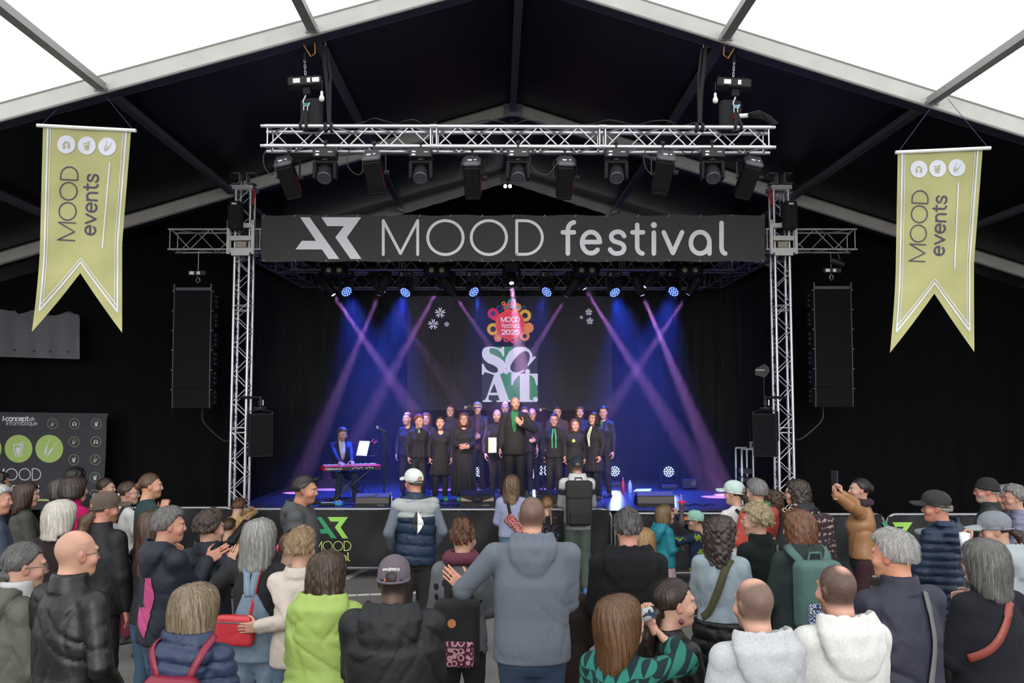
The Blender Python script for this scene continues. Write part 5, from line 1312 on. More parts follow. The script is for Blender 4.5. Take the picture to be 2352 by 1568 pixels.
def hair_field(sp, h, st):
    kind = st['kind']; vol = st.get('vol', 1.0); drop = st.get('len', .0)
    lo = [-.16, -.20, -.16]; hi = [.16, .14, .19]
    lo[2] = min(lo[2], -drop - .06)
    if kind in ('tail', 'braid'): lo[2] = -.36; lo[1] = -.26
    if kind == 'curly': lo[0] -= .05; hi[0] += .05; lo[1] -= .05; hi[2] += .04; lo[2] -= .03
    F = Field(lo, hi, h); t = .013 * vol; rs = np.random.RandomState(st.get('seed', 1)); a = rs.uniform(0, 6, 6)
    if kind in ('short', 'tail', 'bun', 'braid', 'cropped'):
        t2 = t if kind == 'short' else (t * .5 if kind == 'cropped' else .006)
        F.op(ell((0, -.016, .028), (.076 + t2, .096 + t2, .090 + t2)), .01)
        if kind == 'short':
            F.op(ell((0, .03, .085), (.058, .055, .035 * vol)), .03)
            F.op(ell((0, -.06, -.03), (.062 + t2 * .5, .055 + t2 * .7, .06)), .03)
        nape = st.get('nape', -.085); tp_ = st.get('taper', 1.0 if vol < 1.2 else .35)
        F.disp(lambda x, y, z: (.011 * tp_ * np.clip((.01 - z) / .085, 0, 1) * np.clip((.06 - y) / .05, 0, 1)).astype(f32))
        F.cut(lambda x, y, z: np.maximum(np.minimum(np.maximum(y - .03 - .35 * np.maximum(z, 0), -.028 - z + np.maximum(y + .03, 0) * 1.2), .063 - z + .12 * np.abs(x)), nape - z - .25 * np.maximum(y + .02, 0) * -1), .012)
    if kind == 'tail':
        b = np.array((0, -.105, st.get('tz', -.01))); p = b; rr = (.022, .03, .028, .020, .008)
        F.op(cap(b + (0, .03, .0), b, .028, .020), .02); sw = st.get('sway', 0)
        for i in range(4):
            p2 = p + np.array((sw * .02, (-.035, -.018, .008, .012)[i], (-.035, -.07, -.075, -.06)[i] * st.get('tl', 1.))); F.op(cap(p, p2, rr[i] * st.get('tr', 1), rr[i + 1] * st.get('tr', 1)), .015); p = p2
    if kind == 'bun':
        F.op(ell((0, st.get('by', -.10), st.get('bz', .04)), (.042 * vol, .038 * vol, .042 * vol)), .012)
    if kind == 'braid':
        for s in (-1, 1):
            p = np.array((s * .05, -.075, -.04))
            for i in range(7):
                p2 = p + np.array((s * .003, -.006, -.03)); F.op(ell((p + p2) / 2, (.019 - .001 * i, .017, .021)), .006); p = p2
    if kind in ('bob', 'long', 'curly'):
        L = -drop if drop else -.13
        w = .088 * (1 + .12 * (vol - 1)) + .004
        secs = [(.128, 0, -.015, .02, .03), (.118, 0, -.016, .058, .07), (.095, 0, -.018, .082, .098), (.05, 0, -.02, w + .006, .112), (-.0, 0, -.028, w + .010, .112), (-.06, 0, -.038, w + .012 * vol, .100), (-.11, 0, -.045, w + .014 * vol, .088)]
        secs = [(z, cx, cy_, rx * (1 + (vol - 1) * .5), ry * (1 + (vol - 1) * .35)) for z, cx, cy_, rx, ry in secs]
        if L < -.14: secs += [(-.17, 0, -.075, .098 * vol, .062), (L * .85, 0, -.092, .085 * vol, .050), (L, 0, -.095, .06 * vol, .032)]
        else: secs += [(L, 0, -.045, .088 * vol, .075)]
        secs = [s_ for s_ in secs if s_[0] >= L - 1e-6]
        F.op(loft(secs, 2.2), .012)
        fr = st.get('fringe', 0)
        # open the face and the front of the neck
        F.op(rbox((0, .12, -.13), (.060, .09, .19 if not fr else .165), .03), .02, 's')
        F.op(rbox((0, .10, -.25), (.12, .085, .13), .02), .03, 's')
        if kind == 'curly':
            F.disp(lambda x, y, z: .010 * vol * np.sin(75 * x + a[0] + 2 * np.sin(40 * z + a[3])) * np.sin(80 * y + a[1]) * np.sin(70 * z + a[2]) + .006 * np.sin(120 * x + 100 * z) * np.sin(110 * y + 60 * z))
    # strand grooves running down the head
    if kind != 'curly':
        kf = st.get('groove', 1.0)
        F.disp(lambda x, y, z: kf * (.0030 * np.sin(46 * np.arctan2(x, y + .02) * .5 + 2.2 * np.sin(14 * z + a[0]) + a[1]) + .0020 * np.sin(33 * np.arctan2(x, y + .02) + 3 * np.sin(9 * z + a[2])) + .0022 * np.sin(60 * x + 18 * z + a[3]) * np.sin(40 * y + a[4])))
    if st.get('messy'):
        F.disp(lambda x, y, z: st['messy'] * (.006 * np.sin(85 * x + 40 * z + a[0]) * np.sin(70 * y - 50 * z + a[1]) + .004 * np.sin(150 * x + 60 * y) * np.sin(130 * z + a[2])))
    return F
def cap_field(st, h):
    F = Field((-.125, -.15, -.05), (.125, .24, .17), h)
    if st['kind'] == 'beanie':
        F.op(ell((0, -.016, .034), (.086, .107, .097)), .01); F.op(torus((0, -.016, .020), .082, .102, .012, .12), .01)
        F.cut(lambda x, y, z: .005 - z + .12 * y, .008); F.disp(lambda x, y, z: .0012 * np.sin(260 * np.arctan2(x, y) * .3)); return F
    F.op(ell((0, -.014, .036), (.084, .105, .096)), .01); F.op(ell((0, .03, .06), (.074, .075, .068)), .03)
    F.cut(lambda x, y, z: .022 - z + .10 * y, .006)
    F.op(ell((0, -.125, .030), (.036, .040, .026)), .006, 's')
    F.op(torus((0, -.014, .012), .083, .104, .0075, .10), .004)
    # visor
    V = Field((-.125, -.15, -.05), (.125, .24, .17), h)
    V.op(ell((0, .115, .022), (.076, .088, .060)), .004); V.cut(lambda x, y, z: np.abs(z - .032 - .10 * (y - .09) * -1 + 5.5 * x * x - .012) - .0055, .003); V.cut(lambda x, y, z: .055 - y, .003)
    F.F = np.minimum(F.F, V.F)
    F.op(ell((0, -.014, .131), (.009, .009, .005)), .002)
    return F
def rot_zxy(yaw, pitch, roll): return np.array((Matrix.Rotation(math.radians(yaw), 3, 'Z') @ Matrix.Rotation(math.radians(pitch), 3, 'X') @ Matrix.Rotation(math.radians(roll), 3, 'Y')), f32)
def strand_mat():
    if 'hair_strands' in MATS: return MATS['hair_strands']
    m = mat('hair_strands', '#555555', .42, spec=.4); nt = m.node_tree
    a = nt.nodes.new('ShaderNodeVertexColor'); a.layer_name = 'tone'; nt.links.new(a.outputs['Color'], nt.nodes['Principled BSDF'].inputs['Base Color']); return m
def strands(F, v, st, seed, n, wd):
    """thin flat locks that flow over the hair surface, head space"""
    rs = np.random.RandomState(seed); kind = st['kind']
    g = F.grad(v); ok = np.where(g[:, 2] > -.55)[0]
    if len(ok) < 10: return None
    p = v[rs.choice(ok, n)].astype(np.float64); crown = np.array((0, -.045, .11)) + rs.normal(0, .008, 3)
    L, seg = {'short': (.036, 4), 'cropped': (.022, 3), 'bob': (.11, 5), 'long': (.17, 6), 'curly': (.06, 5), 'tail': (.10, 5), 'bun': (.07, 5), 'braid': (.06, 4)}[kind]
    L = L * rs.uniform(.5, 1.2, n); step = (L / seg)[:, None]; jit = rs.normal(0, .22 + .25 * st.get('messy', 0) + (.5 if kind == 'curly' else 0), (n, 3)); ph = rs.uniform(0, 6, n)
    lift = rs.uniform(.0005, .004, n)[:, None] * (1 + .8 * st.get('messy', 0)); tie = np.array((0, -.105, st.get('tz', -.01))) if kind == 'tail' else np.array((0, st.get('by', -.1), st.get('bz', .04)))
    pts = []; nr = []
    amp = .9 if kind == 'curly' else .25 * st.get('messy', 0)
    for k in range(seg + 1):
        nn = F.grad(p); pts.append(p + nn * lift * (.4 + 1.3 * k / seg)); nr.append(nn)
        d = p - crown; d /= np.maximum(np.linalg.norm(d, axis=1, keepdims=True), 1e-6); b = {'long': 1.5, 'bob': 1.3}.get(kind, .7); d = d * .8 + np.array((0, 0, -b))
        if kind in ('tail', 'bun'):
            dt = tie - p; ds = np.linalg.norm(dt, axis=1, keepdims=True); d = np.where((p[:, 1:2] > tie[1] + .012) & (ds > .03), dt / np.maximum(ds, 1e-6) * 1.2, d)
        d = d + jit + amp * np.stack([np.sin(k * 1.9 + ph), np.cos(k * 1.7 + ph), .6 * np.sin(k * 2.3 + ph * 1.3)], 1)
        t = d - nn * (d * nn).sum(1, keepdims=True); t /= np.maximum(np.linalg.norm(t, axis=1, keepdims=True), 1e-6)
        t = t * np.where((nn[:, 2:3] < -.3) | (F.samp(p)[:, None] > .012), .05, 1); p = p + t * step; p = p - F.grad(p) * np.clip(F.samp(p), -.01, .01)[:, None]
    V = []; m = seg + 1
    w = wd * rs.uniform(.6, 1.3, n)[:, None]
    for k in range(m):
        t = pts[min(k + 1, seg)] - pts[max(k - 1, 0)]; sd = np.cross(t, nr[k]); sd /= np.maximum(np.linalg.norm(sd, axis=1, keepdims=True), 1e-6)
        ww = w * (1 - .75 * (k / seg) ** 2); V += [pts[k] - sd * ww, pts[k] + sd * ww]
    V = np.stack(V, 1).reshape(-1, 3); base = (np.arange(n) * 2 * m)[:, None, None]
    Q = np.array([(2 * k, 2 * k + 1, 2 * k + 3, 2 * k + 2) for k in range(seg)])[None] + base
    c1, c2 = np.array(lin(st['c'][0])), np.array(lin(st['c'][1])); u = rs.beta(1.6, 1.5, n)[:, None]; C = (c1 + (c2 - c1) * u) * HAIRK * rs.uniform(.75, 1.1, n)[:, None]
    return V.astype(f32), Q.reshape(-1, 4).astype(np.int32), np.repeat(C, 2 * m, 0).astype(f32)
PEOPLE = {}
_SHOE = {}
def person(key, label, px, ytop, Y, face=0, hd=(0, 0, 0), base=0., **sp):
    near = Y < 6.1; far = Y > 12.5
    hT = .0125 if near else (.0165 if not far else .0185); hH = .0062 if near else (.0080 if not far else .0086); hR = .0078 if near else (.0095 if not far else .0105)
    hat = sp.get('hat'); hairst = sp.get('hair')
    hs = sp.get('hs', 1.0)
    extra = (.012 if hat else (.012 * hairst.get('vol', 1) if hairst else 0.)) * hs
    ptop = P(px, ytop, Y)
    H = ptop.z - base - extra + sp.get('drop', 0.)
    drop = sp.get('drop', 0.)          # seated or crouching: upper body lowered
    hq = H / 1.75; fem = sp.get('fem', 0); g = sp.get('girth', 1.0); child = sp.get('child', 0)
    sw = (.150 if fem else .172) * hq * sp.get('sw', 1.0) * (.9 if child else 1)
    lean = sp.get('lean', 0.); zl0 = .95 * hq
    Hh = .235 * hs * (1.0 if not child else 1.0)      # head height, metres
    zc = H - .115 * hs                                # head centre
    zneck = H - .250 * hs; zs = zneck - .075 * hq      # neck base, shoulder line
    R = rot_zxy(*hd); piv = np.array((0, -.012, H - .235 * hs + .02), f32)
    yb = sp.get('hy', .02)                            # head carried a little forward
    hc_off = np.array((0, yb + .012, zc - piv[2]), f32)
    def headw(v): return (v * hs + hc_off) @ R.T + piv
    def inv_head(p): return ((np.array(p) - piv) @ R - hc_off) / hs
    def deform(v):
        v = np.array(v, f32).reshape(-1, 3).copy(); v[:, 1] += lean * np.maximum(0, v[:, 2] - zl0); v[:, 2] -= drop; return v
    fz = math.radians(face); ca, sa = math.cos(fz), math.sin(fz)
    tp = deform(headw(np.array([[0, -.01, .115]])))[0]
    O = Vector((ptop.x - (ca * tp[0] - sa * tp[1]), Y - (sa * tp[0] + ca * tp[1]), base))
    def toworld(v): v = np.asarray(v); return np.stack([ca * v[..., 0] - sa * v[..., 1] + O.x, sa * v[..., 0] + ca * v[..., 1] + O.y, v[..., 2] + O.z], -1)
    def tolocal(p):
        x, y, z = p[0] - O.x, p[1] - O.y, p[2] - O.z + drop; lx, ly = ca * x + sa * y, -sa * x + ca * y
        return np.array((lx, ly - lean * max(0, z - zl0), z))
    skin = tuple(v * SKINK for v in lin(sp.get('skin', '#d0a18a')))
    # ---- arms
    arms = {}
    UA, FA = .285 * hq * sp.get('al', 1.0), .255 * hq * sp.get('al', 1.0)
    pres = {'down': (.245, .05, .50), 'front': (.07, .26, .63), 'pocket': (.20, .13, .555), 'hold': (.09, .27, .70), 'belly': (.05, .22, .60), 'back': (.05, -.17, .56)}
    for s, kx in ((1, 'R'), (-1, 'L')):
        a = sp.get(kx, sp.get('arms', 'front')); pole = None; hsty = None; thumb = None; hdir = None
        if isinstance(a, str): w = np.array((pres[a][0] * s * hq * (1.0 if not fem else .93), pres[a][1] * hq, pres[a][2] * 1.75 * hq * (H / 1.75 / hq)))
        else:
            w = np.array(a['w'], float); pole = a.get('pole'); hsty = a.get('hand'); thumb = a.get('thumb'); hdir = a.get('dir')
            if a.get('world'): w = tolocal(w); hdir = None if hdir is None else np.array((ca * hdir[0] + sa * hdir[1], -sa * hdir[0] + ca * hdir[1], hdir[2]))
        S = np.array((s * sw, -.01, zs - .012 * hq)); d = w - S; L = np.linalg.norm(d); mx_ = (UA + FA) * .995
        if L > mx_: w = S + d / L * mx_; d = w - S; L = mx_
        u = d / L; aa = (UA * UA - FA * FA + L * L) / (2 * L); hh = math.sqrt(max(UA * UA - aa * aa, 1e-6))
        pole = np.array(pole if pole is not None else (s * .55, -.6, -.55), float); pole = pole - u * (pole @ u); pole /= np.linalg.norm(pole)
        E = S + u * aa + pole * hh
        arms[s] = (S, E, w, hsty or ('relaxed' if isinstance(a, str) else 'flat'), thumb, hdir, a)
    # ---- body
    bodyV, bodyQ, bodyC = [], [], []
    def addp(v, q, c):
        n = sum(len(x) for x in bodyV); bodyV.append(v); bodyQ.append(q + n); bodyC.append(np.broadcast_to(np.asarray(c, f32), (len(v), 3)))
    nbh = inv_head((0, -.03, zneck - .03))
    F = head_field(sp, hH, nbh); v, q = F.mesh(); addp(deform(headw(v)), q, head_tone(v, sp))
    ks = hq * g
    B = Field((-.62, -.55, -.01), (.62, .62, H), .034 if not far else .036)
    tw = .145 * hq if fem else .155 * hq
    torso = [(.875 * hq, 0, -.005, .110 * ks, .080 * ks), (.95 * hq, 0, -.01, .135 * ks, .098 * ks), (1.10 * hq, 0, 0, tw * g * .84, .085 * ks), (1.28 * hq, 0, 0, .135 * hq * g, .092 * ks), (zs - .02, 0, -.012, .11 * hq, .075 * hq), (zneck + .02, 0, -.02, .055 * hq, .05 * hq)]
    B.op(loft(torso, 2.3), .03)
    legs = []
    seat = sp.get('sit')
    for s in (-1, 1):
        hip = np.array((s * .085 * hq, -.005, .88 * hq))
        if seat: kn = hip + np.array((s * .06, .42, -.0)) * hq; an = kn + np.array((s * .02, -.05, -.42)) * hq
        else:
            st_ = sp.get('stride', 0.) * s; kn = np.array((s * .095 * hq, .03 + st_ * .6, .47 * hq)); an = np.array((s * .105 * hq, -.01 + st_, .085 * hq))
        legs.append((s, hip, kn, an)); B.op(cap(hip, kn, .066 * ks, .046 * hq), .02); B.op(cap(kn, an, .050 * hq, .034 * hq), .02)
        S, E, w, *_ = arms[s]
        B.op(cap((s * .04, -.012, zneck - .05), S, .022 * hq, .030 * hq), .01); B.op(cap(S, E, .036 * hq, .032 * hq), .015); B.op(cap(E, w, .035 * hq, .024 * hq), .015)
    v, q = B.mesh(); addp(deform(v), q, skin)
    for s in (-1, 1):
        S, E, w, sty, thumb, hdir, a = arms[s]
        fd = hdir if hdir is not None else (w - E)
        th = thumb if thumb is not None else ((0, 1, .25) if abs(fd[2]) > abs(fd[1]) else (-.3 * s, 0, 1))
        if isinstance(a, str) and a == 'pocket' and far is False and not sp.get('showhands'): continue
        v, q = place_hand(sty, w, fd, th, s, .0066 if near else (.0085 if not far else .010), hq * (1.0 if not fem else .93) * (1.05 if child else 1)); addp(deform(v), q, np.array(skin) * np.array((1.0, .93, .92)))
    me = vmesh('person', np.concatenate(bodyV), np.concatenate(bodyQ), skin_mat(), None, np.concatenate(bodyC))
    ob = bpy.data.objects.new('person', me); COL.objects.link(ob); ob.location = O; ob.rotation_euler = (0, 0, fz)
    tag(ob, label, 'person', sp.get('group'))
    ORG[ob.name] = Vector(O)
    def child_obj(name, v, q, m, lab=None):
        o = link(name, vmesh(name, v, q, m), ob)
        if lab: o['label'] = lab
        return o
    info = dict(ob=ob, O=O, H=H, hq=hq, zs=zs, zneck=zneck, sw=sw, arms=arms, deform=deform, toworld=toworld, tolocal=tolocal, headw=headw, piv=piv, hd=hd, drop=drop, fz=fz, far=far, near=near)
    # ---- garment for the upper body
    seed = abs(hash(key)) % 1000 if False else sum(ord(c) * (i + 1) for i, c in enumerate(key)) % 997
    for gi, T in enumerate(sp.get('top', [])):
        kind, col = T['kind'], T['col']; off = T.get('off', .014); hem = T.get('hem', .84) * hq; fl = T.get('flare', 0.)
        lo = np.array((-.66, -.40, hem - .03)); hi = np.array((.66, .62, zneck + .13))
        for s in (-1, 1):
            for p_ in arms[s][:3]: lo = np.minimum(lo, p_ - .12); hi = np.maximum(hi, p_ + .12)
        if T.get('sleeve', 'long') == 'none': lo[0], hi[0] = -.34, .34
        F = Field(lo, hi, hT)
        o = off
        zt = [(hem, 0, -.005, (.160 + fl) * ks + o, (.118 + fl * .8) * ks + o), (.95 * hq, 0, -.008, (.158 + fl * .6) * ks + o, (.116 + fl * .5) * ks + o), (1.10 * hq, 0, 0, (.138 if fem else .152) * ks + o, .104 * ks + o), (1.28 * hq, 0, .002, (.146 if fem else .158) * ks + o, (.118 if fem else .112) * ks + o), (zs - .03, 0, -.012, sw * .84 + o * .5, .094 * hq + o), (zs + .030 * hq, 0, -.018, sw * .62 + o * .3, .074 * hq + o * .5), (zneck + .010, 0, -.020, .056 * hq + o * .4, .056 * hq + o * .4)]
        zt = [z_ for z_ in zt if z_[0] >= hem - 1e-6]
        F.op(loft(zt, 2.25), .03)
        sl = T.get('sleeve', 'long'); rs_ = T.get('sr', 1.0)
        for s in (-1, 1):
            S, E, w, *_ = arms[s]
            F.op(cap((s * .052, -.018, zneck - .032 * hq), S + np.array((0, 0, -.004)), .032 * hq + o * .4, .034 * hq + o * .8), .035)
            if sl == 'none': continue
            Ee = E if sl != 'short' else S + (E - S) * .62
            F.op(cap(S, Ee, .042 * hq * rs_ * (.85 + .15 * g) + o, .038 * hq * rs_ + o), .036)
            if sl == 'long': F.op(cap(E, E + (w - E) * .93, .038 * hq * rs_ + o, .029 * hq * rs_ + o * .8), .015)
            if sl == 'half': F.op(cap(E, E + (w - E) * .35, .038 * hq * rs_ + o, .037 * hq * rs_ + o), .015)
        if fem and not child: 
            for s in (-1, 1): F.op(ell((s * .075 * hq, .075 * hq, 1.25 * hq), (.07 * ks, .065 * ks, .07 * ks)), .04)
        if T.get('hood'):
            hk = T['hood'] if isinstance(T['hood'], (int, float)) and not isinstance(T['hood'], bool) else 1.0
            zn_ = zneck
            F.op(loft([(zn_ - .195 * hk, 0, -.118, .030, .030), (zn_ - .16 * hk, 0, -.126, .075 * hk, .046), (zn_ - .09 * hk, 0, -.122, .116 * hk, .060), (zn_ - .03, 0, -.098, .128 * hk, .078), (zn_ + .012, 0, -.062, .118 * hk, .085), (zn_ + .050, 0, -.052, .104 * hk, .082)], 2.1), .007)
            F.op(loft([(zn_ - .035, 0, -.098, .040, .018), (zn_ - .0, 0, -.072, .078 * hk, .050), (zn_ + .03, 0, -.045, .090 * hk, .070), (zn_ + .10, 0, -.020, .100 * hk, .095)], 2.0), .010, 's')
            F.op(rbox((0, .06, zn_ + .06), (.12, .085, .060), .02, Euler((-.5, 0, 0)).to_matrix()), .012, 's')
            F.op(cap((0, .0, zn_ + .025), (0, .03, zn_ + .2), .060, .066), .010, 's')
            def hoodf(x, y, z):
                rr = np.sqrt((x / (.118 * hk)) ** 2 + ((z - zn_ - .06) / (.24 * hk)) ** 2)
                return (.0045 * np.sin(17 * rr + 1.3 * np.sin(12 * x + seed)) * np.clip((-.085 - y) / .03, 0, 1) * np.clip(1.1 - rr, 0, 1)).astype(f32)
            F.disp(hoodf)
        if T.get('collar'):
            c_ = T['collar']; F.op(loft([(zneck - .04, 0, -.022, .100, .094), (zneck + .048 * c_, 0, -.012, .088, .086)], 2), .012); F.op(cap((0, -.01, zneck + .01), (0, .02, zneck + .2), .062, .066), .008, 's')
        if T.get('vneck'): F.op(cap((0, .10, zneck + .05), (0, .155, zneck - T['vneck']), .052, .012), .01, 's')
        if T.get('scoop'): F.op(ell((0, .09, zneck + .0), (.07, .10, T['scoop'])), .01, 's')
        amp = T.get('fold', .006) * .8
        _ff = folds(amp, seed + T.get('fs', gi), T.get('fz', 1.)); F.disp(lambda x, y, z: _ff(x, y, z) * np.clip((zneck - .035 - z) / .08, .06, 1))
        if T.get('quilt'):
            k_ = T['quilt']; F.disp(lambda x, y, z: .016 * np.exp(-((((z + .02 * np.sin(6 * x)) / k_ + .5) % 1 - .5) * k_ / .010) ** 2) - .006)
        if T.get('rib'):  # ribbed hem
            zr = hem + .07; F.disp(lambda x, y, z: np.where(z < zr, .001 + .0015 * np.sin(np.arctan2(x, y) * 110), 0).astype(f32))
        if T.get('open'): 
            wd = T['open']; F.op(rbox((0, .30, hem + (zneck - hem) / 2 - .05), (wd, .26, (zneck - hem) / 2 + .05), .02), .02, 's')
        if T.get('vopen'): F.op(cap((0, .085, zneck + .02), (0, .146, T['vopen'] * hq), .082, .012), .006, 's')
        if T.get('clip'): F.cut(T['clip'](hq, zneck), .008)
        v, q = F.mesh(); v = deform(v)
        m = T.get('mat') or cloth_mat(kind, col)
        o_ = child_obj(T.get('name', 'jacket'), v, q, m, T.get('lab'))
        if gi == 0 or T.get('outer'): info['V'], info['Q'] = v, q
        if gi == 0 or T.get('outer'): info['bvh'] = None
        if T.get('yoke'):   # shoulder panel in a second colour
            pass
    # ---- legs
    Bt = sp.get('bot')
    if Bt:
        kind, col = Bt['kind'], Bt['col']
        if Bt.get('skirt'):
            hz_ = Bt['skirt'] * hq; F = Field((-.42, -.36, hz_ - .02), (.42, .36, 1.10 * hq), hT * 1.1)
            F.op(loft([(hz_, 0, 0, Bt.get('w', .26) * hq, Bt.get('w', .26) * .8 * hq), (.9 * hq, 0, 0, .18 * ks, .135 * ks), (1.06 * hq, 0, 0, .145 * ks, .11 * ks)]), .02)
            F.disp(lambda x, y, z: (.012 * np.clip((1.0 * hq - z) / (.5 * hq), 0, 1.2) * np.sin(13 * np.arctan2(x, y) + 2 * np.sin(5 * z))).astype(f32))
            v, q = F.mesh(); child_obj('skirt', deform(v), q, cloth_mat(kind, col), Bt.get('lab'))
        if not Bt.get('skirt') or Bt.get('under'):
            zlow = .05 * hq; F = Field((-.36, -.42, zlow), (.36, .62, 1.06 * hq), hT * (1.4 if not near else 1.6)); lo_ = Bt.get('loose', .012)
            F.op(loft([(.79 * hq, 0, -.008, .135 * ks, .095 * ks), (.84 * hq, 0, -.01, .150 * ks, .116 * ks), (.92 * hq, 0, -.012, .160 * ks, .122 * ks), (.99 * hq, 0, -.006, .138 * ks, .100 * ks)], 2.2), .03)
            for s, hip, kn, an in legs:
                F.op(cap(hip + (0, -.015, .0), kn, .084 * ks + lo_ * .5, .054 * hq + lo_), .03); F.op(cap(kn, an, .053 * hq + lo_, .042 * hq + lo_), .02)
            F.disp(folds(.005, seed + 5, 1.6)); v, q = F.mesh(); child_obj(Bt.get('name', 'trousers'), deform(v), q, cloth_mat(Bt.get('ukind', kind), Bt.get('under', col)), Bt.get('blab'))
        sc_ = sp.get('shoe', '#26221f')
        for s, hip, kn, an in legs:
            if sc_ not in _SHOE:
                F = Field((-.08, -.12, -.02), (.08, .22, .20), .0105)
                F.op(rbox((0, .045, .018), (.043, .135, .018), .014), .01); F.op(ell((0, .09, .045), (.040, .075, .035)), .02); F.op(cap((0, -.03, .05), (0, -.015, .13), .042, .040), .02)
                _SHOE[sc_] = vmesh('shoe', *F.mesh(), mat('shoe_' + sc_.strip('#'), sc_, .6, bump=.1))
            so = link('shoe', _SHOE[sc_], ob); so.scale = (hq,) * 3; so.location = Vector(deform(np.array([[an[0], an[1] + .01, an[2] - .085 * hq]]))[0])
    # ---- hair, hats, glasses
    if hairst:
        F = hair_field(sp, hR, hairst)
        if hat: F.cut(lambda x, y, z: z - (.022 if hat['kind'] != 'beanie' else .0) - .06 * y, .006)
        v, q = F.mesh()
        sr = strands(F, v, hairst, sum(map(ord, key)), 2200 if near else (720 if not far else 220), .00085 if near else (.0014 if not far else .0028)) if len(v) else None
        if sr is not None:
            h1 = np.array(lin(hairst['c'][0])) * HAIRK * .8
            C0 = np.tile(h1.astype(f32), (len(v), 1)); nv = len(v); nq = len(q)
            v = np.concatenate([v, sr[0]]); q = np.concatenate([q, sr[1] + nv])
            hme = vmesh('hair', deform(headw(v)), q, [hair_mat(hairst['c'][0], hairst['c'][1], hairst.get('sc', 1.)), strand_mat()], None, np.concatenate([C0, sr[2]]))
            mi = np.zeros(len(q), np.int32); mi[nq:] = 1; hme.polygons.foreach_set('material_index', mi); link('hair', hme, ob)
        if hairst['kind'] == 'tail':
            tz = hairst.get('tz', -.01); TF = Field((-.04, -.15, tz - .04), (.04, -.08, tz + .04), .004); TF.op(torus((0, -.112, tz - .006), .021, .021, .006, 1.1), .002); v, q = TF.mesh()
            if len(v): child_obj('hair_tie', deform(headw(v)), q, RUB)
    if hat:
        F = cap_field(hat, hR * .8); v, q = F.mesh(); hy = math.radians(hat.get('yaw', 0)); c_, s_ = math.cos(hy), math.sin(hy)
        v = np.stack([c_ * v[:, 0] - s_ * v[:, 1], s_ * v[:, 0] + c_ * v[:, 1], v[:, 2] + hat.get('z', 0.)], 1)
        o_ = child_obj('beanie' if hat['kind'] == 'beanie' else 'cap', deform(headw(v)), q, cloth_mat(hat.get('mk', 'cotton'), hat['col']))
        if hat.get('vis'):
            me_ = o_.data; me_.materials.append(cloth_mat('cotton', hat['vis'])); cen = np.array([p.center[:] for p in me_.polygons])
            loc = inv_head_arr = ((cen - np.array((0, 0, 0))) ); 
            # faces of the visor: those far in front of the dome in head space
            cu = cen.copy(); cu[:, 2] += drop; cu[:, 1] -= lean * np.maximum(0, cu[:, 2] - zl0); hl = ((cu - piv) @ R - hc_off) / hs
            hl2 = np.stack([c_ * hl[:, 0] + s_ * hl[:, 1], -s_ * hl[:, 0] + c_ * hl[:, 1], hl[:, 2]], 1)
            me_.polygons.foreach_set('material_index', (((hl2[:, 1] > .088) & (hl2[:, 2] < .075)) | (hl2[:, 1] > .1)).astype(np.int32))
    if sp.get('glasses'):
        q = MB(); gc_ = sp['glasses']
        for s in (-1, 1):
            q.tube([(s * .033 + .023 * math.cos(t), .099, -.006 + .018 * math.sin(t)) for t in np.linspace(0, 2 * PI, 13)[:-1]], .0020, 5, True)
            q.tube([(s * .056, .097, 0), (s * .070, .06, .002), (s * .080, .0, .0), (s * .079, -.02, -.015)], .0018, 5)
        q.tube([(-.010, .100, -.002), (0, .103, 0), (.010, .100, -.002)], .0018, 5)
        me_ = bpy.data.meshes.new('glasses'); vv = deform(headw(np.array(q.v, f32))); me_.from_pydata(vv.tolist(), [], q.f); me_.materials.append(mat('glasses_' + gc_.strip('#'), gc_, .3)); link('glasses', me_, ob)
    PEOPLE[key] = info
    return info
# ---------------------------------------------------------------- things worn or carried
def bvh_of(pi):
    if pi.get('bvh') is None: pi['bvh'] = BVHTree.FromPolygons(pi['V'].tolist(), pi['Q'].tolist())
    return pi['bvh']
def hug(pi, p, off=.006, ctr=None):
    """push a rough local point onto the garment surface, seen from outside"""
    p = Vector(p); c = Vector(ctr) if ctr is not None else Vector((0, 0, p.z)); d = (c - p).normalized(); o = p - d * .5
    h = bvh_of(pi).ray_cast(o, d)
    return (h[0] + h[1] * off * (1 if h[1].dot(d) < 0 else -1)) if h[0] is not None else p
def ribbon(pi, pts, w, name, m, parent, th=.004, axis=None):
    """flat strap lying on the garment through local points"""
    cp = [Vector(p) for p in crom([tuple(p) for p in pts], 6)]
    P2 = [hug(pi, p, .004) for p in cp]
    for _ in range(2): P2 = [P2[0]] + [(P2[i - 1] + P2[i] * 2 + P2[i + 1]) / 4 for i in range(1, len(P2) - 1)] + [P2[-1]]
    vs = []; fs = []
    for i, p in enumerate(P2):
        t = (P2[min(i + 1, len(P2) - 1)] - P2[max(i - 1, 0)]).normalized(); c = Vector((0, 0, p.z)); nrm = (p - c); nrm = (nrm - t * nrm.dot(t)).normalized()
        if abs(p.z - pi['zneck'] + pi['drop']) < .12: nrm = (nrm + Vector((0, 0, 1.2))).normalized(); nrm = (nrm - t * nrm.dot(t)).normalized()
        s = t.cross(nrm) * w / 2; p = p + nrm * .004
        vs += [p - s, p + s, p + s + nrm * th, p - s + nrm * th]
    n = len(P2)
    for i in range(n - 1):
        a, b = i * 4, i * 4 + 4
        fs += [(a + k, a + (k + 1) % 4, b + (k + 1) % 4, b + k) for k in range(4)]
    fs += [(3, 2, 1, 0), (n * 4 - 4, n * 4 - 3, n * 4 - 2, n * 4 - 1)]
    me = bpy.data.meshes.new(name); me.from_pydata([tuple(v) for v in vs], [], fs); me.materials.append(m); me.polygons.foreach_set('use_smooth', [True] * len(fs))
    return link(name, me, parent)
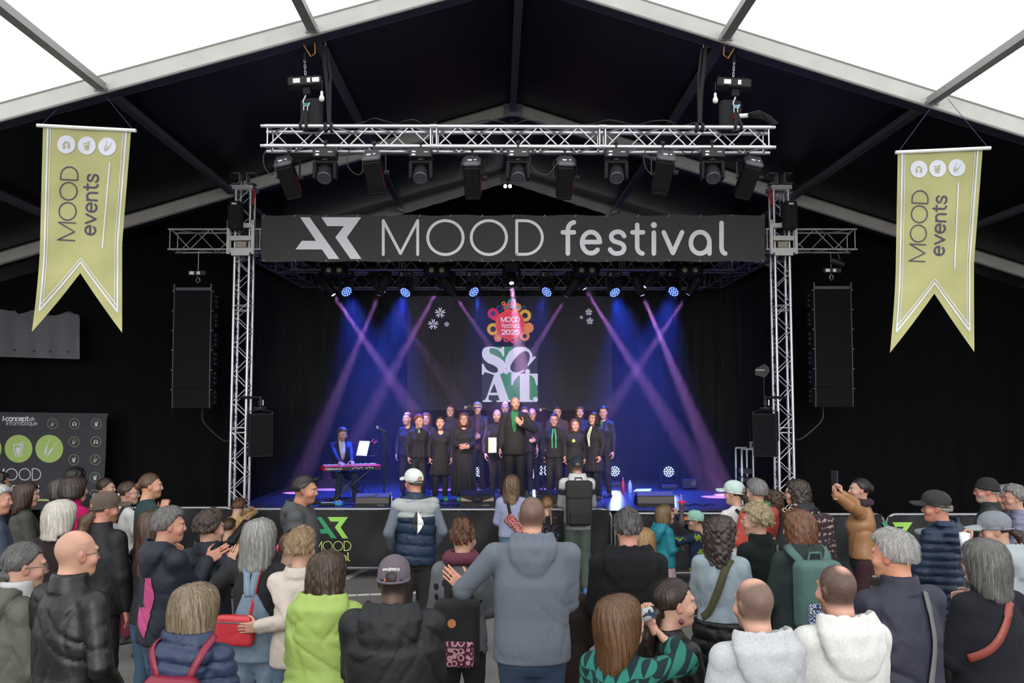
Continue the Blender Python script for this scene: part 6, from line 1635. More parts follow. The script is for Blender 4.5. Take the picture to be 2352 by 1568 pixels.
def worn(pi, name, label, cat): 
    o = thing(name, label, cat, tuple(pi['O'])); o.rotation_euler = (0, 0, pi['fz']); return o
def vpart(name, F, m, parent, pi=None):
    v, q = F.mesh(); v = pi['deform'](v) if pi is not None else v
    return link(name, vmesh(name, v, q, m), parent)
def lpart(name, mb, m, parent, pi=None, smooth=False):
    me = bpy.data.meshes.new(name); v = np.array([tuple(p) for p in mb.v], f32); v = pi['deform'](v) if pi is not None else v
    me.from_pydata(v.tolist(), [], mb.f); me.materials.append(m)
    if smooth: me.polygons.foreach_set('use_smooth', [True] * len(me.polygons))
    return link(name, me, parent)
def backpack(pi, label, col, w=.30, h=.46, d=.16, zc=None, kind='cotton', pocket=None, flap=None, strapcol=None, badge=None, m=None, gap=.0, sw_=.055):
    o = worn(pi, 'backpack', label, 'backpack'); zt = pi['zneck'] - .05; zc = zt - h / 2 if zc is None else zc
    back = hug(pi, pi['deform'](np.array([[0, -.6, zc]]))[0], 0.)
    yb = back.y + .01 - (0 if True else 0)
    zc2 = zc - pi['drop']; hh = .011 if pi['near'] else .014
    c = Vector((0, yb - d / 2 - gap, zc2)); M_ = m or cloth_mat(kind, col)
    F = Field((c.x - w / 2 - .06, c.y - d / 2 - .08, zc2 - h / 2 - .04), (c.x + w / 2 + .06, c.y + d / 2 + .05, zc2 + h / 2 + .06), hh)
    F.op(rbox(c, (w / 2, d / 2, h / 2), .05), .01); F.disp(folds(.003, int(w * 1000))); vpart('bag_body', F, M_, o)
    if pocket:
        pc, pz0, pz1, pm = pocket; zz0 = zc2 - h / 2 + pz0 * h; zz1 = zc2 - h / 2 + pz1 * h
        F = Field((c.x - w / 2 - .02, c.y - d / 2 - .08, zz0 - .02), (c.x + w / 2 + .02, c.y, zz1 + .02), hh * .9); F.op(rbox((c.x, c.y - d / 2 + .005, (zz0 + zz1) / 2), (w / 2 * pc, .032, (zz1 - zz0) / 2), .018), .01); vpart('front_pocket', F, pm or M_, o)
        lpart('zip', MB().box((c.x, c.y - d / 2 - .029, zz1 - .03), (w * pc * .8, .005, .006)), RUB, o)
    if flap: F = Field((c.x - w / 2 - .04, c.y - d / 2 - .06, zc2), (c.x + w / 2 + .04, c.y + d / 2 + .03, zc2 + h / 2 + .05), hh); F.op(rbox((c.x, c.y - .008, zc2 + h / 2 - flap / 2 + .006), (w / 2 + .006, d / 2 + .006, flap / 2 + .006), .04), .01); vpart('top_flap', F, M_, o)
    mh = MB(); mh.tube([(c.x - .05, c.y + .03, zc2 + h / 2 - .005), (c.x - .04, c.y + .03, zc2 + h / 2 + .045), (c.x + .04, c.y + .03, zc2 + h / 2 + .045), (c.x + .05, c.y + .03, zc2 + h / 2 - .005)], .009, 6); lpart('carry_handle', mh, M_, o)
    sm = cloth_mat('cotton', strapcol) if strapcol else M_
    zn = pi['zneck'] - pi['drop']; sx = pi['sw'] * .62
    for s in (-1, 1):
        ribbon(pi, [(s * w * .24, yb - .02, zc2 + h * .42), (s * sx, -.09, zn - .02), (s * sx * 1.05, 0.0, zn + .03), (s * sx * 1.1, .10, zn - .06), (s * sx * 1.15, .16, zn - .18), (s * sx * 1.2, .13, zn - .30)], sw_, 'shoulder_strap', sm, o, .008)
    if badge: lpart('round_badge', MB().lathe((c.x + badge[1], c.y - d / 2 - .001, zc2 + badge[2] * h), [(.028, .0), (.028, .006), (.001, .007)], 16, Matrix.Rotation(PI / 2, 3, 'X')), mat('badge_' + badge[0].strip('#'), badge[0], .6), o)
    return o, c, zc2
# ================================================================ the audience
def T(kind, col, **k): return dict(kind=kind, col=col, **k)
def J(col='#3a4f6e'): return dict(kind='denim', col=col, name='jeans')
def K(col='#17171a', **k): return dict(kind='cotton', col=col, **k)
def HR(kind, a, b, **k): return dict(kind=kind, c=(a, b), **k)
GRP = 'festival audience seen from behind'
def Wp(px, py, Y): return tuple(P(px, py, Y))
def PAT(key, c1, c2, kind, sc):
    m = mat(key, '#888888', .9, bump=.4, bscale=220, spec=.2); nt = m.node_tree; b = nt.nodes['Principled BSDF']; N = nt.nodes.new; Lk = nt.links.new
    tc = N('ShaderNodeTexCoord'); a = tuple(v * CLOTHK for v in lin(c1)); d = tuple(v * CLOTHK for v in lin(c2))
    mx = N('ShaderNodeMix'); mx.data_type = 'RGBA'; mx.inputs[6].default_value = (*a, 1); mx.inputs[7].default_value = (*d, 1)
    def M(op, x, y=None):
        n = N('ShaderNodeMath'); n.operation = op
        for i, v in enumerate((x, y)):
            if v is None: continue
            if isinstance(v, (int, float)): n.inputs[i].default_value = v
            else: Lk(v, n.inputs[i])
        return n.outputs[0]
    if kind == 'tri':
        sp_ = N('ShaderNodeSeparateXYZ'); Lk(tc.outputs['Object'], sp_.inputs[0])
        u = M('FRACT', M('MULTIPLY', sp_.outputs[0], sc)); v = M('FRACT', M('MULTIPLY', M('SUBTRACT', sp_.outputs[2], M('MULTIPLY', sp_.outputs[1], .7)), sc))
        f = M('LESS_THAN', M('MULTIPLY', M('ABSOLUTE', M('SUBTRACT', u, .5)), 2.0), v)
    elif kind == 'dots':
        vo = N('ShaderNodeTexVoronoi'); vo.inputs['Scale'].default_value = sc; vo.inputs['Randomness'].default_value = .55; Lk(tc.outputs['Object'], vo.inputs['Vector']); f = M('LESS_THAN', vo.outputs['Distance'], .22)
    elif kind == 'ethnic':
        wv = N('ShaderNodeTexWave'); wv.bands_direction = 'Z'; wv.inputs['Scale'].default_value = sc; wv.inputs['Distortion'].default_value = 3; wv.inputs['Detail Scale'].default_value = 6; Lk(tc.outputs['Object'], wv.inputs['Vector'])
        vo = N('ShaderNodeTexVoronoi'); vo.inputs['Scale'].default_value = sc * 6; vo.distance = 'MANHATTAN'; Lk(tc.outputs['Object'], vo.inputs['Vector']); f = M('GREATER_THAN', M('ADD', wv.outputs['Fac'], vo.outputs['Distance']), .85)
    elif kind == 'swirl':
        vo = N('ShaderNodeTexVoronoi'); vo.inputs['Scale'].default_value = sc; vo.inputs['Randomness'].default_value = .4; Lk(tc.outputs['Object'], vo.inputs['Vector']); f = M('GREATER_THAN', M('SINE', M('MULTIPLY', vo.outputs['Distance'], 16)), .1)
    else:
        no = N('ShaderNodeTexNoise'); no.inputs['Scale'].default_value = sc; no.inputs['Detail'].default_value = 2; Lk(tc.outputs['Object'], no.inputs['Vector']); f = M('GREATER_THAN', no.outputs['Fac'], .57)
    Lk(f, mx.inputs[0]); Lk(mx.outputs[2], b.inputs['Base Color']); return m
# ---- nearest row
A1 = person('a1', 'woman with low grey ponytail and glasses in an olive jacket at the left edge', 60, 1241, 4.65, -48, (-8, -4, 0), fem=1, hc='#4a4744', girth=1.1,
   top=[T('shell', '#6a6c5f', off=.03, hood=1.1, name='olive_jacket'), T('cotton', '#c9c8c6', off=.002, collar=1.4, hem=1.2, name='white_collar')], bot=J(), hair=HR('tail', '#3a3836', '#8d8a86', tz=-.055, tl=.6, tr=1.0, vol=1.15), glasses='#3a3a3c', arms='front')
A2 = person('a2', 'bald man with glasses in a black leather jacket', 175, 1218, 4.45, -28, (-14, 0, 0), hc='#6b5a50', buzz=.34, tonsure=(0, .02, .06), skin='#dba488', girth=1.12, sw=1.06,
   top=[T('leather', '#202124', off=.020, collar=1.0, fold=.009, name='leather_jacket')], bot=J('#2a2d36'), glasses='#2a2022', arms='pocket')
A3 = person('a3', 'woman with blonde-streaked bob in a blue quilted jacket at the bottom edge', 452, 1338, 4.3, -8, (-22, 0, 0), fem=1, hc='#6b553c', girth=1.1,
   top=[T('puffer', '#3d4a6e', off=.030, hood=1.1, quilt=.075, fold=.006, name='quilted_jacket')], bot=J(), hair=HR('bob', '#5b4a38', '#bda585', len=.17, vol=1.12, sc=.8), arms='front')
A4 = person('a4', 'woman with brown shoulder-length hair in a lime green rain jacket', 755, 1265, 5.0, -10, (-18, 0, 0), fem=1, hc='#4a3426', girth=1.32, sw=1.08,
   top=[T('shell', '#abc565', off=.034, hood=1.3, fold=.012, hem=.74, flare=.03, name='rain_jacket')], bot=J(), hair=HR('bob', '#33241b', '#6e5140', len=.19, vol=1.0, messy=.6), arms='front')
A5 = person('a5', 'man in a purple-grey cap and black hooded jacket at the bottom edge', 905, 1276, 4.65, 0, (0, -4, 0), skin='#5a3c2e', hc='#15100e', buzz=.9, girth=1.42, sw=1.22,
   top=[T('shell', '#26262a', off=.036, hood=1.3, fold=.012, name='hooded_jacket')], bot=K('#26262b'), hat=dict(kind='cap', col='#726570', yaw=0), arms='front')
A6 = person('a6', 'big man with cropped hair in a grey hoodie resting a hand on his neighbour', 1222, 1140, 5.4, 2, (-6, 0, 0), hc='#3a2f28', buzz=.85, skin='#d89c82', girth=1.24, sw=1.22,
   top=[T('knit', '#747b88', off=.022, hood=1.18, rib=True, hem=.86, name='grey_hoodie')], bot=J('#35506f'), glasses='#202024',
   L=dict(w=Wp(1068, 1352, 5.72), world=1, hand='flat', dir=(-.75, .25, .62), thumb=(.5, 0, 1), pole=(-.8, -.35, -.8)), R='front')
A7 = person('a7', 'woman with straight brown hair drinking from a can in a green patterned jumper', 1420, 1366, 4.15, -30, (-38, 6, 0), fem=1, hc='#4a3020', girth=1.05,
   top=[T('knit', '#2f7a6c', off=.024, sleeve='half', name='patterned_jumper', mat=PAT('jumper_triangles', '#2f7a6c', '#1d2f34', 'tri', 17))], bot=J(), hair=HR('bob', '#4a2f1e', '#8a6038', len=.23, vol=1.05, groove=.7), 
   R=dict(w=Wp(1497, 1434, 4.30), world=1, hand='grip', dir=(-.45, .05, .9), thumb=(-.6, .3, -.3), pole=(.8, .15, -.75)), L='front')
A8 = person('a8', 'woman with dark low ponytail and earring in a black leather jacket', 1545, 1325, 4.5, -58, (-22, 2, 0), fem=1, hc='#211512', girth=.95,
   top=[T('leather', '#1d1d20', off=.016, fold=.008, open=.035, name='leather_jacket'), T('cotton', '#d5d0cb', off=-.004, scoop=.10, sleeve='none', name='white_top')], bot=J(), hair=HR('tail', '#1c1310', '#4a352a', tz=-.045, tl=1.1, tr=1.25, vol=1.2), arms='front')
A9 = person('a9', 'man with shaved balding head in a pale grey hoodie at the bottom edge', 1732, 1328, 4.0, 14, (6, 0, 0), hc='#3f332c', buzz=.85, tonsure=(0, .0, .042), skin='#e0aa92', stubble=.5, girth=1.08,
   top=[T('knit', '#c9cacc', off=.024, hood=1.28, name='pale_hoodie')], bot=J(), arms='front')
A10 = person('a10', 'man with dark cropped hair and bald spot in a white hoodie', 1922, 1297, 4.15, 12, (8, 0, 0), hc='#241b17', buzz=.9, tonsure=(0, -.050, .010), skin='#e0a890', stubble=.5, girth=1.12, sw=1.05,
   top=[T('knit', '#e3e2dd', off=.026, hood=1.3, name='white_hoodie')], bot=J(), arms='front')
A11 = person('a11', 'man with silver hair in a navy jacket with a grey shoulder strap', 2052, 1215, 4.4, 18, (26, 0, 0), hc='#8a857f', skin='#d99878', girth=1.16, sw=1.05,
   top=[T('shell', '#3d3c52', off=.028, collar=1.0, fold=.012, name='navy_jacket')], bot=J(), hair=HR('short', '#8d8883', '#d6d2cc', vol=1.15, messy=.35, nape=-.075), arms='front')
A12 = person('a12', 'woman with straight grey bob in a dark coat with a brown strap', 2258, 1236, 4.75, 12, (24, 0, 0), fem=1, hc='#5a5652', girth=1.15,
   top=[T('fleece', '#30303a', off=.028, collar=.6, hem=.6, name='dark_coat')], bot=K(), hair=HR('bob', '#454340', '#96938e', len=.20, vol=1.08), glasses='#3a2026', arms='front')
A6b = person('a6b', 'person in a dark brown coat hidden in front of the big man in grey', 1292, 1268, 5.95, 0, (0, 0, 0), fem=1, hc='#2a1c16', girth=1.1, top=[T('fleece', '#4a3a38', off=.03, hem=.55, flare=.02, name='brown_coat')], bot=K(), hair=HR('short', '#2a1c16', '#5a4030', vol=1.2), arms='front')
# ---- second row
A13 = person('a13', 'woman in a grey cap with ponytail and light grey hoodie holding a cup', 2282, 1173, 6.3, 38, (30, -8, 0), fem=1, hc='#2c201a', top=[T('knit', '#b3bcc0', off=.024, hood=1.1, name='grey_hoodie')], bot=J(), hat=dict(kind='cap', col='#8a8e97', yaw=0, vis='#a9adb2'), hair=HR('tail', '#2a1c16', '#5a4030', tz=-.02, tl=.8),
   L=dict(w=Wp(2222, 1252, 6.25), world=1, hand='grip', dir=(-.2, .4, .8), thumb=(0, .3, 1)))
A14 = person('a14', 'woman with short grey hair and red glasses in a lavender puffer jacket', 2330, 1112, 8.7, 62, (18, 0, 0), fem=1, hc='#77736f', top=[T('puffer', '#8b8ca8', off=.034, quilt=.06, name='puffer_jacket')], bot=K(), hair=HR('short', '#5f5c5a', '#b5b2ae', vol=1.35, messy=.6), glasses='#b02030', arms='front')
A15 = person('a15', 'bearded man in a black beanie and green vest', 2266, 1096, 8.5, 55, (18, 0, 0), hc='#8a8580', stubble=.6, skin='#c98d76', top=[T('cotton', '#23262c', off=.02, collar=.8, name='dark_jacket'), T('puffer', '#33473b', off=.032, sleeve='none', name='green_vest', hem=.9)], bot=K(), hat=dict(kind='beanie', col='#14161d'), hair=HR('short', '#77736f', '#b5b2ae', vol=.7), glasses='#3a1c1c', arms='front')
A15b = person('a15b', 'person with fluffy grey hair half hidden behind the red-glasses woman', 2306, 1113, 9.3, 60, (20, 0, 0), hc='#88837e', skin='#c98d76', top=[T('cotton', '#4a3d45', off=.02)], bot=K(), hair=HR('curly', '#6f6a66', '#b5b0aa', len=.08, vol=.9), arms='front')
A16 = person('a16', 'man in a dark cap and navy quilted puffer jacket', 2152, 1127, 7.0, 42, (26, 0, 0), hc='#b5aea6', skin='#d08f78', top=[T('puffer', '#2c405f', off=.040, quilt=.062, hood=1.2, hem=.80, name='puffer_jacket')], bot=K(), hat=dict(kind='cap', col='#35312d', yaw=0), hair=HR('short', '#9a958f', '#d6d2cc', vol=.7), glasses='#2a2a30', girth=1.1, arms='front')
A17 = person('a17', 'woman in a tan leather jacket filming with a raised phone', 1978, 1096, 9.0, 62, (22, 6, 0), fem=1, hc='#1a1210', top=[T('leather', '#bd895c', off=.020, fold=.012, hem=.93, name='tan_jacket'), T('cotton', '#1b1d27', off=.006, hem=.84, sleeve='none', name='dark_top', clip=lambda q, zn: (lambda x, y, z: z - .97 * q))], bot=dict(kind='cotton', col='#55242e', name='burgundy_trousers'), hair=HR('bun', '#17100e', '#352622', by=-.10, bz=.03, vol=1.15), girth=1.06,
   R=dict(w=Wp(1926, 1128, 8.75), world=1, hand='grip', dir=(-.15, 0, 1), thumb=(-1, -.3, 0)), L=dict(w=Wp(1914, 1132, 8.55), world=1, hand='grip', dir=(-.1, 0, 1), thumb=(-1, .3, 0)))
A18 = person('a18', 'person with dark curly hair and a patterned backpack in a navy jacket', 1830, 1100, 8.4, 35, (28, 0, 0), hc='#2a1d17', top=[T('shell', '#2b2f38', off=.026, hood=1.0, name='navy_jacket')], bot=K('#8a7f74'), hair=HR('curly', '#241812', '#55402f', len=.12, vol=1.0), glasses='#202024', arms='front')
A19 = person('a19', 'woman with short grey hair in a red jacket with a green scarf', 1738, 1099, 8.8, 16, (20, 0, 0), fem=1, hc='#7a7673', top=[T('shell', '#de584c', off=.028, name='red_jacket')], bot=K(), hair=HR('short', '#5d5957', '#aeaaa6', vol=1.35, nape=-.11), arms='front')
A19b = person('a19b', 'person with brown curly hair mostly hidden behind the red jacket', 1775, 1124, 9.3, 10, (10, 0, 0), fem=1, hc='#4a2f22', top=[T('cotton', '#1c1c22', off=.02)], bot=K(), hair=HR('curly', '#3a2419', '#6e4a34', len=.12, vol=.9), arms='front')
A20 = person('a20', 'woman in a pale mint cap and white T-shirt with a black strap', 1688, 1104, 9.0, 24, (26, 0, 0), fem=1, hc='#2a1c16', top=[T('cotton', '#dcdbd6', off=.016, sleeve='short', name='white_t_shirt')], bot=J(), hat=dict(kind='cap', col='#c9dcd6', yaw=0), hair=HR('tail', '#2a1c16', '#5a4030', tz=-.02, tl=.5, tr=1.3), arms='front')
A21 = person('a21', 'woman with long dark curly hair in a denim jacket with an olive strap', 1655, 1184, 6.3, -22, (-42, 4, 0), fem=1, hc='#2b1f1a', top=[T('denim', '#a0b0b8', off=.022, name='denim_jacket', hem=.98), T('puffer', '#1e1e21', off=.030, hem=.62, sleeve='none', flare=.03, quilt=.09, name='padded_skirt', clip=lambda q, zn: (lambda x, y, z: z - 1.0 * q))], bot=K('#1c1c1f'), hair=HR('curly', '#231815', '#5a463c', len=.30, vol=1.05, messy=.3), glasses='#8a6a4a', arms='front')
A22 = person('a22', 'person with short blond curls and glasses in a black fleece', 1738, 1156, 6.8, 28, (32, 0, 0), fem=1, hc='#a58a62', top=[T('fleece', '#26302f', off=.024, collar=1.0, name='black_fleece')], bot=K(), hair=HR('short', '#8a744f', '#d0bd98', vol=1.5, messy=1.8, nape=-.07), glasses='#b9a68a', arms='front')
A23 = person('a23', 'woman with wavy auburn hair in a dark green hoodie wearing a green backpack', 1832, 1170, 6.2, 12, (24, 0, 0), fem=1, hc='#5a3424', top=[T('knit', '#263a35', off=.026, hood=1.1, name='green_hoodie')], bot=J('#26344c'), hair=HR('long', '#4a2a1a', '#a56a42', len=.30, vol=1.05, messy=.8), girth=1.15, arms='front')
A24 = person('a24', 'man with short grey-black hair in a black hooded coat', 1442, 1168, 5.75, -2, (0, 0, 0), hc='#3a3735', skin='#d4957e', top=[T('fleece', '#2a2a2e', off=.030, hood=1.35, hem=.66, fold=.009, name='black_coat')], bot=K(), hair=HR('short', '#2e2b2a', '#77726e', vol=1.15, messy=.8, nape=-.09), girth=1.15, sw=1.05, arms='front')
A24b = person('a24b', 'blonde woman half hidden beside the black coat', 1476, 1212, 6.6, -8, (-20, 0, 0), fem=1, hc='#9a7448', top=[T('cotton', '#c58c6a', off=.012)], bot=K(), hair=HR('long', '#8a6238', '#d6a868', len=.26), arms='front')
A30 = person('a30', 'man in a white baseball cap and navy body warmer', 952, 1077, 8.9, 14, (28, 0, 0), hc='#3a332e', skin='#c98d76', top=[T('knit', '#7e8796', off=.016, name='grey_sweater'), T('puffer', '#22405f', off=.034, sleeve='none', quilt=.105, hem=.84, collar=.9, fold=.005, outer=1, name='body_warmer'), T('shell', '#b3b8b6', off=.044, fs=1, sleeve='none', quilt=.105, hem=1.1, collar=.9, fold=.005, name='grey_yoke', clip=lambda q, zn: (lambda x, y, z: np.maximum(1.30 * q - z, z - zn + .02)))], bot=K('#3a3431', loose=.02), hat=dict(kind='cap', col='#e6e6e4', yaw=0), hair=HR('short', '#2b2623', '#6a625c', vol=.9, nape=-.10), girth=1.05, arms='pocket')
A31 = person('a31', 'dark-haired man with sunglasses on his head walking past in a grey jacket', 702, 1089, 7.6, -92, (0, -4, 0), hc='#2a211d', skin='#c98d70', stubble=.25, top=[T('shell', '#5a5b5f', off=.030, hood=1.15, hem=.76, fold=.011, name='grey_jacket')], bot=K('#26272c'), buzz=.5, hair=HR('cropped', '#1f1916', '#4a413b', vol=1.1, nape=-.08), stride=.16, arms='down')
A32 = person('a32', 'woman with curly auburn hair, burgundy scarf and spotted grey jumper', 1064, 1192, 6.05, -6, (-14, 0, 0), fem=1, hc='#5a3322', top=[T('knit', '#6c6d72', off=.024, name='spotted_jumper', mat=PAT('jumper_spots', '#6c6d72', '#222226', 'dots', 9))], bot=K('#1d1d20'), hair=HR('bun', '#43271b', '#8a5638', by=-.04, bz=.09, vol=1.35, messy=1.6), girth=1.05, arms='front')
A33 = person('a33', 'woman with long silver hair in denim dungarees with a red bag', 598, 1190, 6.0, -6, (-10, 0, 0), fem=1, hc='#8a8783', top=[T('cotton', '#1c1c20', off=.014, hem=.9, name='black_top'), T('denim', '#8ea6bb', off=.026, hem=.80, sleeve='none', fold=.003, name='dungaree_bib', clip=lambda q, zn: (lambda x, y, z: np.maximum(z - 1.27 * q + 2.2 * np.maximum(np.abs(x) - .05, 0), np.where(z > .98 * q, np.abs(x) - .125 - .06 * (1.27 * q - z) / q, -1))))], bot=dict(kind='denim', col='#8ea6bb', name='denim_dungarees', loose=.02), hair=HR('long', '#77736f', '#cfccc6', len=.23, vol=1.12, messy=.5), girth=1.08,
   L=dict(w=Wp(524, 1298, 6.3), world=1, hand='flat', dir=(.25, .4, .9), thumb=(1, 0, .2), pole=(-.8, -.4, -.9)), R=dict(w=Wp(722, 1352, 5.95), world=1, hand='relaxed', pole=(.3, -.8, -.2)))
A34 = person('a34', 'woman with short blonde hair in a cream jacket', 692, 1212, 5.8, 2, (-16, 0, 0), fem=1, hc='#8a6a48', top=[T('shell', '#d9cbbd', off=.026, collar=.6, fold=.010, name='cream_jacket')], bot=J('#6c88a2'), hair=HR('short', '#7a5b3e', '#cfae84', vol=1.5, messy=.9, nape=-.11),
   L=dict(w=Wp(592, 1440, 5.72), world=1, hand='flat', dir=(-.9, .2, -.1), thumb=(0, 0, 1), pole=(.5, -.5, -.9)), R='front')
A34c = person('a34c', 'small child with pink ear defenders peeking beside the cream jacket', 668, 1222, 6.35, -20, (0, 0, 0), child=1, hs=.86, hc='#6b4a30', top=[T('cotton', '#5a5b66', off=.02)], bot=J(), hair=HR('short', '#5a4028', '#8a6a48', vol=1.0), arms='front')
A35 = person('a35', 'person with short dark brown hair in a navy coat between two friends', 482, 1170, 6.45, -12, (-22, 0, 0), fem=1, hc='#2c1d17', top=[T('shell', '#2b3142', off=.030, collar=1.1, hem=.70, name='navy_coat')], bot=J(), hair=HR('short', '#2b1c16', '#5c4335', vol=1.6, messy=1.0, nape=-.12), girth=1.1,
   R=dict(w=Wp(618, 1392, 5.8), world=1, hand='flat', dir=(.9, .1, .15), thumb=(0, -.2, 1), pole=(.2, -.6, -.9)), L='front')
A36 = person('a36', 'person with short grey hair in a navy and pink jacket', 388, 1163, 6.15, -42, (-24, 0, 0), hc='#55504c', skin='#cf957c', top=[T('shell', '#2a3142', off=.032, hood=1.1, fold=.011, name='navy_jacket')], bot=J('#4a6a86'), hair=HR('short', '#45413e', '#98938e', vol=1.25, nape=-.10), girth=1.1,
   R=dict(w=Wp(476, 1286, 6.3), world=1, hand='flat', dir=(.75, .35, .45), thumb=(-.2, 0, 1), pole=(.2, -.3, -1)), L='front')
A36b = person('a36b', 'woman with very long brown hair beside the navy and pink jacket', 352, 1172, 6.9, -28, (-15, 0, 0), fem=1, hc='#4a3022', top=[T('cotton', '#2a2a30', off=.016)], bot=J('#4a6a86'), shoe='#b08a62', hair=HR('long', '#332119', '#74503a', len=.42, vol=1.0), arms='front')
A37 = person('a37', 'man with ponytail and brown cap in a black jacket', 240, 1130, 6.9, -24, (-26, 0, 0), hc='#5a4433', skin='#cf8f78', stubble=.5, top=[T('shell', '#1f2024', off=.028, collar=.8, name='black_jacket')], bot=K('#1a1a1d'), hat=dict(kind='cap', col='#6b5848', yaw=0), hair=HR('tail', '#4a3626', '#8a6e52', tz=-.05, tl=1.1, tr=1.5, vol=1.2), girth=1.15, sw=1.05, arms='down')
A38 = person('a38', 'woman with white-blonde bob in a dark brown coat', 142, 1147, 6.8, -20, (-20, 0, 0), fem=1, hc='#c8bfae', top=[T('fleece', '#3a2c2c', off=.028, collar=.8, hem=.7, name='brown_coat')], bot=K(), hair=HR('bob', '#c9c0b0', '#f0eadf', len=.17, vol=1.2, groove=1.2), arms='front')
A39 = person('a39', 'woman with dark bobbed hair and hoop earring in a magenta jacket', 172, 1092, 8.4, -28, (-28, 0, 0), fem=1, hc='#241714', top=[T('fleece', '#cf1d6c', off=.028, collar=1.3, name='magenta_jacket')], bot=K(), hair=HR('bob', '#231714', '#4a342b', len=.09, vol=1.35), arms='front')
A39b = person('a39b', 'person with black curly hair far behind the magenta jacket', 175, 1073, 10.0, -20, (0, 0, 0), hc='#0f0c0b', top=[T('cotton', '#20222a', off=.02)], bot=K(), hair=HR('curly', '#0f0c0b', '#2c2420', len=.06, vol=.95), arms='front')
A39c = person('a39c', 'person with grey-brown hair in a dark green coat beside the backdrop', 142, 1098, 9.0, -24, (-10, 0, 0), hc='#4a4340', top=[T('fleece', '#3a4f42', off=.026, collar=1.2, name='green_coat')], bot=K(), hair=HR('bob', '#3a3431', '#6a625c', len=.08, vol=1.1), arms='front')
A40 = person('a40', 'girl with dark braids turning her face to the right', 243, 1096, 10.2, -78, (0, 0, 0), fem=1, hc='#2a1c15', hs=.95, top=[T('cotton', '#1f6f86', off=.012)], bot=J(), hair=HR('braid', '#241711', '#523a2a', vol=1.1), arms='front')
A41 = person('a41', 'woman with brown tied hair and glasses in a white T-shirt', 295, 1103, 9.2, -46, (-30, 0, 0), fem=1, hc='#3a251b', top=[T('cotton', '#d9d8d6', off=.014, sleeve='short', name='white_t_shirt')], bot=dict(kind='cotton', col='#8a2a4a'), hair=HR('tail', '#2f1d16', '#5e4234', tz=-.06, tl=.5, tr=1.2, vol=1.3), glasses='#202024', arms='front')
A42 = person('a42', 'man with a bun in a dark teal sweater touching his chin', 345, 1086, 8.6, -52, (-22, 2, 0), hc='#4a3324', stubble=.3, skin='#d8a080', top=[T('knit', '#1f4a4a', off=.018, name='teal_sweater')], bot=K(), hair=HR('bun', '#3a2619', '#8a6444', by=-.115, bz=.0, vol=.95), 
   R=dict(w=(.07, .12, 1.42), hand='grip', dir=(-.35, .25, .9), thumb=(-.5, -.5, .3)), L='belly')
A43 = person('a43', 'woman with dark hair in an olive jacket in front of the backdrop', 62, 1107, 8.8, -52, (-16, 0, 0), fem=1, hc='#2a1812', top=[T('shell', '#4d4f45', off=.032, fold=.012, name='olive_jacket')], bot=K(), hair=HR('long', '#2a1711', '#5a3826', len=.20, vol=1.05), arms='front')
A44 = person('a44', 'white-haired man in a blue-grey jacket cut by the left edge', -6, 1113, 7.4, -52, (-20, 0, 0), hc='#d5d0cc', skin='#cf957c', top=[T('shell', '#4a5a6c', off=.028, name='blue_jacket')], bot=K(), hair=HR('short', '#b5b0ac', '#ece9e5', vol=1.0), arms='front')
A44b = person('a44b', 'person with black curly hair at the far left edge', -2, 1083, 9.6, -55, (0, 0, 0), hc='#0f0c0b', skin='#a8755c', top=[T('cotton', '#16202c', off=.02)], bot=K(), hair=HR('curly', '#0f0c0b', '#2c2420', len=.05, vol=.8), arms='front')
# ---- at the barrier
A27 = person('a27', 'man in a navy cap with a large black backpack at the barrier', 1325, 1047, 11.5, 2, (0, 0, 0), hc='#2a211d', buzz=.8, top=[T('knit', '#a3a5a8', off=.020, hem=.82, name='grey_hoodie'), T('knit', '#dcdcda', off=.024, fs=0, hood=1.0, hem=1.2, name='white_hood_yoke', clip=lambda q, zn: (lambda x, y, z: 1.335 * q - z)), T('knit', '#2a3242', off=.023, fs=0, hem=1.15, name='navy_band', clip=lambda q, zn: (lambda x, y, z: np.maximum(1.25 * q - z, z - 1.34 * q)))], bot=dict(kind='cotton', col='#5f6e62', name='green_trousers', loose=.026), shoe='#3a5a8a', hat=dict(kind='cap', col='#2f3a49', yaw=0), arms='front')
A28 = person('a28', 'woman with wavy brown hair in a lavender sweatshirt at the barrier', 1176, 1090, 11.0, -4, (-10, 0, 0), fem=1, hc='#5a4030', top=[T('knit', '#a9aed0', off=.026, rib=True, hem=.90, name='lavender_sweatshirt')], bot=J('#5f7f9c'), hair=HR('long', '#4f3a2b', '#a3805c', len=.26, vol=.95, messy=.6), arms='front')
A28b = person('a28b', 'child in a dark green bobble hat hidden behind the grey hoodie', 1213, 1133, 11.6, 0, (0, 0, 0), child=1, hs=.9, hc='#6b4a30', top=[T('cotton', '#3a4a3c', off=.02)], bot=dict(kind='cotton', col='#3f4d3c'), hat=dict(kind='beanie', col='#1f4a44'), arms='front')
A29 = person('a29', 'small girl with plaits in a black floral dress', 1256, 1140, 11.2, 0, (-6, 0, 0), fem=1, child=1, hs=.9, hc='#8a6240', top=[T('cotton', '#1d1c22', off=.018, hem=.62, flare=.04, name='floral_dress', mat=PAT('floral', '#1d1c22', '#b9a8ae', 'dots', 38))], bot=dict(kind='cotton', col='#5a3a4a'), hair=HR('braid', '#7a5233', '#b98a5c', vol=1.0), arms='front')
A25 = person('a25', 'child in a teal rain jacket poking out the tongue', 1524, 1160, 10.4, -68, (-20, 8, 0), child=1, fem=1, hs=.93, hc='#7a5c3c', sing=1, top=[T('shell', '#2794a5', off=.026, hood=1.0, hem=.76, name='teal_jacket')], bot=dict(kind='cotton', col='#c9a9b4', skirt=.48, w=.20, under='#4a5a6a'), hair=HR('bob', '#5f442c', '#b0905f', len=.11, vol=1.0), arms='belly')
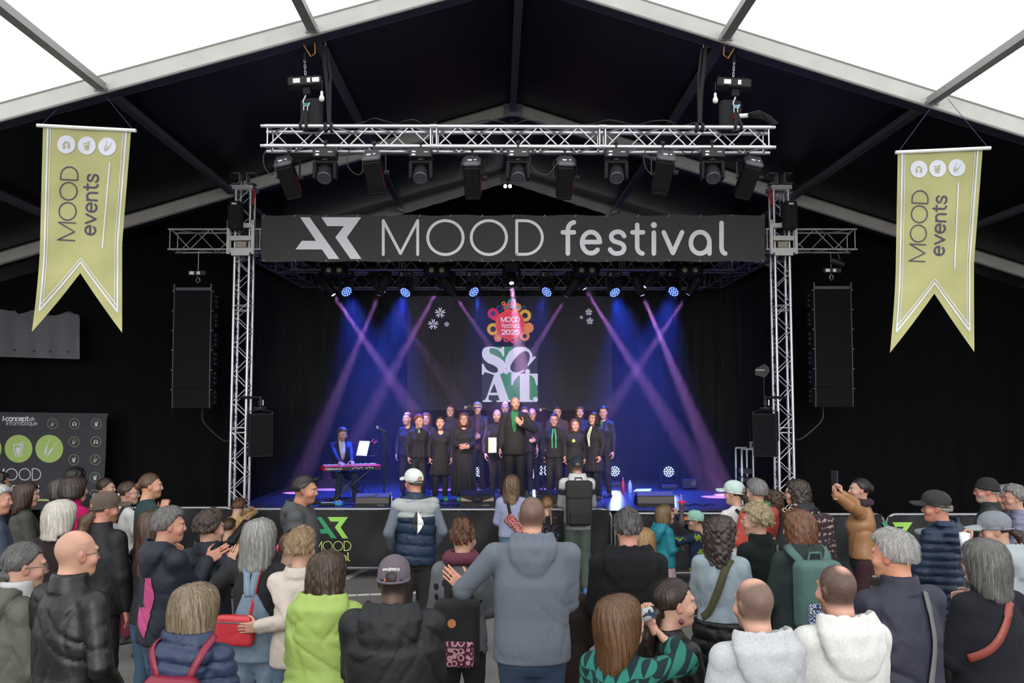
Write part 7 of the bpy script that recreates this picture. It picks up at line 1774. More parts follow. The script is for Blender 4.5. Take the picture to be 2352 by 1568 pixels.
A26 = person('a26', 'child in a mint and orange cap raising a tall drink', 1598, 1172, 10.4, 62, (22, 0, 0), child=1, hs=.93, hc='#4a3424', top=[T('shell', '#2a3a4c', off=.026, hem=.72, name='dinosaur_jacket', mat=PAT('dino', '#22334a', '#8f9a3c', 'blot', 13))], bot=K('#22304a'), hat=dict(kind='cap', col='#9fd0bd', yaw=0, vis='#d98a3a'), hair=HR('short', '#4a3424', '#7a5a3e', vol=.8), glasses='#15151a',
   R=dict(w=(.10, .30, 1.13), hand='grip', dir=(0, .2, 1), thumb=(-.8, .3, .2)), L=dict(w=(-.10, .30, .92), hand='grip', dir=(.2, .4, .6)))
A45 = person('a45', 'child in a mustard jumper leaning over the barrier', 552, 1141, 11.75, -30, (25, -14, 0), child=1, hs=.92, hc='#5a3a26', lean=.12, top=[T('knit', '#c9a468', off=.02, hem=.70, name='mustard_jumper')], bot=dict(kind='cotton', col='#6a2a22', name='rust_trousers'), hair=HR('short', '#4a2f20', '#8a6244', vol=1.3, messy=.8),
   R=dict(w=Wp(602, 1166, 12.15), world=1, hand='relaxed', pole=(.2, -.2, 1)), L=dict(w=(-.12, .3, .98), hand='grip'))
A46 = person('a46', 'toddler in a black and white jacket by the truss tower', 527, 1190, 11.2, -30, (10, 0, 0), child=1, hs=.88, hc='#4a3424', top=[T('shell', '#222228', off=.022)], bot=K(), hair=HR('short', '#3a2619', '#6a4a34', vol=1.1), R=dict(w=(.10, .22, 1.0), hand='grip', dir=(0, .3, .9)), L='belly')
# ================================================================ performers
def S_(key, label, px, yt, Y, face, hd=(0, 0, 0), **k):
    k.setdefault('group', 'singers of the choir in black'); k.setdefault('sing', 1); return person(key, label, px, yt, Y, face, hd, base=STZ, **k)
BK = '#1b1a1e'
S_('p1', 'singer with dark hair tied back at the left end of the choir', 937, 946, 16.5, 168, (-20, 4, 0), fem=1, hc='#3a2419', top=[T('cotton', BK, off=.016, scoop=.06, name='black_blouse')], bot=K(BK, loose=.02), hair=HR('tail', '#2a1a14', '#5a3f30', tz=-.05), arms='down')
S_('p3', 'singer with fluffy auburn hair behind the auburn-cropped singer', 980, 947, 16.9, 185, (-10, 2, 0), fem=1, hc='#7a4a33', top=[T('cotton', BK, off=.016)], bot=K(BK), hair=HR('curly', '#6a3f2c', '#b5764f', len=.10, vol=.8), glasses='#8a5a4a', arms='down')
S_('p2', 'singer with cropped auburn hair and a long green necklace', 962, 951, 15.85, 200, (20, 2, 0), fem=1, hc='#6a3520', top=[T('cotton', BK, off=.020, hem=.86, open=.05, name='black_cardigan'), T('cotton', '#141418', off=.004, hem=.86, sleeve='none', scoop=.07, name='black_top')], bot=K(BK, loose=.016), hair=HR('short', '#5a2c1a', '#a3603a', vol=1.2), glasses='#7a6a60', arms='down')
S_('p4', 'singer in a black dress with green canvas trainers', 1012, 955, 15.8, 190, (-12, 6, 0), fem=1, hc='#1d1411', top=[T('cotton', BK, off=.010, scoop=.085, hem=.9, name='black_top')], bot=dict(kind='cotton', col=BK, skirt=.52, w=.23, under='#141416'), shoe='#2f8a58', hair=HR('short', '#1a1210', '#3f2f28', vol=.9), arms='down')
S_('p5', 'tall singer with curly hair and glasses in the back row', 1035, 928, 17.0, 178, (0, 2, 0), hc='#3a3030', top=[T('cotton', BK, off=.016)], bot=K(BK), hair=HR('curly', '#2b2426', '#5a5058', len=.11, vol=.75), glasses='#202024', arms='down')
S_('p6', 'singer with long reddish hair, long skirt and clasped hands', 1066, 947, 15.8, 184, (-4, 10, 0), fem=1, hc='#5a3024', top=[T('cotton', BK, off=.012, scoop=.05, hem=.92, sleeve='half', name='black_top')], bot=dict(kind='cotton', col=BK, skirt=.10, w=.25), shoe='#2f8a58', hair=HR('long', '#4a261b', '#8a5238', len=.34, vol=1.0), glasses='#202024', girth=1.08,
   R=dict(w=(.03, .24, .98), hand='relaxed', dir=(-.8, .3, -.3), thumb=(0, .3, 1)), L=dict(w=(-.04, .25, .97), hand='relaxed', dir=(.8, .3, -.3), thumb=(0, .3, 1)))
S_('p7', 'white-haired man in a dark jacket behind the microphone stand', 1097, 922, 17.0, 178, (0, 0, 0), hc='#a5a2a2', top=[T('shell', '#2a2026', off=.026, open=.05, name='dark_jacket'), T('cotton', '#5a2a48', off=.004, sleeve='none', name='plum_shirt')], bot=K(BK), hair=HR('short', '#8d8a8c', '#d0ced2', vol=1.1), arms='front')
S_('p8', 'bald bearded singer holding a white song sheet', 1142, 940, 16.2, 186, (-14, 0, 0), hc='#5a4a42', buzz=.25, beard=1, stubble=.85, girth=1.15, top=[T('cotton', BK, off=.018, name='black_shirt', vneck=.06)], bot=K(BK), L=dict(w=(-.02, .26, 1.06), hand='grip', dir=(0, .4, -.5)), R='down')
S_('p9', 'bald man with glasses behind the conductor', 1160, 923, 17.1, 180, (0, 0, 0), hc='#6a5a50', buzz=.2, glasses='#202024', top=[T('cotton', BK, off=.018)], bot=K(BK), arms='down')
S_('p11', 'curly-haired singer beside the conductor', 1206, 933, 16.7, 180, (0, 0, 0), hc='#4a3428', top=[T('cotton', BK, off=.018, sleeve='half')], bot=K(BK), hair=HR('curly', '#3a271e', '#7a5844', len=.05, vol=.7), arms='down')
S_('p12', 'bald singer with glasses half hidden behind the conductor', 1222, 937, 16.9, 178, (0, 0, 0), hc='#6a5a50', buzz=.2, glasses='#202024', girth=1.15, top=[T('cotton', BK, off=.018)], bot=K(BK), arms='front')
S_('p13', 'dark-haired man in a brown shirt in the back row', 1280, 931, 17.0, 182, (0, 0, 0), hc='#1d1a1c', top=[T('cotton', '#4a342c', off=.018, name='brown_shirt')], bot=K(BK), hair=HR('short', '#16141a', '#33303a', vol=1.1), glasses='#15151a', arms='down')
S_('p14', 'singer with green braces and tied-back hair', 1272, 948, 16.0, 178, (0, 2, 0), fem=1, hc='#3a2a24', top=[T('cotton', BK, off=.014, vneck=.05, name='black_shirt')], bot=K(BK, loose=.02), hair=HR('tail', '#2c2022', '#55464a', tz=-.02), glasses='#202024', arms='down')
S_('p16', 'singer with long brown hair in the back row', 1331, 931, 17.0, 180, (6, 2, 0), fem=1, hc='#3a2620', top=[T('cotton', BK, off=.016)], bot=K(BK), hair=HR('long', '#2f1e19', '#5c4238', len=.24, vol=.9), arms='down')
S_('p15', 'singer with curly hair and a green brooch', 1320, 961, 16.0, 176, (10, 6, 0), fem=1, hc='#5a3a2a', top=[T('cotton', BK, off=.018, name='black_jumper')], bot=K(BK), hair=HR('curly', '#4a2f22', '#96694a', len=.14, vol=.75), glasses='#b06a70', girth=1.05, arms='down')
S_('p17', 'singer with dark red bob in profile wearing a pale scarf', 1364, 945, 15.9, 132, (12, 6, 0), fem=1, hc='#2a1216', top=[T('cotton', BK, off=.018, hem=.86, name='black_jumper')], bot=dict(kind='cotton', col=BK, skirt=.56, w=.22, under='#141416'), shoe='#4a3228', hair=HR('bob', '#200e12', '#4a2228', len=.16, vol=1.0), glasses='#202024', arms='down')
S_('p18', 'tall singer with short dark hair and a green lanyard at the right end', 1386, 931, 16.3, 148, (14, 0, 0), fem=1, hc='#15100f', top=[T('cotton', BK, off=.016, scoop=.05, name='black_top')], bot=K(BK, loose=.01), hair=HR('short', '#141014', '#352c34', vol=.9), glasses='#15151a', arms='down')
CND = person('p10', 'bearded conductor in a black suit and green T-shirt facing the audience', 1183, 911, 15.3, 176, (14, 2, 0), base=STZ, hc='#6a4a34', buzz=.6, stubble=.75, beard=1, glasses='#b0a8a0', sing=1,
   top=[T('cotton', '#1c1a1c', off=.026, vopen=1.10, hem=.80, fold=.006, name='black_blazer'), T('cotton', '#1f8a52', off=.004, sleeve='none', hem=.86, name='green_t_shirt')], bot=K('#18171a', loose=.018),
   L=dict(w=(-.14, .27, 1.36), hand='relaxed', dir=(.5, .3, .6), thumb=(0, .3, 1), pole=(-.8, 0, -.8)), R='down')
PNO = person('p0', 'pianist with glasses and red lanyard seated at the keyboard', 788, 979, 16.0, -152, (12, -14, 0), base=STZ, drop=.42, sit=1, hc='#5a3f2c', stubble=.4, glasses='#9a9088', top=[T('shell', '#2a2530', off=.022, vopen=1.02, hem=.88, collar=.7, name='dark_shirt_jacket'), T('cotton', '#d0c8d0', off=.002, sleeve='none', vneck=.04, name='white_t_shirt')], bot=J('#2a3442'), shoe='#c9a98a', hair=HR('short', '#4a3222', '#7a5a40', vol=1.0),
   R=dict(w=(.16, .44, 1.10), hand='relaxed', dir=(-.1, 1, -.15), thumb=(-1, 0, .2)), L=dict(w=(-.06, .46, 1.10), hand='relaxed', dir=(.1, 1, -.15), thumb=(1, 0, .2)))
# ================================================================ things on the stage
def pt(px, Y, z): # point on plane depth Y at height z under pixel column px
    D = Y * cT + (z - CAMZ) * sT; return Vector(((px - CX) / FPX * D, Y, z))
# monitor wedges
def wedge(px0, px1, pyt, pyb, Y, label, mtl, kind=0):
    x0 = P(px0, pyb, Y).x; x1 = P(px1, pyb, Y).x; zt = P(px0, pyt, Y).z; c = Vector(((x0 + x1) / 2, Y + .2, STZ)); w = (x1 - x0) / 2; h = min(zt - STZ, .40)
    t = thing('monitor_wedge', label, 'speaker', tuple(c))
    prof = [(-.20, .0), (-.17, h * .72), (-.06, h), (.24, .08), (.24, 0)]
    q = MB(); q.prism([(c.x - w, c.y + y, STZ + z) for y, z in prof], (2 * w, 0, 0)); q.build('cabinet', BLK, t)
    MB().add([(c.x - w + .012, c.y - .203, STZ + .06), (c.x + w - .012, c.y - .203, STZ + .06), (c.x + w - .012, c.y - .176, STZ + h * .70), (c.x - w + .012, c.y - .176, STZ + h * .70),
              (c.x - w + .012, c.y - .195, STZ + .06), (c.x + w - .012, c.y - .195, STZ + .06), (c.x + w - .012, c.y - .168, STZ + h * .70), (c.x - w + .012, c.y - .168, STZ + h * .70)],
             [(0, 1, 2, 3), (7, 6, 5, 4), (0, 4, 5, 1), (1, 5, 6, 2), (2, 6, 7, 3), (3, 7, 4, 0)]).build('rear_panel', mtl, t)
    MB().add([(c.x - w + .01, c.y - .168, STZ + h * .74), (c.x + w - .01, c.y - .168, STZ + h * .74), (c.x + w - .01, c.y - .066, STZ + h * .985), (c.x - w + .01, c.y - .066, STZ + h * .985)], [(0, 1, 2, 3)]).build('top_panel', mtl, t)
    MB().add([(c.x - w + .03, c.y - .04, STZ + h * .95), (c.x + w - .03, c.y - .04, STZ + h * .95), (c.x + w - .03, c.y + .235, STZ + .10), (c.x - w + .03, c.y + .235, STZ + .10)], [(3, 2, 1, 0)]).build('grille', mat('black_metal_grille'), t)
    if kind:
        for s in (-1, 1):
            q = MB(); y = c.y - .212
            q.prism([(c.x + s * w * .94, y + .005, STZ + .10), (c.x + s * w * .94, y + .022, STZ + h * .62), (c.x + s * w * .25, y + .012, STZ + h * .36)], (0, .006, 0)); q.build('side_recess', mat('pale_brown_recess', '#8a7468', .6), t)
        MB().box((c.x, c.y - .205, STZ + h * .5), (.16, .03, .09), None, .012).build('handle', BLKS, t)
    MB().box((c.x + w * .5, c.y - .206, STZ + .03), (.12, .01, .03)).build('connector_plate', GREYD, t)
    return t
WBR = mat('grey_brown_textured_paint', '#57514d', .7, bump=.3, bscale=150, spec=.3)
wedge(815, 894, 1134, 1168, 14.75, 'grey-brown monitor wedge in front of the pianist', WBR)
wedge(1056, 1136, 1128, 1168, 14.75, 'wide black monitor wedge with pale side recesses', mat('black_textured_paint', '#211d1c', .7, bump=.3, bscale=150, spec=.25), 1)
wedge(1464, 1550, 1130, 1170, 14.75, 'grey-brown monitor wedge at the right of the stage', WBR)
wedge(1236, 1296, 1126, 1166, 14.8, 'black monitor wedge hidden behind the backpack man', mat('black_textured_paint'))
# microphones
def micstand(px, Y, py_top, label, boom, mic, base='tripod'):
    b = pt(px, Y, STZ); top = P(px, py_top, Y); t = thing('microphone_stand', label, 'microphone', tuple(b))
    MB().cyl(b + Vector((0, 0, .03)), b + Vector((0, 0, (top.z - STZ) * .55)), .013, 8).build('lower_tube', BLKS, t); MB().cyl(b + Vector((0, 0, (top.z - STZ) * .55)), top, .009, 8).build('upper_tube', BLKS, t)
    MB().cyl(b + Vector((0, 0, (top.z - STZ) * .53)), b + Vector((0, 0, (top.z - STZ) * .58)), .018, 8).build('clutch', BLKS, t)
    for k in range(3):
        a = k * 2.094 + .4; MB().tube([b + Vector((0, 0, .14)), b + Vector((.28 * math.cos(a), .28 * math.sin(a), .015))], .009, 6).build('leg', BLKS, t)
    a, c = P(boom[0][0], boom[0][1], Y), P(boom[1][0], boom[1][1], Y - boom[2]); MB().cyl(a, c, .008, 8).build('boom', BLKS, t)
    MB().cyl(top - Vector((.0, 0, .02)), top + Vector((0, 0, .02)), .02, 8).build('boom_joint', BLKS, t)
    m0, m1 = P(*mic[0], Y - boom[2]), P(*mic[1], Y - boom[2]); d = (m1 - m0).normalized()
    MB().cyl(m0, m0 + (m1 - m0) * .62, .013, 10, .020).build('microphone_body', BLKS, t); h = m0 + (m1 - m0) * .8
    MB().lathe(h, [(.004, .03), (.02, .024), (.027, 0), (.02, -.024), (.004, -.03)], 12).build('microphone_head', mat('silver_mesh', '#8f8c8c', .45, .6, bump=.5, bscale=400), t, smooth=True)
micstand(882, 15.3, 994, 'microphone on a black boom stand beside the pianist', ((877, 988), (898, 1043), 0.), ((886, 991), (862, 979)))
micstand(1091, 15.5, 937, 'boom microphone stand in front of the white-haired man', ((1103, 935), (1068, 936), .0), ((1082, 931), (1066, 937)))
micstand(1248, 15.5, 942, 'boom microphone stand right of the conductor', ((1240, 936), (1271, 944), .0), ((1252, 936), (1239, 943)))
# keyboard, stands, stool
KY = 15.62; kc = P(806, 1073, KY); ky = math.radians(24)
kb = thing('stage_keyboard', 'red stage keyboard with black rear panel in front of the pianist', 'keyboard', tuple(kc), None, ky)
KL = 1.02
MB().box((0, 0, 0), (KL, .29, .085), None, .008).build('red_case', mat('red_lacquer', '#c01020', .3), kb, local=True)
MB().box((0, -.147, -.008), (KL - .03, .006, .066)).build('rear_panel', mat('black_panel', '#101012', .5), kb, local=True)
MB().box((0, .02, .044), (KL - .05, .10, .004)).build('control_panel', mat('red_panel', '#a00f1c', .4), kb, local=True)
for i in range(30): shared('white_key', 'wkey', lambda: MB().box((0, 0, 0), (.0295, .13, .014)), WHITEP, kb, (-KL / 2 + .06 + i * .031, .105, .048))
for i in range(29):
    if i % 7 in (2, 6): continue
    shared('black_key', 'bkey', lambda: MB().box((0, 0, 0), (.014, .08, .014)), BLKS, kb, (-KL / 2 + .0755 + i * .031, .085, .060))
q = MB(); htx = lambda s, x0, zb, cap_, w, gap: text(q, s, lambda a, b: (x0 + a * cap_, -.1515, zb + b * cap_), w, gap)
htx('nord', -KL / 2 + .03, -.02, .034, .17, .12); htx('electro 5d', -KL / 2 + .135, -.02, .026, .16, .12); q.build('lettering', mat('white_print', '#dddddd', .6), kb, local=True)
q = MB()
for i in range(7): q.box((.0 + .05 * i + (.05 if i > 3 else 0), -.151, -.008 + .012 * (i % 2)), (.03, .003, .012))
q.build('socket_row', mat('white_print'), kb, local=True)
ks_ = thing('keyboard_stand', 'black folding stand under the red keyboard', 'stand', (kc.x, kc.y, STZ), None, ky); hz_ = kc.z - STZ - .045
for s in (-1, 1):
    MB().tube([(-.32 * s, -.10 + .03 * s, .02), (.32 * s, -.10 + .03 * s, hz_ - .01)], .016, 8).build('cross_tube', BLKS, ks_, local=True); MB().tube([(.32 * s, -.18, hz_ - .01), (.32 * s, .16, hz_ - .01)], .014, 6).build('top_rest', BLKS, ks_, local=True); MB().tube([(.32 * s, -.24, .016), (.32 * s, .2, .016)], .016, 6).build('foot_bar', BLKS, ks_, local=True)
ms = thing('music_stand', 'wire music stand holding white sheet music', 'music stand', tuple(pt(835, 15.85, STZ)))
mp_ = P(838, 1047, 15.85); R_ = Matrix.Rotation(.30, 3, 'Z') @ Matrix.Rotation(-.3, 3, 'X')
for a, b in (((-.2, 0, 0), (.22, 0, 0)), ((-.2, 0, 0), (-.2, 0, .24)), ((.22, 0, 0), (.26, 0, .26)), ((-.2, 0, .24), (.26, 0, .26)), ((-.2, 0, 0), (.05, 0, .25)), ((.22, 0, 0), (-.05, 0, .25))): MB().cyl(mp_ + R_ @ Vector(a), mp_ + R_ @ Vector(b), .005, 6).build('wire', BLKS, ms)
MB().cyl(pt(835, 15.85, STZ + .1), mp_, .008, 8).build('pole', BLKS, ms)
for k in range(3): MB().tube([pt(835, 15.85, STZ + .25), pt(835, 15.85, STZ + .01) + Vector((.25 * math.cos(k * 2.1), .25 * math.sin(k * 2.1), 0))], .007, 6).build('leg', BLKS, ms)
sh = thing('sheet_music', 'white sheet music leaning on the wire stand', 'paper', tuple(mp_)); q = MB(); q.prism([mp_ + R_ @ Vector(v) for v in ((-.16, -.012, .01), (.03, -.012, .0), (.10, -.012, .27), (-.09, -.012, .28))], R_ @ Vector((0, -.004, 0))); q.build('page', PAPER, sh)
for k, (dx, dz) in enumerate(((.13, .26), (.17, .22))): MB().cyl(mp_ + R_ @ Vector((dx, -.02, dz)), mp_ + R_ @ Vector((dx + .04, -.02, dz + .05)), .010, 6).build('red_clip', RED, sh)
st = thing('keyboard_stool', 'folding metal stool beneath the pianist', 'stool', tuple(pt(792, 16.1, STZ)))
sb = pt(792, 16.12, STZ); MB().box(sb + Vector((0, 0, .40)), (.42, .3, .06), None, .025).build('seat', BLKS, st)
for s in (-1, 1):
    for y in (-.13, .13): MB().tube([sb + Vector((-.2 * s, y, .38)), sb + Vector((.2 * s, y, .015))], .012, 6).build('leg', STEEL, st)
MB().cyl(sb + Vector((-.18, -.13, .03)), sb + Vector((-.18, .13, .03)), .01, 6).build('crossbar', STEEL, st)
pdl = pt(774, 14.95, STZ); g = thing('effect_pedal', 'small teal pedal box on the stage floor near the keyboard', 'pedal', tuple(pdl)); MB().box(pdl + Vector((0, 0, .035)), (.2, .14, .06), None, .012).build('housing', mat('teal_paint', '#2a7f95', .5), g); MB().cyl(pdl + Vector((0, -.03, .06)), pdl + Vector((0, -.03, .085)), .03, 12).build('footswitch', STEEL, g)
g = thing('sustain_pedal', 'black pedal lying at the stage edge under the keyboard', 'pedal', tuple(pt(752, 14.9, STZ))); p = pt(752, 14.9, STZ); MB().box(p + Vector((0, 0, .03)), (.26, .12, .05), None, .012).build('housing', BLKS, g); MB().box(p + Vector((0, -.02, .062)), (.2, .06, .012)).build('plate', STEEL, g)
for k, (x0, x1) in enumerate(((760, 830), (1010, 1060), (1560, 1640))):
    cable([pt(x0 + (x1 - x0) * i / 7, 15.0 + .12 * math.sin(i * 1.9 + k), STZ + .012) for i in range(8)], .009, 'black cable lying on the stage floor, %s' % ('below the keyboard', 'left of the wide wedge', 'at the right side')[k])
def bottle(px, py, Y, h, r, m, capm, label):
    b = pt(px, Y, STZ); t = thing('drink_bottle', label, 'bottle', tuple(b)); MB().lathe(b, [(r * .9, 0), (r, .01), (r, h * .62), (r * .45, h * .8), (r * .4, h * .9)], 14).build('bottle_body', m, t, smooth=True); MB().cyl(b + Vector((0, 0, h * .9)), b + Vector((0, 0, h)), r * .48, 10).build('bottle_cap', capm, t)
bottle(1431, 0, 16.9, .30, .035, mat('red_bottle', '#a8182c', .3), STEEL, 'slim red drinking bottle on the stage floor'); bottle(1447, 0, 16.9, .28, .04, mat('clear_bottle', '#8a9ac0', .15), BLKS, 'pale drinking bottle with straw lid on the stage floor')
bottle(897, 0, 15.0, .22, .032, mat('white_carton', '#d8cfc4', .5), mat('orange_cap', '#e8782a', .5), 'small white bottle with orange cap beside the wedge')
b = pt(1582, 17.6, STZ); g = thing('small_projector', 'small dark box lamp on the stage floor at the right', 'lamp', tuple(b)); MB().box(b + Vector((0, 0, .12)), (.30, .2, .2), None, .02).build('housing', BLKS, g); MB().cyl(b + Vector((.08, -.11, .13)), b + Vector((.08, -.09, .13)), .05, 12).build('lens', GREYD, g); MB().tube([b + Vector((-.1, 0, .22)), b + Vector((-.1, 0, .27)), b + Vector((.1, 0, .27)), b + Vector((.1, 0, .22))], .008, 6).build('handle', BLKS, g)
b = pt(1475, 17.2, STZ); g = thing('folded_paper', 'folded paper lying on the stage floor', 'paper', tuple(b)); MB().prism([b + Vector(v) for v in ((-.18, -.05, .01), (.14, -.08, .01), (.2, .06, .05), (-.1, .08, .04))], (0, 0, .004)).build('sheet', PAPER, g)
# equipment rack at the right edge of the stage
rx0, rx1 = P(1704, 1080, 15.0).x, P(1730, 1080, 15.0).x; rz = P(1710, 1031, 15.0).z; g = thing('equipment_rack', 'open metal equipment rack with cables at the right edge of the stage', 'rack', ((rx0 + rx1) / 2, 15.2, STZ))
for x in (rx0, rx1):
    for y in (15.0, 15.4): MB().box((x, y, (STZ + rz) / 2), (.025, .025, rz - STZ)).build('post', STEEL, g)
for y in (15.0, 15.4): MB().box(((rx0 + rx1) / 2, y, rz), (rx1 - rx0, .03, .03)).build('top_rail', STEEL, g)
for k in range(4): MB().box(((rx0 + rx1) / 2 + .02, 15.2, STZ + .12 + k * .15), (rx1 - rx0 - .03, .36, .08)).build('unit', BLKS, g)
for k in range(4):
    z = STZ + .5 - .1 * k; MB().tube(crom([(rx0 + .05, 14.98, z), (rx0 - .04 - .03 * k, 14.95, z - .05), (rx0 - .06, 14.95, z - .25), (rx0 + .05, 14.97, z - .33)], 4), .009, 6).build('patch_cable', RUB, g)
MB().cyl((rx0 + .1, 14.98, STZ + .42), (rx0 + .16, 14.98, STZ + .42), .03, 10).build('red_connector', RED, g)
bx = P(1733, 1023, 15.1); g = thing('wireless_receiver', 'small metal receiver box standing on the equipment rack', 'receiver', (bx.x, 15.15, rz + .015)); MB().box((bx.x, 15.15, rz + .07), (.14, .1, .11), None, .008).build('case', STEEL, g); MB().box((bx.x, 15.097, rz + .07), (.11, .006, .08)).build('front_panel', BLKS, g)
for s in (-.05, .05): MB().cyl((bx.x + s, 15.15, rz + .12), (bx.x + s * 1.2, 15.15, rz + .35), .004, 6).build('aerial', BLKS, g)
# ================================================================ things worn, held and carried
def rib_x(pi, pts, w, m, name, label, cat, strap='strap'):
    o = worn(pi, name, label, cat); ribbon(pi, pts, w, strap, m, o); return o
def LZ(pi, f): return f * pi['hq'] - pi['drop']
def patch(pi, poly_, m, name, parent=None, n=8, off=.004, back=True):
    """flat print laid on the back (or front) of a garment, polygon in local x, z"""
    q = MB(); c = (sum(p[0] for p in poly_) / len(poly_), sum(p[1] for p in poly_) / len(poly_))
    for a, b in zip(poly_, poly_[1:] + poly_[:1]):
        idx = {}; vs = []; fs = []
        for i in range(n + 1):
            for j in range(n + 1 - i):
                u, v = i / n, j / n; x = c[0] + (a[0] - c[0]) * u + (b[0] - c[0]) * v; z = c[1] + (a[1] - c[1]) * u + (b[1] - c[1]) * v
                idx[i, j] = len(vs); vs.append(hug(pi, (x, -.5 if back else .5, z), off, (x, 0, z)))
        for i in range(n):
            for j in range(n - i):
                fs.append((idx[i, j], idx[i + 1, j], idx[i, j + 1]))
                if i + j < n - 1: fs.append((idx[i + 1, j], idx[i + 1, j + 1], idx[i, j + 1]))
        q.add(vs, fs)
    return lpart(name, q, m, parent or pi['ob'])
# -- prints on clothes
z0 = A30['hq']; dm = [(0, 1.40), (.07, 1.27), (0, 1.15), (-.07, 1.27)]
A30b = A30
patch(A30, [(0, 1.385 * z0), (0, 1.15 * z0), (-.065, 1.24 * z0)], mat('black_print', '#1a1b20', .7), 'logo_half', None, 8, .016); patch(A30, [(0, 1.385 * z0), (.065, 1.24 * z0), (0, 1.15 * z0)], mat('white_print2', '#d8d8d4', .7), 'logo_half', None, 8, .016)
PKM = cloth_mat('shell', '#d8508f'); h = A36['hq']
patch(A36, [(.02, 1.30 * h), (.08, 1.30 * h), (.11, 1.17 * h), (.08, 1.06 * h), (.0, 1.12 * h)], PKM, 'pink_panel', None, 8, .006); patch(A36, [(.09, 1.06 * h), (.02, 1.10 * h), (-.07, 1.08 * h), (-.04, .98 * h), (.06, .90 * h)], PKM, 'pink_panel', None, 8, .006)
# -- straps
DK = cloth_mat('cotton', '#1d1d20')
n_ = A11; zt = LZ(n_, 1); zn = n_['zneck']
rib_x(A11, [(.10, -.12, zn - .03), (.12, -.25, zn - .15), (.10, -.25, 1.22 * A11['hq']), (.02, -.25, 1.02 * A11['hq']), (-.07, -.25, .90 * A11['hq'])], .042, cloth_mat('cotton', '#7d7f7c'), 'shoulder_strap', 'grey bag strap across the navy jacket back', 'strap')
rib_x(A12, [(.05, -.13, A12['zneck'] - .05), (.0, -.25, A12['zneck'] - .11), (-.09, -.25, A12['zneck'] - .20), (-.17, -.20, A12['zneck'] - .28), (-.24, -.08, A12['zneck'] - .34)], .040, mat('red_brown_leather', '#7a3326', .5), 'shoulder_strap', 'red-brown leather strap across the dark coat', 'strap')
rib_x(A21, [(.12, -.10, A21['zneck'] - .03), (.08, -.25, A21['zneck'] - .12), (-.0, -.25, A21['zneck'] - .24), (-.10, -.25, A21['zneck'] - .36), (-.16, -.15, A21['zneck'] - .44)], .055, cloth_mat('cotton', '#5a5a36'), 'guitar_strap', 'wide olive strap across the denim jacket', 'strap')
rib_x(A20, [(-.09, -.09, A20['zneck'] - .02), (-.07, -.25, A20['zneck'] - .1), (-.02, -.25, A20['zneck'] - .22), (.06, -.25, A20['zneck'] - .36)], .035, DK, 'shoulder_strap', 'black strap across the white T-shirt under the mint cap', 'strap')
rib_x(A22, [(.13, -.08, A22['zneck'] - .05), (.13, -.25, A22['zneck'] - .14), (.08, -.25, A22['zneck'] - .28), (.0, -.25, A22['zneck'] - .40)], .022, mat('brown_leather', '#4a3a30', .6), 'shoulder_strap', 'thin brown strap across the black fleece', 'strap')
for s in (-1, 1): ribbon(A41, [(s * .09, -.2, A41['zneck'] - .16), (s * .085, -.09, A41['zneck'] - .02), (s * .09, .05, A41['zneck'] + .02), (s * .1, .2, A41['zneck'] - .14)], .035, 'braces_strap', DK, A41['ob'])
for s in (-1, 1): ribbon(A33, [(s * .03, -.3, 1.25 * A33['hq']), (s * .06, -.3, A33['zneck'] - .12), (s * .085, -.1, A33['zneck'] - .02)], .045, 'dungaree_strap', cloth_mat('denim', '#8ea6bb'), A33['ob'], .006)
RB = mat('red_leather_bag', '#b02a32', .42, bump=.15, bscale=80)
rb_ = worn(A33, 'handbag', 'red leather handbag hanging from the silver-haired woman', 'handbag')
ribbon(A33, [(.11, -.1, A33['zneck'] - .03), (.10, -.3, A33['zneck'] - .14), (.04, -.3, 1.18 * A33['hq']), (-.06, -.3, 1.02 * A33['hq']), (-.15, -.22, .93 * A33['hq'])], .022, 'bag_strap', RB, rb_)
lc = Vector(A33['tolocal'](P(540, 1447, 5.80))); F = Field(lc - Vector((.2, .12, .16)), lc + Vector((.2, .12, .16)), .008); F.op(rbox(lc, (.13, .045, .10), .03), .01); F.disp(folds(.003, 3)); vpart('bag_body', F, RB, rb_); lpart('zip', MB().box(lc + Vector((0, -.047, .06)), (.2, .004, .008)), STEEL, rb_)
rib_x(A1, [(-.05, -.3, 1.2), (-.10, -.3, 1.0)], .03, DK, 'shoulder_strap', 'dark strap on the olive jacket at the left edge', 'strap')
# -- backpacks
backpack(A27, 'large black roll-top backpack on the man at the barrier', '#3a3436', .33, .56, .17, None, pocket=(.78, .04, .34, cloth_mat('cotton', '#2a2628')), flap=.22, strapcol='#3a3234')
o23, c23, z23 = backpack(A23, 'green canvas backpack with blue patterned pocket', '#5a7f78', .32, .46, .16, pocket=(.75, .10, .42, PAT('pocket_flowers', '#c9cdd8', '#2a3560', 'swirl', 30)), badge=('#b5703a', .02, .16))
o18, _, _ = backpack(A18, 'brown patterned rucksack worn by the curly-haired person', '#8a6a58', .30, .46, .18, m=PAT('ethnic_print', '#b09a92', '#3a2a2e', 'ethnic', 5), pocket=(.8, .06, .5, PAT('ethnic_print2', '#a3857a', '#33262c', 'ethnic', 6)))
backpack(A32, 'black backpack with burgundy patterned pocket', '#1d1d20', .30, .44, .15, LZ(A32, 1.02), pocket=(.82, .05, .42, PAT('pocket_drops', '#5a2436', '#c79aa4', 'swirl', 24)), badge=('#a8683a', -.02, .18))
backpack(A3, 'pink-red small backpack on the blue quilted jacket', '#a02a45', .26, .34, .12, LZ(A3, 1.16), sw_=.032, kind='leather', pocket=(.8, .08, .5, None))
p = A32['toworld'](np.array((-.11, -.36, LZ(A32, 1.12)))); g = thing('flower_charm', 'lilac crochet flower hanging on the black backpack', 'charm', tuple(p)); q = MB()
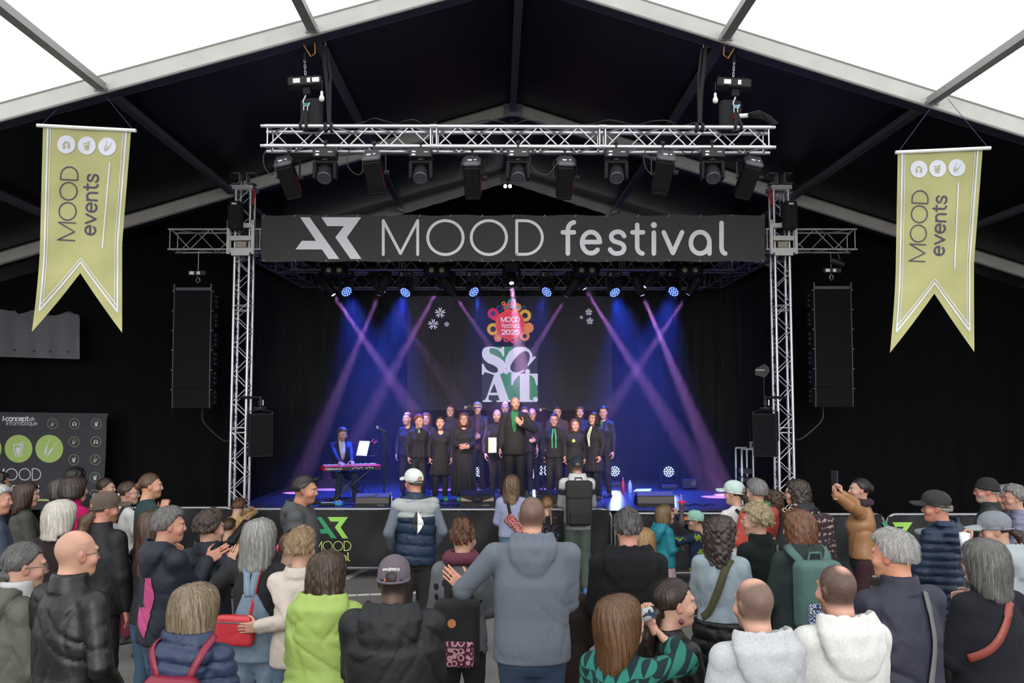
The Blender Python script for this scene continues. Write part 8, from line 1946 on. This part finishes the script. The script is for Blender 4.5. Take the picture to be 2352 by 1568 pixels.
for k in range(5): q.lathe(Vector(p) + Vector((.022 * math.cos(k * 1.257), 0, .022 * math.sin(k * 1.257))), [(.002, -.008), (.016, -.004), (.016, .004), (.002, .008)], 8, Matrix.Rotation(PI / 2, 3, 'X'))
q.build('petals', mat('lilac_wool', '#b79ad0', .9), g)
# -- waist bag of the lavender sweatshirt
wb = worn(A28, 'bum_bag', 'colourful embroidered bum bag slung over the lavender sweatshirt', 'bag'); zn = A28['zneck']
ribbon(A28, [(-.08, -.08, zn - .03), (-.07, -.3, zn - .12), (-.01, -.3, zn - .22), (.06, -.3, zn - .33)], .04, 'bag_strap', DK, wb)
lc = hug(A28, (.05, -.5, zn - .34), .03, (.05, 0, zn - .34)); Rw = np.array(Matrix.Rotation(.75, 3, 'Y')); F = Field(lc - Vector((.2, .1, .2)), lc + Vector((.2, .1, .2)), .008); F.op(rbox(lc, (.15, .04, .065), .035, Rw), .01); vpart('bag_body', F, PAT('embroidery', '#7a2a2e', '#d09a8a', 'swirl', 22), wb); q = MB(); q.box((lc.x, lc.y - .042, lc.z), (.22, .005, .008), Matrix.Rotation(.75, 3, 'Y')); lpart('zip', q, mat('pink_zip', '#d05a8a', .5), wb)
# -- scarves
def scarf(pi, m, label, r=.04, R=(.085, .08), n=0.006):
    zn = pi['zneck']; F = Field((-.2, -.2, zn - .12), (.2, .2, zn + .12), .009)
    F.op(torus((0, -.015, zn + .0), R[0], R[1], r, -.15), .02); F.op(torus((0, -.02, zn + .03), R[0] * .92, R[1] * .92, r * .75, .12), .02); F.op(ell((.02, .09, zn - .05), (.05, .035, .07)), .03); F.disp(folds(n, 9, 3.0)); v, q = F.mesh()
    o = link('scarf', vmesh('scarf', pi['deform'](v), q, m), pi['ob']); o['label'] = label
scarf(A32, cloth_mat('knit', '#7a3048'), 'burgundy scarf', .042, (.092, .088)); scarf(A19, cloth_mat('knit', '#4f9a52'), 'green scarf', .03); scarf(A17, cloth_mat('knit', '#45283a'), 'plum scarf', .036)
# -- things in hands
def can_at(p, d, r, h, m, label, name, cat):
    p = Vector(p); d = Vector(d).normalized(); R = d.to_track_quat('Z', 'Y').to_matrix(); t = thing(name, label, cat, tuple(p)); MB().lathe(p, [(r * .8, -h / 2), (r, -h / 2 + .008), (r, h / 2 - .012), (r * .82, h / 2)], 18, R).build('can_body', m, t, smooth=True); MB().lathe(p, [(r * .80, h / 2 - .001), (r * .76, h / 2 + .003), (r * .2, h / 2 + .001)], 16, R).build('can_lid', STEEL, t)
can_at(P(1474, 1414, 4.28), (-.8, .25, -.35), .031, .12, PAT('can_print', '#b5b8b5', '#33405a', 'blot', 26), 'silver and blue drink can held to the drinking woman', 'drink_can', 'can')
ph = P(1917, 1098, 8.62); g = thing('smartphone', 'smartphone held up by the woman in the tan jacket', 'phone', tuple(ph)); Rp = Matrix.Rotation(.5, 3, 'Z'); MB().box(ph, (.014, .075, .15), Rp, .004).build('case', BLKS, g); MB().box(ph + Rp @ Vector((.008, 0, 0)), (.002, .068, .14), Rp).build('display', mat('phone_screen', '#0a1022', .2, emit=(.05, .12, .5), estr=.8), g)
cp = P(2216, 1240, 6.2); g = thing('beer_cup', 'clear plastic cup held by the woman in the grey cap', 'cup', tuple(cp)); MB().lathe(cp, [(.028, -.06), (.036, .05), (.034, .05), (.027, -.055)], 14).build('cup_wall', mat('frosted_plastic', '#cfd4d6', .2), g, smooth=True)
dr = A26['toworld'](np.array((.07, .36, 1.10 * 1.0))); dp = P(1566, 1178, 10.2); g = thing('tall_drink', 'tall plastic drinking tube with red lid held up by the child', 'cup', tuple(dp)); MB().lathe(dp, [(.03, -.16), (.04, -.1), (.022, -.04), (.034, .10), (.036, .12)], 14).build('tube', mat('dark_slush', '#4a3a44', .25), g, smooth=True); MB().lathe(dp, [(.02, .118), (.048, .122), (.048, .132), (.01, .14)], 14).build('lid', mat('red_lid', '#e0203c', .4), g); MB().tube([dp + Vector((0, 0, .13)), dp + Vector((-.006, 0, .20)), dp + Vector((-.012, 0, .215))], .006, 6).build('straw', mat('red_straw', '#d86a78', .4), g)
# -- small worn items
def on_head(pi, mb, m, name): return lpart(name, MBx(pi, mb), m, pi['ob'], None, True)
def MBx(pi, mb): mb.v = [tuple(v) for v in pi['deform'](pi['headw'](np.array(mb.v, f32)))]; return mb
q = MB()
for s in (-1, 1): q.tube([(s * .034 + .026 * math.cos(t), .088 + .012 * math.sin(t), .098 + .014 * math.sin(t)) for t in np.linspace(0, 6.28, 12)[:-1]], .004, 5, True); q.tube([(s * .06, .085, .098), (s * .078, .03, .085), (s * .084, -.03, .05)], .003, 5)
on_head(A31, q, mat('black_sunglasses', '#0f0f12', .25), 'sunglasses')
q = MB()
for s in (-1, 1): q.tube([(s * .035 + .024 * math.cos(t), .070 + .010 * math.sin(t), .118 + .012 * math.sin(t)) for t in np.linspace(0, 6.28, 12)[:-1]], .003, 5, True)
on_head(A23, q, mat('rose_glasses', '#c9a58c', .3), 'sunglasses')
q = MB().lathe((.079, -.002, -.062), [(.002, .0), (.012, -.006), (.014, -.016), (.008, -.026), (.001, -.03)], 10); on_head(A8, q, mat('plum_earring', '#5a1f30', .4), 'earring')
q = MB(); q.tube([(.078, -.004 + .016 * math.cos(t), -.062 + .016 * math.sin(t)) for t in np.linspace(0, 6.28, 12)[:-1]], .002, 5, True); on_head(A39, q, mat('gold_ring', '#b89a5a', .3, .8), 'hoop_earring')
q = MB(); q.tube([(-.098, -.01, .0), (-.085, -.01, .10), (0, -.01, .150), (.085, -.01, .10), (.098, -.01, .0)], .009, 6); on_head(A34c, q, BLKS, 'headband')
for s in (-1, 1): q = MB(); q.lathe((s * .098, -.01, -.01), [(.01, .028), (.034, .022), (.042, 0), (.042, -.018), (.03, -.02)], 16, Matrix.Rotation(s * PI / 2, 3, 'Y')); on_head(A34c, q, mat('pink_ear_defender', '#e8488a', .4), 'ear_defender')
q = MB()
def capT(a, b): ang = (a - 3.3) * .155; return (.0885 * math.sin(ang), -.014 - .1095 * math.cos(ang), .068 + .018 * b - .003 * (a - 3.3) ** 2 * .12)
sc_ = 6.6 / text_len('www.qitonet.ch', .14); text(q, 'www.qitonet.ch', lambda a, b: capT(a * sc_, b * sc_ * 1.3), .16, .14); on_head(A5, q, mat('white_print2'), 'cap_lettering')
q = MB().box((-.030, -.121, .018), (.004, .006, .016)); on_head(A5, q, mat('orange_tab', '#d8602a', .6), 'orange_tab')
q = MB(); q.lathe((.0, .095, .098), [(.001, .004), (.012, .003), (.013, -.003), (.001, -.004)], 10, Matrix.Rotation(PI / 2, 3, 'X')); on_head(A37, q, PAPER, 'round_badge')
# conductor's sheet, singers' accents
sp_ = P(1131, 1022, 15.85); g = thing('song_sheet', 'white and green song sheet held by the bearded singer', 'paper', tuple(sp_)); Rq = Matrix.Rotation(.2, 3, 'Z'); MB().box(sp_, (.15, .006, .27), Rq).build('page', PAPER, g); MB().box(sp_ + Rq @ Vector((-.05, -.004, 0)), (.05, .004, .26), Rq).build('green_margin', mat('pale_green_paper', '#b5d0a0', .7), g)
GN = mat('green_ribbon', '#2f9a60', .6)
pi = PEOPLE['p14']
for s in (-1, 1): ribbon(pi, [(s * .06, .2, pi['zneck'] - .03), (s * .085, .3, pi['zneck'] - .14), (s * .09, .3, pi['zneck'] - .3), (s * .09, .3, 1.04 * pi['hq'])], .025, 'brace_strap', GN, pi['ob'])
for k_, mm, nm in (('p2', mat('jade_beads', '#7fa88a', .4), 'long_necklace'), ('p17', mat('pale_ribbon', '#c9d0a8', .6), 'pale_scarf'), ('p18', GN, 'lanyard'), ('p0', mat('red_lanyard', '#c8242c', .6), 'lanyard')):
    pi = PEOPLE[k_]; zn = pi['zneck'] - pi['drop']; q = MB()
    pts_ = [hug(pi, p_, .012) for p_ in crom([(-.05, .25, zn - .01), (-.06, .3, zn - .12), (-.03, .3, zn - .28), (0, .3, zn - .36), (.03, .3, zn - .28), (.06, .3, zn - .12), (.05, .25, zn - .01)], 4)]
    q.tube(pts_, .006 if k_ != 'p17' else .010, 6); lpart(nm, q, mm, pi['ob'])
pi = PEOPLE['p15']; p = hug(pi, (.07, .4, pi['zneck'] - .14), .01); lpart('brooch', MB().lathe(p, [(.001, .01), (.03, .006), (.03, -.006), (.001, -.01)], 10, Matrix.Rotation(PI / 2, 3, 'X')), mat('green_brooch', '#9ab54a', .5), pi['ob'])
# -- small lamp under the right wing truss
lp = P(1936, 600, 14.15); g = thing('profile_spotlight', 'small black spotlight clamped under the right wing truss', 'stage light', tuple(lp)); q = MB(); q.cyl(lp + Vector((.02, 0, -.06)), lp + Vector((-.16, .06, .02)), .05, 12, .075); q.build('lamp_barrel', BLKS, g); MB().cyl(lp + Vector((-.04, 0, 0)), lp + Vector((-.04, .1, .14)), .012, 6).build('hanger', STEEL, g)
# -- high table at the right
tp_ = P(2118, 1222, 9.6); g = thing('bar_table', 'round grey bar table behind the navy puffer jacket', 'table', (tp_.x + .3, 9.6, 0)); c = Vector((tp_.x + .3, 9.6, 0)); MB().lathe(c, [(.28, tp_.z - .03), (.35, tp_.z - .02), (.35, tp_.z), (.05, tp_.z + .002)], 32).build('table_top', mat('grey_laminate', '#8f9294', .4), g); MB().cyl(c + Vector((0, 0, .03)), c + Vector((0, 0, tp_.z - .02)), .035, 12).build('column', STEEL, g); MB().lathe(c, [(.25, 0), (.25, .015), (.05, .04)], 24).build('foot', STEEL, g)
